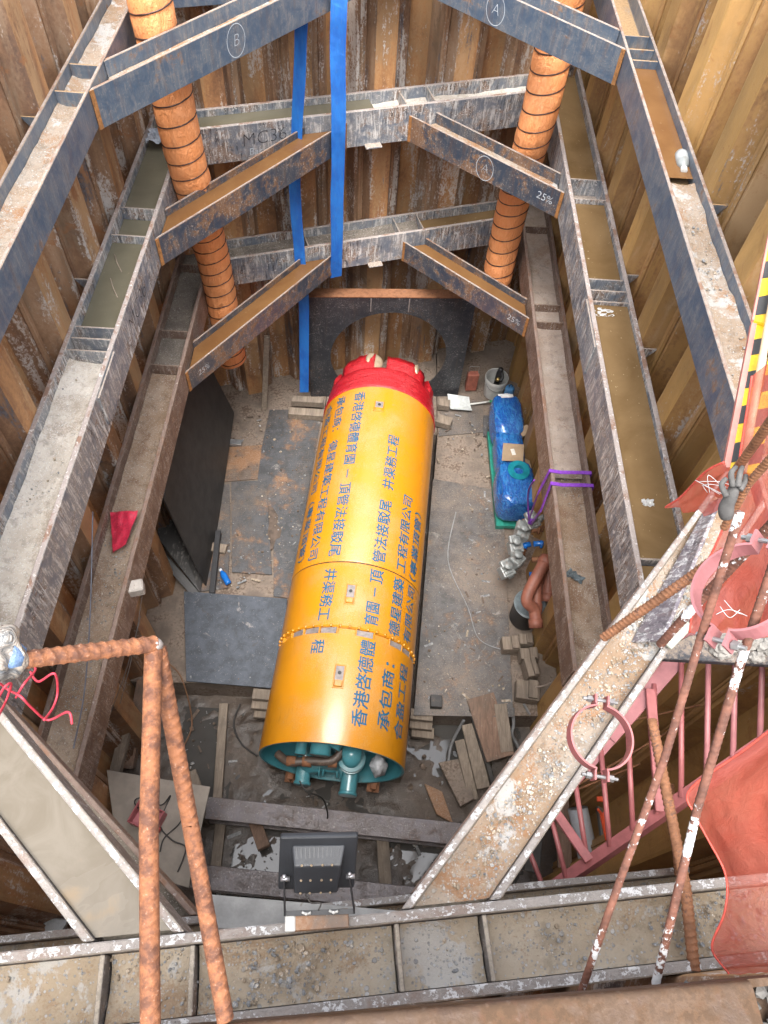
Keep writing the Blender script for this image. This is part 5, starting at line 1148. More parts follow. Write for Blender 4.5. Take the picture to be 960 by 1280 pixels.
# crumbs, chips and mud clods over the floor; loose cables
def crumbs(label, n, x0, x1, y0, y1, z, r0, r1, mats, seed):
    r_ = random.Random(seed); m = MB(); k = 0
    while k < n:
        x, y = r_.uniform(x0, x1), r_.uniform(y0, y1); l = (V(x, y, 0) - AX0).dot(AXS)
        if abs(l) < 0.76 and y > 1.6: continue
        if mnoise.noise((x * 1.6, y * 1.6, seed)) < r_.uniform(-0.4, 0.2): continue
        m.mi = r_.randrange(len(mats)); rr = r0 + (r1 - r0) * r_.random() ** 4
        if r_.random() < 0.12: m.box((x, y, z + 0.004), (rr * 5, rr * 1.2, 0.006), r_.uniform(0, 3.1))
        else: stone(m, (x, y, z + rr * 0.3), rr)
        k += 1
    tag(m.build('debris', mats), label, kind='stuff')
CLOD = simple('mud_clods', (0.11, 0.08, 0.06), 0.9, var=0.4, sc=20)
crumbs('grit and chips scattered over the right floor plates', 420, 0.7, 1.6, 2.4, 6.4, 0.010, 0.004, 0.022, [CLOD, STONE2, STONE], 11)
crumbs('grit and chips scattered over the left floor plates', 420, -1.75, -0.75, 2.6, 6.3, 0.010, 0.004, 0.022, [CLOD, STONE2, STONE], 12)
crumbs('stones and clods in the wet pocket behind the machine', 500, -1.8, 1.7, 0.4, 2.4, FZ + 0.015, 0.006, 0.04, [CLOD, CLOD, STONE], 13)
rod([P(300, 880, FZ + 0.05), P(292, 905, FZ + 0.04), P(302, 930, FZ + 0.04), P(322, 945, FZ + 0.05)], 0.009, 'black hose curling in the mud left of the machine rear', DARK, 'hose', 'hose')
rod([P(212, 830, 0.03), P(228, 850, -0.02), P(240, 905, FZ + 0.06), P(225, 945, FZ + 0.05), P(232, 975, FZ + 0.06)], 0.008, 'thin cable trailing from under the blue black plate', simple('brown_cable', (0.16, 0.08, 0.04), 0.6), 'cable', 'cable')
rod([P(570, 640, 0.02), P(560, 700, 0.02), P(585, 760, 0.02), P(600, 800, 0.02), P(640, 815, 0.03)], 0.006, 'thin grey cable lying on the right floor plate', simple('grey_lead', (0.2, 0.2, 0.2), 0.6), 'cable', 'cable')

c = [P(252, 1117, H2 + 0.03), P(505, 1139, H2 + 0.03), P(505, 1172, H2 + 0.03), P(252, 1160, H2 + 0.03)]
m = MB(); m.slab(c[::-1], (0, 0, -1), 0.028); tag(m.build('concrete_strip', simple('pale_concrete_strip', (0.30, 0.30, 0.29), 0.85, var=0.25, sc=7, dirt=(0.2, 0.18, 0.15), dirt_amt=0.3, bump=0.3), bevel=0.004, loc=c[0]), 'pale concrete strip behind the floodlight, on the beam below', 'concrete')
# ------------------------------------------------------------------ ventilation ducts
n = N('orange_duct_fabric'); p_ = n.pos(); w1 = n.noise(n.map(p_, (16, 16, 5)), 1.3, 4, 0.7, 1.4); w2 = n.noise(p_, 40, 3, 0.6)
n.bump(n.math('ADD', w1, n.mul(w2, 0.2)), 0.7, 0.03)
DUCT = n.fin(n.mix(n.step(w1, 0.35, 0.65), (0.78, 0.295, 0.105), (0.82, 0.34, 0.14)), 0.55)
WIRE = simple('dark_wire', (0.05, 0.025, 0.02), 0.45, 0.2)
def duct(label, ctrl, r, phase=0.0, pitch=0.15):
    path = smooth_path(ctrl, 30); L = [0.0]
    for i in range(1, len(path)): L.append(L[-1] + (path[i] - path[i - 1]).length)
    root = thing('ventilation_duct', label, 'duct', ctrl[-1], group='orange ventilation ducts')
    # resample evenly
    n_ = int(L[-1] / 0.0125); pts = []; j = 0
    for i in range(n_ + 1):
        s = L[-1] * i / n_
        while j < len(L) - 2 and L[j + 1] < s: j += 1
        f = (s - L[j]) / max(1e-6, L[j + 1] - L[j]); pts.append(path[j].lerp(path[j + 1], min(1, f)))
    seg = 40; vs = []
    for i, p in enumerate(pts):
        s = L[-1] * i / n_; ph = ((s + phase) / pitch) % 1.0
        for k in range(seg):
            a = 2 * math.pi * k / seg; tilt = (ph + 0.0 * a) % 1.0
            b_ = math.sin(math.pi * tilt) ** 0.7
            rr = r - 0.0045 * (1 - b_) + 0.006 * mnoise.noise((math.cos(a) * 2.2, math.sin(a) * 2.2, s * 3.2)) + 0.004 * mnoise.noise((math.cos(a) * 7, math.sin(a) * 7, s * 9 + 3))
            vs.append(p + V(math.cos(a) * rr, math.sin(a) * rr, 0.035 * math.cos(a)))
    m = MB(); m.smooth = True; m.add(vs, [(i * seg + k, i * seg + (k + 1) % seg, (i + 1) * seg + (k + 1) % seg, (i + 1) * seg + k) for i in range(n_) for k in range(seg)])
    body = m.build('duct_fabric', DUCT, root); so = body.modifiers.new('thick', 'SOLIDIFY'); so.thickness = 0.003
    k = 0; s = (-phase) % pitch
    while s < L[-1]:
        i = min(n_, int(s / L[-1] * n_)); p = pts[i]
        m = MB(); m.smooth = True; m.tube([p + V(math.cos(2 * math.pi * t / 30) * (r - 0.003 + 0.006 * mnoise.noise((math.cos(2 * math.pi * t / 30) * 2.2, math.sin(2 * math.pi * t / 30) * 2.2, s * 3.2))), math.sin(2 * math.pi * t / 30) * (r - 0.003 + 0.006 * mnoise.noise((math.cos(2 * math.pi * t / 30) * 2.2, math.sin(2 * math.pi * t / 30) * 2.2, s * 3.2))), 0.035 * math.cos(2 * math.pi * t / 30)) for t in range(30)], 0.0062, 6, closed=True)
        m.build('wire_hoop', WIRE, root); s += pitch
    return root
def on_x(px, py, x):                                # the sight line at a given x
    d = ray(px, py); return CAM + d * (x / d.x)
duct('orange duct with black hoops hanging beside the brown wall, left', [on_x(176, -60, -1.69), on_x(187, 0, -1.68), on_x(210, 100, -1.65), on_x(233, 200, -1.618), on_x(268, 330, -1.62), on_x(287, 430, -1.63), on_x(291, 449, -1.635)], 0.158)
duct('orange duct with black hoops hanging beside the ochre wall, right', [on_x(722, -60, 1.38), on_x(706, 0, 1.38), on_x(688, 80, 1.36), on_x(668, 165, 1.33), on_x(640, 260, 1.33), on_x(622, 345, 1.33), on_x(616, 372, 1.33)], 0.165, 0.07)

# blue lifting slings
n = N('blue_webbing'); p_ = n.pos(); wv = n.new('ShaderNodeTexWave'); n.l.new(n.map(p_, (1, 1, 1)), wv.inputs['Vector']); wv.bands_direction = 'Z'; wv.inputs['Scale'].default_value = 40; wv.inputs['Distortion'].default_value = 1.5
a_ = n.noise(n.map(p_, (3, 3, 1)), 3, 5, 0.65); f_ = n.noise(n.map(p_, (30, 30, 4)), 3, 4, 0.7)
c_ = n.mix(n.step(a_, 0.35, 0.65), (0.005, 0.10, 0.42), (0.012, 0.155, 0.52)); c_ = n.mix(n.mul(n.step(f_, 0.56, 0.68), 0.35), c_, (0.10, 0.17, 0.30)); n.bump(n.math('ADD', n.mul(wv.outputs['Fac'], 0.5), f_), 0.5, 0.006)
SLING = n.fin(c_, 0.6)
def strap(label, pts, w, tw):
    m = MB(); pth = smooth_path(pts, 8); vs = []
    for i, p in enumerate(pth):
        a = tw[0] + (tw[1] - tw[0]) * i / (len(pth) - 1) + 0.32 * mnoise.noise((i * 0.16, w * 40, 0)); p = p + V(0.010 * mnoise.noise((i * 0.2, 3, w * 50)), 0.02 * mnoise.noise((i * 0.25, 9, w * 50)), 0); d_ = V(math.cos(a), math.sin(a), 0) * w / 2; nn_ = V(-math.sin(a), math.cos(a), 0) * 0.003
        vs += [p - d_ - nn_, p + d_ - nn_, p + d_ + nn_, p - d_ + nn_]
    n_ = len(pth); m.add(vs, [(i * 4 + k, i * 4 + (k + 1) % 4, (i + 1) * 4 + (k + 1) % 4, (i + 1) * 4 + k) for i in range(n_ - 1) for k in range(4)] + [(3, 2, 1, 0), tuple((n_ - 1) * 4 + k for k in range(4))])
    return tag(m.build('lifting_sling', SLING, loc=pth[-1]), label, 'sling')
def on_y(px, py, y): d = ray(px, py); return CAM + d * (y / d.y)
strap('broad blue webbing sling hanging in front of the middle corner strut', [on_y(424, -40, 6.43), on_y(423, 40, 6.43), on_y(423, 165, 6.45), on_y(421, 260, 6.50), on_y(420, 346, 6.57)], 0.132, (0.1, 0.5))
strap('narrower blue webbing sling hanging behind the corner struts down to the dark panel', [on_y(379, -10, 6.40), on_y(376, 50, 6.42), on_y(371, 150, 6.44), on_y(369, 240, 6.46), on_y(374, 310, 6.46), on_y(380, 400, 6.46), on_y(380, 490, 6.46)], 0.115, (-0.5, 0.1))

# clear film wrapped round the far left beam end, scraps of plastic
CLEAR = simple('crumpled_clear_film', (0.40, 0.44, 0.50), 0.12, var=0.3, sc=30, bump=1.0)
def crumple(c, w, h, seed, mat, label, name, cat, n_=14, amp=0.05, rot=None, nrm_z=1.0):
    vs = []; R_ = rot or Matrix.Identity(3)
    for i in range(n_ + 1):
        for j in range(n_ + 1):
            u, v = i / n_ - 0.5, j / n_ - 0.5
            z = amp * (mnoise.noise((u * 5 + seed, v * 5, seed)) + 0.6 * mnoise.noise((u * 13, v * 13 + seed, 2)))
            e_ = 1 + 0.3 * mnoise.noise((seed, u * 4, v * 4))
            vs.append(Vector(c) + R_ @ V(u * w * e_, v * h * e_, z + amp * 0.9))
    m = MB(); m.add(vs, [(i * (n_ + 1) + j, (i + 1) * (n_ + 1) + j, (i + 1) * (n_ + 1) + j + 1, i * (n_ + 1) + j + 1) for i in range(n_) for j in range(n_)])
    o = m.build(name, mat, loc=Vector(c)); so = o.modifiers.new('thick', 'SOLIDIFY'); so.thickness = 0.002
    return tag(o, label, cat)
crumple(P(205, 176, H2 - 0.02), 0.26, 0.18, 2, CLEAR, 'crumpled clear film beside the left orange duct, on the far beam corner', 'plastic_film', 'plastic film')
RED = simple('torn_red_plastic', (0.55, 0.03, 0.07), 0.3, var=0.3, sc=25, bump=0.8)
def poly_film(pix, z, mat, label, name, cat, zz=None, sub=10, amp=0.02):
    c = [P(x, y, z + (zz[i] if zz else 0)) for i, (x, y) in enumerate(pix)]
    vs = []
    for i in range(sub + 1):
        for j in range(sub + 1):
            u, v = i / sub, j / sub; p = (c[0] * (1 - u) + c[1] * u) * (1 - v) + (c[3] * (1 - u) + c[2] * u) * v
            vs.append(p + V(0, 0, amp * mnoise.noise((p.x * 14, p.y * 14, 3)) + amp))
    m = MB(); m.add(vs, [(i * (sub + 1) + j, (i + 1) * (sub + 1) + j, (i + 1) * (sub + 1) + j + 1, i * (sub + 1) + j + 1) for i in range(sub) for j in range(sub)])
    o = m.build(name, mat, loc=c[0]); so = o.modifiers.new('thick', 'SOLIDIFY'); so.thickness = 0.002; return tag(o, label, cat)
poly_film([(139, 643), (173, 640), (158, 682), (142, 693)], H3 - 0.06, RED, 'torn red plastic scrap draped in the lowest left beam', 'plastic_scrap', 'plastic scrap', (-0.03, 0.05, 0.03, -0.04), amp=0.025)
WFILM = simple('white_plastic_film', (0.42, 0.42, 0.41), 0.25, var=0.3, sc=40, bump=0.8)
crumple(P(752, 392, H2 - 0.05), 0.16, 0.09, 5, WFILM, 'white plastic scrap floating by the triple stiffener', 'plastic_scrap', 'plastic scrap', amp=0.015)
crumple(P(809, 630, H2 - 0.045), 0.07, 0.05, 9, WFILM, 'small white plastic scrap floating at the near end of the long brown pool', 'plastic_scrap', 'plastic scrap', 8, amp=0.015)
crumple(P(718, 722, H3 - 0.15), 0.14, 0.07, 12, simple('grey_rag', (0.10, 0.12, 0.13), 0.8, var=0.4), 'dark crumpled rag with blue tape in the lowest right beam', 'rag', 'rag', 10, amp=0.03, rot=Matrix.Rotation(-0.6, 3, 'Z'))
for (a, b, lab) in (((143, 318), (152, 340), 'thicker twig'), ((138, 348), (147, 372), 'thin curved straw')):
    rod([P(*a, H2 - 0.075), P((a[0] + b[0]) / 2 - 1, (a[1] + b[1]) / 2, H2 - 0.07), P(*b, H2 - 0.075)], 0.004, lab + ' floating in the green brown pool of the wide left beam', TIMBER, 'twig', 'twig')

# white bottle in the uppermost right beam
wb = P(852, 198, H1 - 0.06); we = P(857, 222, H1 - 0.05); dd = (we - wb).normalized()
bt = thing('plastic_bottle', 'white plastic bottle lying in the uppermost right beam', 'bottle', wb)
LAMPW = simple('milky_bottle', (0.22, 0.235, 0.23), 0.3, var=0.15, dirt=(0.4, 0.36, 0.3), dirt_amt=0.2)
m = MB(); m.smooth = True; m.lathe([(0.0, -0.06), (0.032, -0.058), (0.038, -0.045), (0.038, 0.055), (0.034, 0.085), (0.019, 0.105), (0.016, 0.11), (0.016, 0.12)], wb, dd, 22); m.build('bottle_body', LAMPW, bt)
m = MB(); m.lathe([(0.020, 0.117), (0.020, 0.15), (0.0, 0.152)], wb, dd, 16); m.build('cap', WHITEP, bt, bevel=0.002)
m = MB(); m.smooth = True; m.lathe([(0.0385, -0.03), (0.0388, -0.026), (0.0388, 0.036), (0.0385, 0.04)], wb, dd, 22); m.build('bottle_label', simple('grey_label', (0.34, 0.36, 0.36), 0.6), bt)

# splice plate on the wide left beam, small ledges on the back beams
def face_box(q, t, side, w, h, dz, mat, name='splice_plate', th=0.012):
    c = q.A + q.d * t + q.s * (side * (q.h + th / 2 + 0.001)) + V(0, 0, q.top - q.w / 2 + dz)
    MB().box(c, (th, w, h), Matrix((q.s, q.d, V(0, 0, 1))).transposed()).build(name, mat, q.o, bevel=0.002)
face_box(w2l, w2l.tp(126, 465), 1 if w2l.s.x > 0 else -1, 0.42, 0.26, 0.02, DIRTY_STEEL)
face_box(w2r, w2r.tp(716, 400), 1 if w2r.s.x < 0 else -1, 0.5, 0.27, 0.02, DIRTY_STEEL)
for q, px in ((w2b, (482, 165)), (w3b, (479, 318))):
    t = q.tp(*px); sd = 1 if q.s.y < 0 else -1
    c = q.A + q.d * t + q.s * (sd * (q.h + 0.035)) + V(0, 0, q.top - q.w + 0.012); MB().box(c, (0.075, 0.16, 0.016), Matrix((q.s, q.d, V(0, 0, 1))).transposed()).build('ledge_plate', DIRTY_STEEL, q.o, bevel=0.003)

# chalk and marker writing on the steel
CHALK = simple('white_chalk', (0.42, 0.46, 0.50), 0.9, var=0.2); MARK = simple('black_marker', (0.035, 0.035, 0.04), 0.7, var=0.1)
def writing(q, text, t, side, size, mat, dz=0.0, circle=False, th=0.0012, thin=0.0, roll=0.0):
    c_ = bpy.data.curves.new('t', 'FONT'); c_.body = text; c_.size = size; c_.align_x = 'CENTER'; c_.align_y = 'CENTER'; c_.offset = thin; c_.shear = 0.15
    o = bpy.data.objects.new('t', c_); COL.objects.link(o); me = bpy.data.meshes.new_from_object(o.evaluated_get(bpy.context.evaluated_depsgraph_get())); bpy.data.objects.remove(o); bpy.data.curves.remove(c_)
    nrm = q.s * side; xx = V(0, 0, 1).cross(nrm); c = q.A + q.d * t + nrm * (q.h + 0.0015) + V(0, 0, q.top - q.w / 2 + dz)
    def at(x, y):
        x, y = x * math.cos(roll) - y * math.sin(roll), x * math.sin(roll) + y * math.cos(roll)
        return c + xx * x + V(0, 0, y)
    m = MB(); m.add([at(v.co.x, v.co.y) for v in me.vertices], [list(f.vertices) for f in me.polygons]); bpy.data.meshes.remove(me)
    if circle:
        r1, r2, n_ = size * 0.80, size * 0.84, 40
        m.add([at((r1 if k % 2 else r2) * 0.95 * math.cos(2 * math.pi * (k // 2) / n_), (r1 if k % 2 else r2) * 1.15 * math.sin(2 * math.pi * (k // 2) / n_)) for k in range(2 * n_)], [(2 * k, 2 * k + 1, (2 * k + 3) % (2 * n_), (2 * k + 2) % (2 * n_)) for k in range(n_)])
    m.build('marker_writing' if mat is MARK else 'chalk_mark', mat, q.o)
sd = lambda q, v: 1 if q.s.dot(Vector(v)) > 0 else -1
q = struts[1, 'l']; s_ = sd(q, (1, -1, 0)); writing(q, 'B', q.tp(300, 42 - 12), s_, 0.115, CHALK, 0.0, True, thin=-0.003)
q = struts[1, 'r']; s_ = sd(q, (-1, -1, 0)); writing(q, 'A', q.tp(626, -12), s_, 0.115, CHALK, 0.0, True, thin=-0.003)
q = struts[2, 'r']; s_ = sd(q, (-1, -1, 0)); writing(q, 'A', q.tp(606, 195), s_, 0.12, CHALK, -0.01, True, thin=-0.004); writing(q, '25%', q.tp(683, 232), s_, 0.10, CHALK, 0.0, thin=-0.001)
q = struts[3, 'r']; s_ = sd(q, (-1, -1, 0)); writing(q, '25%', q.tp(645, 388), s_, 0.10, CHALK, 0.0, thin=-0.001)
q = struts[3, 'l']; s_ = sd(q, (1, -1, 0)); writing(q, '25%', q.tp(252, 450), s_, 0.09, CHALK, 0.0, thin=-0.001)
s_ = sd(w2b, (0, -1, 0)); writing(w2b, 'MC36', w2b.tp(331, 160), s_, 0.17, MARK, 0.03, thin=-0.004, roll=0.08); writing(w2b, 'Bar', w2b.tp(318, 160), s_, 0.09, CHALK, -0.09)
s_ = sd(w2l, (1, 0, 0)); writing(w2l, 'MC36', w2l.tp(160, 362), s_, 0.20, MARK, 0.0, thin=-0.006)

# ------------------------------------------------------------------ floodlight on the near beam
fl = thing('floodlight', 'black floodlight seen from behind, bolted upright on the gravel filled beam', 'floodlight', P(400, 1140, H1))
BLACKP = simple('black_powder_coat', (0.018, 0.020, 0.024), 0.5, 0.1, var=0.2, dirt=(0.2, 0.19, 0.18), dirt_amt=0.1)
base_y = P(400, 1138, H1)
tl, tr, br, bl = P(350, 1047, H1 + 0.19), P(448, 1045, H1 + 0.19), P(441, 1112, H1 + 0.05), P(349, 1112, H1 + 0.05)
fx = (tr - tl).normalized(); fc = (tl + tr + br + bl) / 4; fw = (tr - tl).length; fy = ((tl + tr) - (bl + br)).normalized(); fz = fx.cross(fy).normalized(); fh = ((tl + tr) / 2 - (bl + br) / 2).length
if fz.z < 0: fz = -fz
FM = Matrix((fx, fy, fz)).transposed()
def fp(x, y, z): return fc + fx * x + fy * y + fz * z
m = MB(); m.box(fp(0, 0, -0.012), (fw, fh, 0.022), FM); body = m.build('housing', BLACKP, fl, bevel=0.006, seg=2)
m = MB(); a, b_ = 0.30 * fw, 0.34 * fh
lo = [fp(-a, -0.40 * fh, 0.0), fp(a, -0.40 * fh, 0.0), fp(a * 1.15, 0.36 * fh, 0.0), fp(-a * 1.15, 0.36 * fh, 0.0)]; hi = [fp(-a * 0.92, -0.36 * fh, 0.042), fp(a * 0.92, -0.36 * fh, 0.042), fp(a * 1.0, 0.16 * fh, 0.042), fp(-a * 1.0, 0.16 * fh, 0.042)]
m.add(lo + hi, [(3, 2, 1, 0), (4, 5, 6, 7)] + [(i, (i + 1) % 4, 4 + (i + 1) % 4, 4 + i) for i in range(4)]); m.build('driver_box', BLACKP, body, bevel=0.005, seg=2)
for k in range(11):
    m = MB(); x = (k - 5) * 0.052 * fw; m.bar(fp(x, 0.19 * fh, 0.030), fp(x * 1.08, 0.33 * fh, 0.006), 0.004, 0.006, up=tuple(fz)); m.build('cooling_fin', BLACKP, body)
for sx in (-0.2, -0.08, 0.06, 0.18):
    for sy in (-0.22, 0.02, 0.30):
        m = MB(); m.lathe([(0.0035, 0), (0.0035, 0.002), (0, 0.0025)], fp(sx * fw, (sy - 0.12) * fh, 0.0425), fz, 8); m.build('screw', CUT, body)
YK = simple('yoke_steel', (0.02, 0.02, 0.022), 0.5, 0.1, var=0.1)
yl0, yl1 = fp(-0.42 * fw, -0.22 * fh, 0.012), P(356, 1142, H1 + 0.03); yr0, yr1 = fp(0.42 * fw, -0.2 * fh, 0.012), P(443, 1139, H1 + 0.03)
m = MB(); m.bar(yl0, yl1, 0.004, 0.022, up=tuple(fz)); m.bar(yl1, yr1, 0.014, 0.005, up=(0, 0, 1)); m.bar(yr1, yr0, 0.004, 0.022, up=tuple(fz)); m.build('yoke', YK, fl)
for a in (yl0, yr0):
    m = MB(); m.smooth = True; m.tube([a - fx * 0.01, a + fx * 0.016], 0.007, 10); m.blob(a + fy * 0.008, (0.008, 0.008, 0.008), 1, 0.1); m.build('tilt_bolt', simple('zinc', (0.4, 0.4, 0.42), 0.3, 0.8), fl)
for px in ((383, 1143), (417, 1141)):
    a = P(*px, H1 + 0.034); m = MB(); m.smooth = True; m.tube([a + V(0, 0, -0.01), a + V(0, 0, 0.016)], 0.004, 8); m.tube([a + V(-0.013, 0.004, 0.012), a + V(0, 0, 0.005), a + V(0.013, 0.004, 0.012)], 0.0035, 6); m.build('wing_nut', WHITEP, fl)
a, b_ = P(388, 1128, H1 + 0.04), P(398, 1138, H1 + 0.035)
m = MB(); m.smooth = True; m.tube(smooth_path([a + V(-0.02, 0.03, 0), a, a + V(0.03, 0.0, 0), b_], 6), 0.0025, 6); m.build('cable', DARK, fl)
c = P(395, 1151, H1 + 0.012); m = MB(); m.box(c + V(0.01, 0.002, 0), (0.17, 0.05, 0.02), 0.1); tag(m.build('mounting_plate', PL_RUST, bevel=0.003, loc=c), 'rusty packing plate under the floodlight yoke', 'plate')
c = P(363, 1154, H1 + 0.014); m = MB(); m.box(c, (0.03, 0.045, 0.024), 0.1); tag(m.build('packing_block', WHITEP, bevel=0.003, loc=c), 'small pale packing block left of the rusty plate under the floodlight', 'block')

# ------------------------------------------------------------------ rebar rail and rods in the foreground
n = N('rusted_rebar'); p_ = n.pos(); a_ = n.noise(p_, 40, 5, 0.7); f_ = n.noise(p_, 160, 3, 0.7)
c_ = n.mix(n.step(a_, 0.35, 0.62), (0.075, 0.027, 0.013), (0.205, 0.076, 0.029)); c_ = n.mix(n.mul(n.step(f_, 0.62, 0.70), 0.5), c_, (0.26, 0.19, 0.15)); n.bump(f_, 0.5, 0.004)
REBAR = n.fin(c_, 0.75, 0.1)
def speck(name, base, amt, sc=7):
    m = N(name); p = m.pos(); a = m.noise(p, sc, 4, 0.6, 0.3); f = m.noise(p, 90, 3, 0.7); b = m.noise(p, 30, 4, 0.7)
    c = m.mix(m.step(b, 0.35, 0.65), base, tuple(x * 0.5 for x in base))
    c = m.mix(m.step(m.math('ADD', m.mul(a, 0.75), m.mul(f, 0.25)), 0.60 - 0.2 * amt, 0.63 - 0.2 * amt), c, (0.48, 0.48, 0.48)); c = m.mix(m.step(f, 0.665, 0.69), c, (0.48, 0.46, 0.44)); m.bump(m.math('ADD', b, f), 0.4, 0.004)
    return m.fin(c, 0.75, 0.05)
SPECK = speck('paint_spattered_rebar', (0.14, 0.055, 0.034), 0.14); SPECK2 = speck('heavily_spattered_rebar', (0.14, 0.055, 0.034), 0.38, 8)
def rebar(pts, r, mat, parent=None, name='rebar_bar', label=None, cat='rebar', group=None, pitch=None, straight=True, amp=0.20):
    pth = [Vector(p) for p in pts] if straight else smooth_path(pts, 10); pitch = pitch or r * 1.25
    L = [0.0]
    for i in range(1, len(pth)): L.append(L[-1] + (pth[i] - pth[i - 1]).length)
    n_ = min(1100, max(6, int(L[-1] / (pitch / 7)))); seg = 14; vs = []; j = 0; prev = None
    for i in range(n_ + 1):
        s = L[-1] * i / n_
        while j < len(L) - 2 and L[j + 1] < s: j += 1
        p = pth[j].lerp(pth[j + 1], min(1, (s - L[j]) / max(1e-9, L[j + 1] - L[j]))); d = (pth[j + 1] - pth[j]).normalized()
        x = d.cross(V(0.3, 0.2, 1)) if prev is None else prev - d * prev.dot(d); x.normalize(); prev = x; y = d.cross(x)
        for k in range(seg):
            a = 2 * math.pi * k / seg; sd_ = 1 if math.sin(a) >= 0 else -1
            rib = max(0.0, math.cos(2 * math.pi * (s / pitch + 0.5 * (sd_ > 0)) + 2.2 * math.cos(a) * sd_)) ** 2 * abs(math.sin(a)) ** 0.5
            lon = max(0.0, abs(math.cos(a)) - 0.93) / 0.07
            vs.append(p + (x * math.cos(a) + y * math.sin(a)) * (r * (1 + amp * rib + 0.12 * lon)))
    m = MB(); m.smooth = True; m.add(vs, [(i * seg + k, i * seg + (k + 1) % seg, (i + 1) * seg + (k + 1) % seg, (i + 1) * seg + k) for i in range(n_) for k in range(seg)] + [list(range(seg))[::-1], [n_ * seg + k for k in range(seg)]])
    o = m.build(name, mat, parent, loc=pth[0] if parent is None else None)
    return tag(o, label, cat, group) if label else o
TOPZ = GZ + 0.12
rr_ = 0.0125
j0 = Pd(192, 806, 1.22)
rail = thing('rebar_rail', 'rusty ribbed rebar rail, two posts and a short top bar, nearest the viewer', 'rail', Pd(190, 1290, 1.30))
rebar([j0, Pd(186, 1040, 1.20), Pd(188, 1290, 1.27)], rr_, REBAR, rail, 'post')
rebar([j0 + V(0.004, 0.0, -0.012), Pd(238, 1030, 1.33), Pd(282, 1275, 1.42)], rr_, REBAR, rail, 'post')
rebar([j0 + V(0.004, 0, 0.004), Pd(20, 826, 1.16)], rr_, REBAR, rail, 'top_bar')
m = MB(); m.smooth = True; m.blob(j0 + V(0, -0.002, 0.003), (0.016, 0.014, 0.014), 2, 0.25, 4); m.build('weld_bead', simple('weld_metal', (0.34, 0.31, 0.29), 0.4, 0.5), rail)
n = N('taped_film'); p_ = n.pos(); w1 = n.noise(p_, 18, 4, 0.7, 1.0); n.bump(w1, 0.8, 0.02)
FOIL = n.fin(n.mix(n.step(w1, 0.4, 0.6), (0.08, 0.085, 0.09), (0.23, 0.20, 0.17)), 0.18, 0.2)
lc = Pd(8, 815, 1.16); lump = thing('film_wrapping', 'shiny film and blue tape wrapped round the left end of the rebar rail', 'wrapping', lc)
m = MB(); m.smooth = True; m.blob(lc + V(-0.02, 0.0, 0.0), (0.045, 0.038, 0.036), 4, 0.5, 6, 1.6); m.build('film', FOIL, lump)
m = MB(); m.smooth = True; a, b_ = Pd(30, 823, 1.158), Pd(14, 820, 1.158); m.tube([a, (a + b_) / 2, b_], [0.015, 0.019, 0.024], 14); m.build('tape', simple('blue_tape', (0.10, 0.16, 0.27), 0.25, var=0.4, sc=40, bump=0.5), lump)
REDS = simple('red_string', (0.42, 0.03, 0.05), 0.6, var=0.3, sc=60)
st = thing('red_string', 'loops of red string tangled under the rebar rail at the left edge', 'string', Pd(40, 870, 1.75))
for k, pix in enumerate(([(-5, 850), (10, 862), (25, 870), (40, 885), (60, 900), (85, 890), (90, 905)], [(38, 840), (48, 852), (68, 842), (72, 865), (66, 885), (55, 900)], [(-5, 880), (5, 860), (14, 855), (8, 875), (-2, 895)], [(20, 872), (30, 855), (44, 838), (40, 830)])):
    m = MB(); m.smooth = True; m.tube(smooth_path([Pd(x, y, 1.70 + 0.05 * math.sin(i * 2 + k)) for i, (x, y) in enumerate(pix)], 8), 0.0026, 6); m.build('string_loop', REDS, st)
m = MB(); m.smooth = True; m.tube(smooth_path([on_x(116, 640, -1.75), on_x(113, 760, -1.6), on_x(106, 860, -1.4), on_x(92, 935, -1.22)], 8), 0.004, 6); tag(m.build('hanging_cable', simple('grey_cable', (0.05, 0.055, 0.07), 0.5), loc=on_x(92, 935, -1.22)), 'thin dark cable hanging in front of the lowest left beam', 'cable')
for k, (a, b_) in enumerate((((178, 742), (150, 880)), ((176, 770), (135, 900)))):
    rod([P(*a, 1.6), P((a[0] + b_[0]) / 2 + 3, (a[1] + b_[1]) / 2, 1.4), P(*b_, 1.2)], 0.003, ('straight', 'slack')[k] + ' thin wire hanging from the lowest left beam near the rebar rail', simple('thin_wire', (0.18, 0.17, 0.16), 0.5), 'hanging_wire', 'wire')
c = P(170, 735, H3 - 0.12); m = MB(); m.box(c, (0.12, 0.10, 0.10), 0.3); o = m.build('packing_block', simple('plaster_block', (0.36, 0.33, 0.30), 0.85, dirt=(0.14, 0.11, 0.09), dirt_amt=0.4), bevel=0.01, loc=c); tag(o, 'pale packing block wedged against the inner face of the lowest left beam', 'block')

# rods on the right
def pr_(pix): return [Pd(x, y, d) for x, y, d in pix]
rebar(pr_([(722, 1252, 1.75), (775, 1100, 1.62), (830, 950, 1.50), (878, 790, 1.40), (925, 640, 1.30)]), 0.0072, SPECK, label='paint specked rebar rod rising from the near beam, left of the thicker white blotched one', straight=True, pitch=0.012, amp=0.09)
rebar(pr_([(817, 1240, 1.75), (872, 1010, 1.55), (925, 830, 1.42), (962, 720, 1.35), (985, 650, 1.3)]), 0.0078, SPECK2, label='rebar rod blotched with white paint rising in front of the red net', pitch=0.012, amp=0.09)
rebar([P(868, 1214, H1 - 0.01), P(857, 1110, H1 + 0.0), P(836, 1005, H1 - 0.02), P(815, 900, H1 - 0.05)], 0.0165, RUST, label='thick brown rebar bar sloping over the near beam beside the red net', straight=True, pitch=0.018)
rebar([P(848, 1095, H2 + 0.1), P(838, 980, H2 + 0.15)], 0.0165, RUST, label='second thick brown rebar bar, half hidden below the first', pitch=0.018)
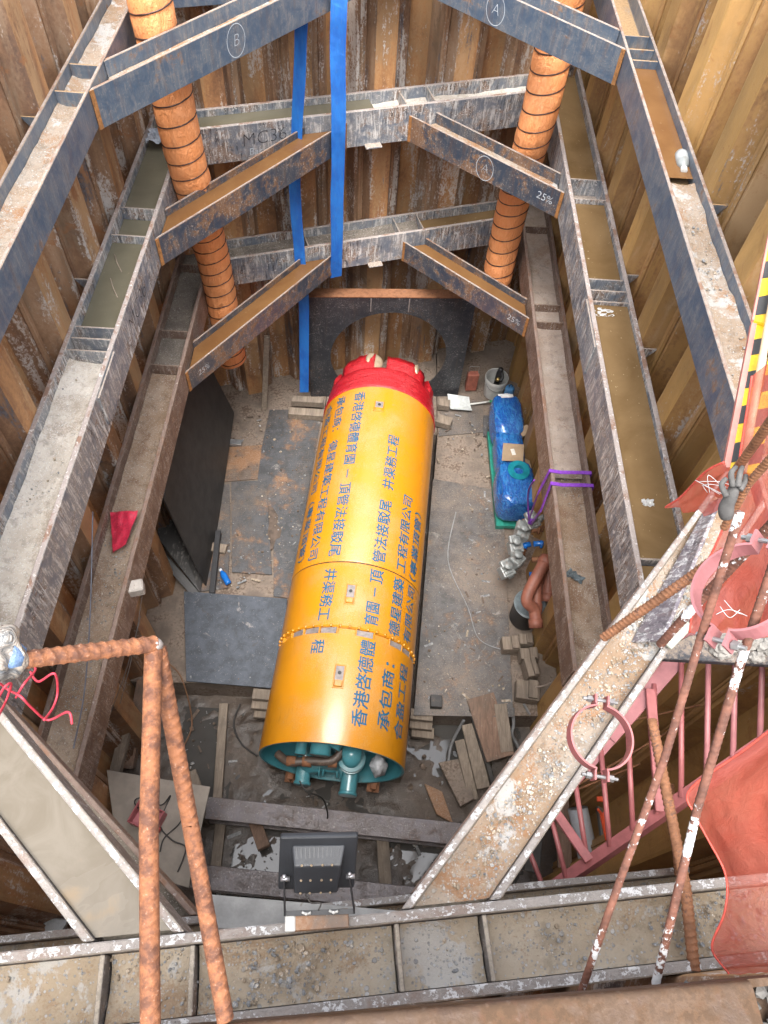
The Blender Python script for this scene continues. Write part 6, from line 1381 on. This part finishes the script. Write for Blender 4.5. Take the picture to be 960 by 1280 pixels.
rebar(pr_([(754, 797, 2.28), (862, 722, 2.10), (905, 690, 2.02)]), 0.0125, RUST, label='rusty rebar bar lying across the sand covered brace to the upper clamp', pitch=0.014)
rebar(pr_([(705, 808, 1.9) if 0 else (825, 806, 1.95), (880, 745, 1.82), (968, 652, 1.62)]), 0.0105, SPECK, label='specked rebar bar passing through the upper clamp', pitch=0.012, amp=0.10)
rebar(pr_([(898, 618, 1.95), (940, 560, 1.75), (975, 510, 1.6)]), 0.0095, RUST, label='rusty rebar bar tied with wire above the grey glove', pitch=0.012)
rebar(pr_([(905, 660, 1.72), (935, 605, 1.62), (975, 560, 1.52)]), 0.008, RUST, label='thin ribbed rebar bar crossing the red net near the right edge', pitch=0.010)
# pink pipe clamps
PINKP = simple('pink_primer', (0.27, 0.085, 0.085), 0.5, var=0.22, sc=14, dirt=(0.42, 0.30, 0.28), dirt_amt=0.15)
PINKL = simple('pale_pink_primer', (0.27, 0.105, 0.11), 0.5, var=0.22, sc=10, dirt=(0.3, 0.15, 0.12), dirt_amt=0.15)
BOLT = simple('zinc_bolt', (0.26, 0.26, 0.26), 0.35, 0.7)
def clamp(label, c, r, nrm, up, w, mat):
    nrm = nrm.normalized(); yv = (up - nrm * up.dot(nrm)).normalized(); xv = yv.cross(nrm)
    root = thing('pipe_clamp', label, 'clamp', c)
    for side in (1, -1):
        m = MB(); n_ = 22; vs = []; th = 0.005
        path = [(side * 0.016, 1.34), (side * 0.016, 1.06)] + [(side * math.sin(R(10 + 160 * k / n_)), math.cos(R(10 + 160 * k / n_))) for k in range(n_ + 1)] + [(side * 0.016, -1.06), (side * 0.016, -1.34)]
        path = [(x * (r if abs(x) > 0.02 else 1), y * r) for x, y in path]
        for i, (x, y) in enumerate(path):
            p0 = path[max(i - 1, 0)]; p1 = path[min(i + 1, len(path) - 1)]; tx, ty = p1[0] - p0[0], p1[1] - p0[1]; l_ = math.hypot(tx, ty); nx_, ny_ = -ty / l_ * th / 2, tx / l_ * th / 2
            for (ox, oz) in ((-1, -1), (1, -1), (1, 1), (-1, 1)): vs.append(c + xv * (x + ox * nx_) + yv * (y + ox * ny_) + nrm * (oz * w / 2))
        n2 = len(path); m.add(vs, [(i * 4 + k, i * 4 + (k + 1) % 4, (i + 1) * 4 + (k + 1) % 4, (i + 1) * 4 + k) for i in range(n2 - 1) for k in range(4)] + [(3, 2, 1, 0), tuple((n2 - 1) * 4 + k for k in range(4))])
        m.build('half_ring', mat, root)
    for e_ in (1.2, -1.2):
        m = MB(); a = c + yv * e_ * r; m.tube([a - xv * 0.045, a + xv * 0.045], 0.0045, 10); m.tube([a - xv * 0.034, a - xv * 0.022], 0.009, 6); m.tube([a + xv * 0.022, a + xv * 0.034], 0.009, 6); m.build('bolt', BOLT, root)
    return root
view = ray(750, 930).normalized()
clamp('pink pipe clamp with zinc bolts over the sand covered brace', Pd(750, 922, 1.98), 0.078, -view + V(0.35, 0.15, 0.0), V(0.10, 0.95, 0.2), 0.034, PINKP)
view = ray(925, 735).normalized()
clamp('larger looking pink pipe clamp in front of the red net at the right edge', Pd(930, 738, 1.42), 0.084, -view + V(-0.30, 0.55, 0.0), V(0.62, 0.75, 0.1), 0.036, PINKL)
# pink ladder
ld = thing('pink_ladder', 'pink painted steel ladder sloping down under the sand covered brace, right of the lower clamp', 'ladder', P(690, 1110, 3.2))
U0, U1 = (585, 1078), (975, 668)
def lz(px): return 4.50 - (975 - px) / 390 * 1.0
ua, ub = P(640, 1058, 3.55), P(985, 664, 4.62)
la, lb = P(676, 1118, 3.55), P(985, 905, 4.55)
m = MB(); m.bar(ua, ub, 0.085, 0.010, up=(0.0, 0.3, 1)); m.bar(ua + V(-0.03, 0.02, -0.03), ub + V(-0.03, 0.02, -0.03), 0.010, 0.07, up=(0, 0.3, 1)); m.build('stringer', PINKL, ld)
m = MB(); m.bar(la, lb, 0.05, 0.010, up=(0.0, 0.3, 1)); m.bar(la + V(0.02, -0.02, -0.03), lb + V(0.02, -0.02, -0.03), 0.010, 0.06, up=(0, 0.3, 1)); m.build('stringer', PINKP, ld)
for k in range(11):
    f = 0.02 + k * 0.098
    m = MB(); m.smooth = True; m.tube([ua.lerp(ub, f + 0.02), la.lerp(lb, f)], 0.0125, 10); m.build('rung', PINKP if k < 7 else PINKL, ld)
for f, g_ in ((0.23, 0.22), (0.60, 0.52)):
    m = MB(); m.bar(ua.lerp(ub, f - 0.09) + V(0, 0, 0.02), la.lerp(lb, g_) + V(0, 0, 0.016), 0.045, 0.02); m.build('cross_bar', PINKP, ld, bevel=0.003)
m = MB(); c = ua.lerp(ub, 0.36) + V(0, 0, 0.016); m.bar(c, ua.lerp(ub, 0.50) + V(0, 0, 0.016), 0.085, 0.012, up=(0, 0.3, 1)); m.build('splice_plate', PINKL, ld, bevel=0.002)
for a, b_, k in (((690, 1000), (835, 915), 0), ((660, 1012), (800, 955), 1), ((770, 905), (960, 862), 2)):
    rod([P(*a, 3.3), P(*b_, 3.3)], 0.006, ('long', 'short', 'upper')[k] + ' thin rusty rod crossing below the pink ladder', RUST)
# what lies in the corner below the ladder
plank(P(838, 868, 1.4), P(862, 1010, 1.2), 0.30, 0.03, 'wide weathered plank standing right of the pink ladder rungs', TIMBER_GREY)
plank(P(812, 900, 1.5), P(826, 1060, 1.2), 0.10, 0.06, 'cement streaked post between ladder and planks', simple('grey_post', (0.28, 0.27, 0.26), 0.85, var=0.4, dirt=(0.12, 0.1, 0.09), dirt_amt=0.4))
plank(P(742, 930, 1.0), P(760, 1060, 0.8), 0.10, 0.06, 'narrow weathered timber below the pink ladder', TIMBER_GREY)
plank(P(792, 905, 1.2), P(808, 1000, 1.0), 0.12, 0.05, 'grey blue plank beside the white pipe', simple('blue_grey_plank', (0.19, 0.22, 0.25), 0.8, dirt=(0.12, 0.1, 0.09), dirt_amt=0.4))
plank(P(890, 860, 1.6), P(990, 900, 1.6), 0.42, 0.05, 'broad brown board in the shade under the concrete covered plate', TIMBER_RED)
plank(P(880, 930, 1.1), P(990, 955, 1.1), 0.22, 0.05, 'lower brown board in the shade by the red net', TIMBER_RED)
plank(P(700, 985, 0.5), P(640, 1075, 0.4), 0.2, 0.05, 'dark muddy board under the foot of the pink ladder', TIMBER_RED)
for k_, (a_, b_, w_, mt_, lab_) in enumerate((((770, 900, 0.9), (790, 1085, 0.7), 0.12, TIMBER_GREY, 'grey plank added in the dark gap second from the wide white pipe'), ((700, 960, 0.7), (706, 1085, 0.6), 0.12, TIMBER_RED, 'brown plank left of the narrow white pipe'), ((868, 880, 1.0), (905, 1070, 0.8), 0.16, TIMBER_GREY, 'grey plank running under the edge of the red net'),
                                    ((905, 860, 1.0), (945, 1000, 0.8), 0.18, DARK, 'added dark plank standing in for shade under the concrete covered plate'), ((672, 1010, 0.5), (664, 1090, 0.4), 0.14, DARK, 'added dark plank standing in for shade by the foot of the pink ladder'), ((780, 1000, 0.6), (800, 1100, 0.5), 0.2, DARK, 'added dark plank standing in for shade between the two white pipes'), ((850, 1000, 0.9), (880, 1090, 0.8), 0.2, TIMBER_RED, 'brown plank behind the thick brown rebar'))):
    plank(P(*a_), P(*b_), w_, 0.04, lab_, mt_)  # extra planks over the bright wall; dark ones stand in for its shade
PVC = simple('white_pvc', (0.42, 0.44, 0.46), 0.35, var=0.12, dirt=(0.3, 0.28, 0.27), dirt_amt=0.15)
for (pts, r, lab) in (([(722, 1010, 0.9), (733, 1060, 0.8), (742, 1105, 0.75)], 0.085, 'narrow white pipe lying below the pink ladder'), ([(806, 945, 1.2), (815, 1010, 1.1), (826, 1095, 1.0)], 0.16, 'wide white pipe lying below the pink ladder beside the brown rebar')):
    m = MB(); m.smooth = True; pth = [P(*q_) for q_ in pts]; m.tube(pth, r, 28, caps=False); m.tube(pth, r - 0.008, 28, caps=False); m.lathe([(r - 0.008, 0), (r, 0)], pth[0], pth[0] - pth[1], 28); m.lathe([(r - 0.008, 0), (r, 0)], pth[-1], pth[-1] - pth[-2], 28)
    tag(m.build('white_pipe', PVC, loc=pth[0]), lab, 'pipe')
ORT = simple('orange_tool_paint', (0.60, 0.07, 0.02), 0.4, var=0.15)
tl_ = thing('orange_spanner', 'orange spanner hanging below the pink ladder between the pipes', 'spanner', P(757, 1030, 2.6))
m = MB(); m.bar(P(753, 1018, 2.6), P(760, 1050, 2.55), 0.035, 0.012); m.bar(P(753, 1019, 2.6), P(747, 1011, 2.62), 0.016, 0.012); m.bar(P(754, 1019, 2.6), P(759, 1010, 2.62), 0.016, 0.012); m.build('handle', ORT, tl_, bevel=0.003)
m = MB(); m.bar(P(746, 999, 2.7), P(758, 999, 2.7), 0.03, 0.02); tag(m.build('orange_clip', ORT, bevel=0.003, loc=P(752, 999, 2.7)), 'short orange clip just above the orange spanner', 'clip')
# ledge plate with broken concrete, standing gusset plate, glove
lp = [P(806, 826, 4.72), P(858, 798, 4.72), P(990, 786, 4.72), P(990, 836, 4.72)]
m = MB(); m.slab(lp[::-1], (0, 0, 1), 0.03); tag(m.build('ledge_plate', PANEL, bevel=0.003, loc=lp[0]), 'dark ledge plate carrying broken concrete at the right edge', 'plate')
LUMP = simple('broken_concrete', (0.20, 0.19, 0.175), 0.9, var=0.35, sc=14, bump=0.8)
for k, (x, y, sx, sy) in enumerate(((925, 800, 0.085, 0.045), (902, 812, 0.04, 0.035), (960, 808, 0.05, 0.03), (945, 822, 0.03, 0.02))):
    m = MB(); m.blob(P(x, y, 4.765), (sx, sy, 0.03), 3, 0.5, k + 3, 2.2); tag(m.build('concrete_lump', LUMP, loc=P(x, y, 4.75)), ('largest broken concrete lump', 'left concrete lump', 'right hand concrete lump', 'smallest concrete lump')[k] + ' on the dark ledge plate', 'concrete')
gp = [P(829, 800, 4.82), P(897, 618, 4.86), P(868, 640, 4.93 + 0.0), P(852, 700, 4.93)]
gq = [P(830, 795, H1 + 0.035), P(903, 620, H1 + 0.035)]
SHEEN = steel('glossy_purple_steel', (0.10, 0.085, 0.10), (0.165, 0.15, 0.165), (0.15, 0.09, 0.08), (0.2, 0.14, 0.12), 0.15, (0.3, 0.25, 0.22), 0.2, 0.3, (0.5, 0.5, 0.5), 0.7, 0.35)
ga, gb = P(826, 800, H1 + 0.05), P(899, 622, H1 + 0.05); gd = (gb - ga).normalized(); gn = V(gd.y, -gd.x, 0)
m = MB(); m.slab([ga - gn * 0.075 - V(0, 0, 0.11), gb - gn * 0.022 - V(0, 0, 0.06), gb, ga], gd.cross(V(0, 0, 1)) * 1.0 + V(0, 0, 0.2), 0.014); tag(m.build('gusset_plate', SHEEN, bevel=0.002, loc=ga), 'glossy purple grey plate leaning on the far end of the sand covered brace', 'plate')
m = MB(); a, b_ = P(832, 806, H1 + 0.02), P(860, 778, H1 + 0.04); m.bar(a, b_, 0.05, 0.02); tag(m.build('wooden_wedge', simple('green_grey_wedge', (0.27, 0.28, 0.24), 0.8, var=0.4), bevel=0.004, loc=a), 'grey green wooden wedge at the foot of the glossy plate', 'wedge')
GLV = simple('grey_work_glove', (0.07, 0.067, 0.064), 0.8, var=0.4, sc=30, dirt=(0.16, 0.15, 0.135), dirt_amt=0.3)
gl = thing('work_glove', 'dirty grey work glove hanging by the red net below the striped board', 'glove', Pd(912, 620, 1.62))
m = MB(); m.smooth = True; m.tube(smooth_path(pr_([(908, 648, 1.62), (908, 634, 1.61), (914, 620, 1.6), (919, 607, 1.6)]), 6), [0.4 * x for x in (0.028, 0.03, 0.034, 0.037, 0.038, 0.038, 0.037, 0.036, 0.034, 0.033, 0.033, 0.032, 0.031, 0.03, 0.029, 0.028, 0.027, 0.026, 0.024)], 14)
pg = m.build('palm', GLV, gl)
for k, pts in enumerate(([(916, 608, 1.585), (914, 592, 1.58), (920, 584, 1.6)], [(922, 608, 1.585), (925, 592, 1.585), (928, 584, 1.6)], [(925, 612, 1.59), (931, 602, 1.60), (932, 594, 1.61)], [(908, 620, 1.58), (902, 606, 1.575), (908, 598, 1.58)])):
    m = MB(); m.smooth = True; pth = smooth_path(pr_(pts), 5); m.tube(pth, [0.0065 - 0.0002 * i for i in range(len(pth))], 10); m.build('finger', GLV, gl)

# striped board, pole, red net
bd = thing('striped_board', 'yellow and black striped board with pink edging at the upper right edge', 'board', Pd(884, 590, 1.6))
ZB = GZ + 0.03
B0, B1 = P(918, 590, ZB), P(980, 250, ZB); B1 = B0 + (B1 - B0) * ((2.32 - B0.x) / (B1.x - B0.x)); C0 = P(880, 583, ZB)
bdv = (B1 - B0).normalized(); bwv = (C0 - B0); bwv = (bwv - bdv * bwv.dot(bdv)); bwv.normalize(); bnv = bwv.cross(bdv)
if bnv.dot(CAM - B0) < 0: bnv = -bnv
YB = simple('hazard_yellow', (0.50, 0.32, 0.01), 0.5, var=0.2, sc=20, dirt=(0.3, 0.24, 0.14), dirt_amt=0.15); BB = simple('hazard_black', (0.02, 0.02, 0.02), 0.5, var=0.2); PK = simple('faded_pink_edge', (0.36, 0.14, 0.115), 0.6, var=0.2)
Lb = (B1 - B0).length; bm_ = Matrix((bwv, bdv, bnv)).transposed()
def striped(parent, o0, dv_, xv_, nv_, w_, l0, l1, lift, st_):
    m = MB(); m.box(o0 + dv_ * (l0 + l1) / 2 + nv_ * lift, (w_, l1 - l0, 0.008), Matrix((xv_, dv_, nv_)).transposed()); m.build('board_face', YB, parent)
    m = MB(); t = l0 + 0.02
    while t + st_ * 0.5 + w_ < l1:
        m.add([o0 + xv_ * u + dv_ * v + nv_ * (lift + 0.0048) for u, v in ((-w_ / 2, t + w_ * 0.8), (-w_ / 2, t + st_ * 0.5 + w_ * 0.8), (w_ / 2, t + st_ * 0.5), (w_ / 2, t))], [(0, 1, 2, 3)]); t += st_
    m.build('stripe_marking', BB, parent)
LM = (P(948, 408, ZB) - B0).length
striped(bd, B0, bdv, bwv, bnv, 0.026, 0.0, LM + 0.03, 0.0, 0.13)
striped(bd, B0 - bwv * 0.022, bdv, bwv, bnv, 0.095, LM, Lb, 0.010, 0.17)
m = MB(); m.bar(B0 + bwv * 0.0205, B0 + bdv * LM + bwv * 0.0205, 0.014, 0.014, up=tuple(bnv)); m.build('edge_strip', PK, bd)
m = MB(); m.bar(B0 + bdv * LM + bwv * 0.028 + bnv * 0.01, B1 + bwv * 0.028 + bnv * 0.01, 0.006, 0.010, up=tuple(bnv)); m.build('edge_trim', PK, bd)
D0, D1_ = P(928, 590, ZB + 0.04), P(970, 350, ZB + 0.04); D1_ = D0 + (D1_ - D0) * ((2.34 - D0.x) / (D1_.x - D0.x))
m = MB(); m.smooth = True; m.tube([D0, D1_], 0.0095, 14); tag(m.build('cream_pole', simple('cream_pole_paint', (0.40, 0.30, 0.19), 0.5, var=0.12, sc=30, dirt=(0.3, 0.2, 0.12), dirt_amt=0.1), loc=D0), 'cream coloured pole in front of the striped boards', 'pole')
E0, E1 = P(940, 592, ZB), P(980, 390, ZB); E1 = E0 + (E1 - E0) * ((2.32 - E0.x) / (E1.x - E0.x))
ev = (E1 - E0).normalized(); xv = (bwv - ev * bwv.dot(ev)).normalized(); nv = xv.cross(ev)
if nv.dot(CAM - E0) < 0: nv = -nv
bd2 = thing('striped_board', 'narrow yellow and black striped strip to the right of the cream pole', 'board', E0)
striped(bd2, E0, ev, xv, nv, 0.030, 0.0, (E1 - E0).length, -0.006, 0.13)

n = N('red_safety_net'); n.mat.blend_method = 'HASHED' if hasattr(n.mat, 'blend_method') else 'OPAQUE'
p_ = n.pos(); a_ = n.noise(n.map(p_, (5, 5, 3), rot=(0.3, 0.5, 0.2)), 1.2, 5, 0.62, 1.2); cr = n.noise(n.map(p_, (9, 26, 9), rot=(0.2, 0.4, 0.8)), 1.3, 4, 0.65, 1.6); f_ = n.noise(p_, 420, 1, 0.5)
n.bump(n.math('ADD', cr, n.math('ADD', n.mul(a_, 1.2), n.mul(f_, 0.25))), 0.5, 0.012)
tr_ = n.new('ShaderNodeBsdfTransparent'); tl2 = n.new('ShaderNodeBsdfTranslucent'); n.put(tl2.inputs[0], (0.42, 0.05, 0.03)); mx1 = n.new('ShaderNodeMixShader'); mx2 = n.new('ShaderNodeMixShader')
nc_ = n.mix(n.step(a_, 0.3, 0.7), (0.48, 0.105, 0.07), (0.57, 0.17, 0.12)); nc_ = n.mix(n.mul(n.step(cr, 0.54, 0.70), 0.35), nc_, (0.58, 0.19, 0.14))
n.fin(nc_, 0.95, 0.0, Specular_IOR_Level=0.1)
mx1.inputs[0].default_value = 0.30; n.l.new(n.b.outputs[0], mx1.inputs[1]); n.l.new(tl2.outputs[0], mx1.inputs[2])
n.l.new(n.math('ADD', 0.20, n.mul(n.step(a_, 0.36, 0.62), 0.14)), mx2.inputs[0]); n.l.new(mx1.outputs[0], mx2.inputs[1]); n.l.new(tr_.outputs[0], mx2.inputs[2]); n.l.new(mx2.outputs[0], n.out.inputs[0])
NET = n.mat
HEM = simple('red_hem_cord', (0.50, 0.07, 0.05), 0.6, var=0.25, sc=80)
def net(label, rows, nu=36, nv=40, seed=0, amp=0.03):
    """rows: list of (left point, right point) from top to bottom"""
    L_ = smooth_path([a for a, b in rows], 12); R__ = smooth_path([b for a, b in rows], 12); n_ = len(L_); vs = []
    for i in range(n_):
        for j in range(nu + 1):
            u = j / nu; p = L_[i].lerp(R__[i], u); v = i / n_
            fold = 0.25 * abs(mnoise.noise((u * 9 + v * 3, v * 5 - u * 2, seed))) * 2 + math.sin(u * 13 + 3.0 * mnoise.noise((v * 2, seed, 0)) + v * 4) * 0.3 + 0.8 * mnoise.noise((u * 3 + seed, v * 2.2, 1)) + 0.18 * mnoise.noise((u * 12, v * 5, seed))
            vs.append(p + V(0.2, 0.5, 0.85) * amp * fold * min(1, 0.25 + u * 2))
    m = MB(); m.smooth = True; m.add(vs, [(i * (nu + 1) + j, i * (nu + 1) + j + 1, (i + 1) * (nu + 1) + j + 1, (i + 1) * (nu + 1) + j) for i in range(n_ - 1) for j in range(nu)])
    o = tag(m.build('safety_net', NET, loc=L_[0]), label, 'net')
    hm = MB(); hm.smooth = True; hm.tube([vs[i * (nu + 1)] for i in range(n_)], 0.0028, 7); hm.build('hem', HEM, o)
    return o
net('red safety net bulging down the lower right edge over the near beam', [(Pd(990, 892, 1.75), Pd(1060, 880, 1.6)), (Pd(930, 938, 1.82), Pd(1060, 930, 1.6)), (Pd(862, 988, 1.92), Pd(1060, 985, 1.62)), (Pd(868, 1020, 1.95), Pd(1060, 1030, 1.65)), (Pd(905, 1092, 2.0), Pd(1060, 1090, 1.72)), (Pd(905, 1140, 2.02), Pd(1060, 1140, 1.78)), (Pd(890, 1185, 2.04), Pd(1060, 1180, 1.82)), (Pd(912, 1216, 2.05), Pd(1060, 1225, 1.85))], seed=2, amp=0.035)
net('red safety net hanging behind the upper pink clamp along the right edge', [(Pd(940, 470, 1.80), Pd(1050, 420, 1.6)), (Pd(926, 560, 1.84), Pd(1050, 540, 1.6)), (Pd(918, 620, 1.88), Pd(1050, 620, 1.62)), (Pd(895, 680, 1.95), Pd(1050, 690, 1.66)), (Pd(872, 730, 2.02), Pd(1050, 740, 1.7)), (Pd(862, 790, 2.1), Pd(1050, 800, 1.78))], seed=5)
net('loose red net corner pointing at the brown water below the striped board', [(Pd(905, 578, 1.80), Pd(915, 592, 1.74)), (Pd(880, 592, 1.86), Pd(912, 615, 1.76)), (Pd(852, 620, 1.98), Pd(905, 632, 1.8)), (Pd(832, 634, 2.06), Pd(880, 645, 1.92))], 16, seed=9, amp=0.018)
WT = simple('white_tie_wire', (0.4, 0.4, 0.4), 0.4)
tw_ = thing('tie_wire', 'tangle of white tie wire on the rebar by the upper pink clamp', 'wire', Pd(905, 610, 1.72))
for k in range(5):
    m = MB(); m.smooth = True; c = Pd(900 + 3 * k, 618 - 3 * k, 1.73); m.tube(smooth_path([c, c + V(rnd.uniform(-0.05, 0.02), rnd.uniform(-0.03, 0.04), 0.02), c + V(rnd.uniform(-0.07, 0.0), rnd.uniform(-0.05, 0.05), 0.0)], 5), 0.0007, 5); m.build('wire_strand', WT, tw_)
tw2 = thing('tie_wire', 'white tie wire strands sprawling over the pink ladder below the upper clamp', 'wire', Pd(920, 768, 1.6))
for k, pix in enumerate(([(905, 750), (918, 764), (930, 768)], [(895, 768), (912, 762), (934, 770)], [(900, 758), (912, 772), (925, 762)], [(846, 770), (855, 760), (852, 775)])):
    m = MB(); m.smooth = True; m.tube(smooth_path([Pd(x, y, 1.62) for x, y in pix], 6), 0.0007, 5); m.build('wire_strand', WT, tw2)

# ------------------------------------------------------------------ capping beam under the viewer
CAPS = steel('brown_capping_steel', (0.045, 0.024, 0.013), (0.065, 0.035, 0.018), (0.065, 0.029, 0.014), (0.05, 0.025, 0.014), 0.4, (0.075, 0.042, 0.022), 0.45, 0.05, (0.25, 0.22, 0.19), 0.0, 0.6)
a0, a1 = Pd(60, 1292, 1.42), Pd(947, 1238, 1.42)
za = 5.93
p0, p1 = P(150, 1290, za), P(938, 1224, za); dv_ = (p1 - p0).normalized(); sv2 = V(dv_.y, -dv_.x, 0)
if sv2.y > 0: sv2 = -sv2
L_ = (p1 - p0).length; w_, h_, t_k = 0.26, 0.16, 0.012
m = MB(); prof = []
def rrect(w, h, r):
    out = []
    for (cx_, cy_, a0_) in ((w - r, h - r, 0), (r, h - r, 90), (r, r, 180), (w - r, r, 270)):
        for k in range(5): a = R(a0_ + 22.5 * k); out.append((cx_ + r * math.cos(a), cy_ + r * math.sin(a)))
    return out
o_ = rrect(w_, h_, 0.014); i_ = [(x * (w_ - 2 * t_k) / w_ + t_k, y * (h_ - 2 * t_k) / h_ + t_k) for x, y in o_]; n_ = len(o_); vs = []
for e_ in (p0, p1):
    for x, y in o_ + i_: vs.append(e_ + sv2 * x + V(0, 0, y - h_))
fs = [(k, (k + 1) % n_, 2 * n_ + (k + 1) % n_, 2 * n_ + k) for k in range(n_)] + [(n_ + (k + 1) % n_, n_ + k, 3 * n_ + k, 3 * n_ + (k + 1) % n_) for k in range(n_)]
fs += [(k, n_ + k, n_ + (k + 1) % n_, (k + 1) % n_) for k in range(n_)] + [(2 * n_ + k, 2 * n_ + (k + 1) % n_, 3 * n_ + (k + 1) % n_, 3 * n_ + k) for k in range(n_)]
m.smooth = True; m.add(vs, fs); cp = m.build('capping_beam', CAPS, loc=(p0 + p1) / 2 - V(0, 0, h_)); cp.data.set_sharp_from_angle(angle=R(50)); tag(cp, 'brown hollow steel section along the bottom right edge, open at its end', 'beam')
m = MB(); ext = 0.22
m.bar(p1 + sv2 * 0.006 - V(0, 0, h_ * 0.55), p1 + dv_ * ext + sv2 * 0.006 - V(0, 0, h_ * 0.55), 0.012, h_ * 0.9); m.bar(p1 + sv2 * w_ / 2 - V(0, 0, h_ - 0.006), p1 + dv_ * ext + sv2 * w_ / 2 - V(0, 0, h_ - 0.006), w_, 0.012); m.build('open_end', CAPS, cp)
m = MB()
for k in range(260):
    u = rnd.uniform(0.015, w_ - 0.015); stone(m, p1 - dv_ * rnd.uniform(-0.21, 0.1) + sv2 * u + V(0, 0, -h_ + 0.02 + rnd.uniform(0, 0.07)), rnd.uniform(0.008, 0.02))
tag(m.build('rubble', simple('dark_rubble', (0.09, 0.085, 0.08), 0.9, var=0.5, sc=30)), 'dark rubble packed inside the open end of the brown hollow section', kind='stuff')
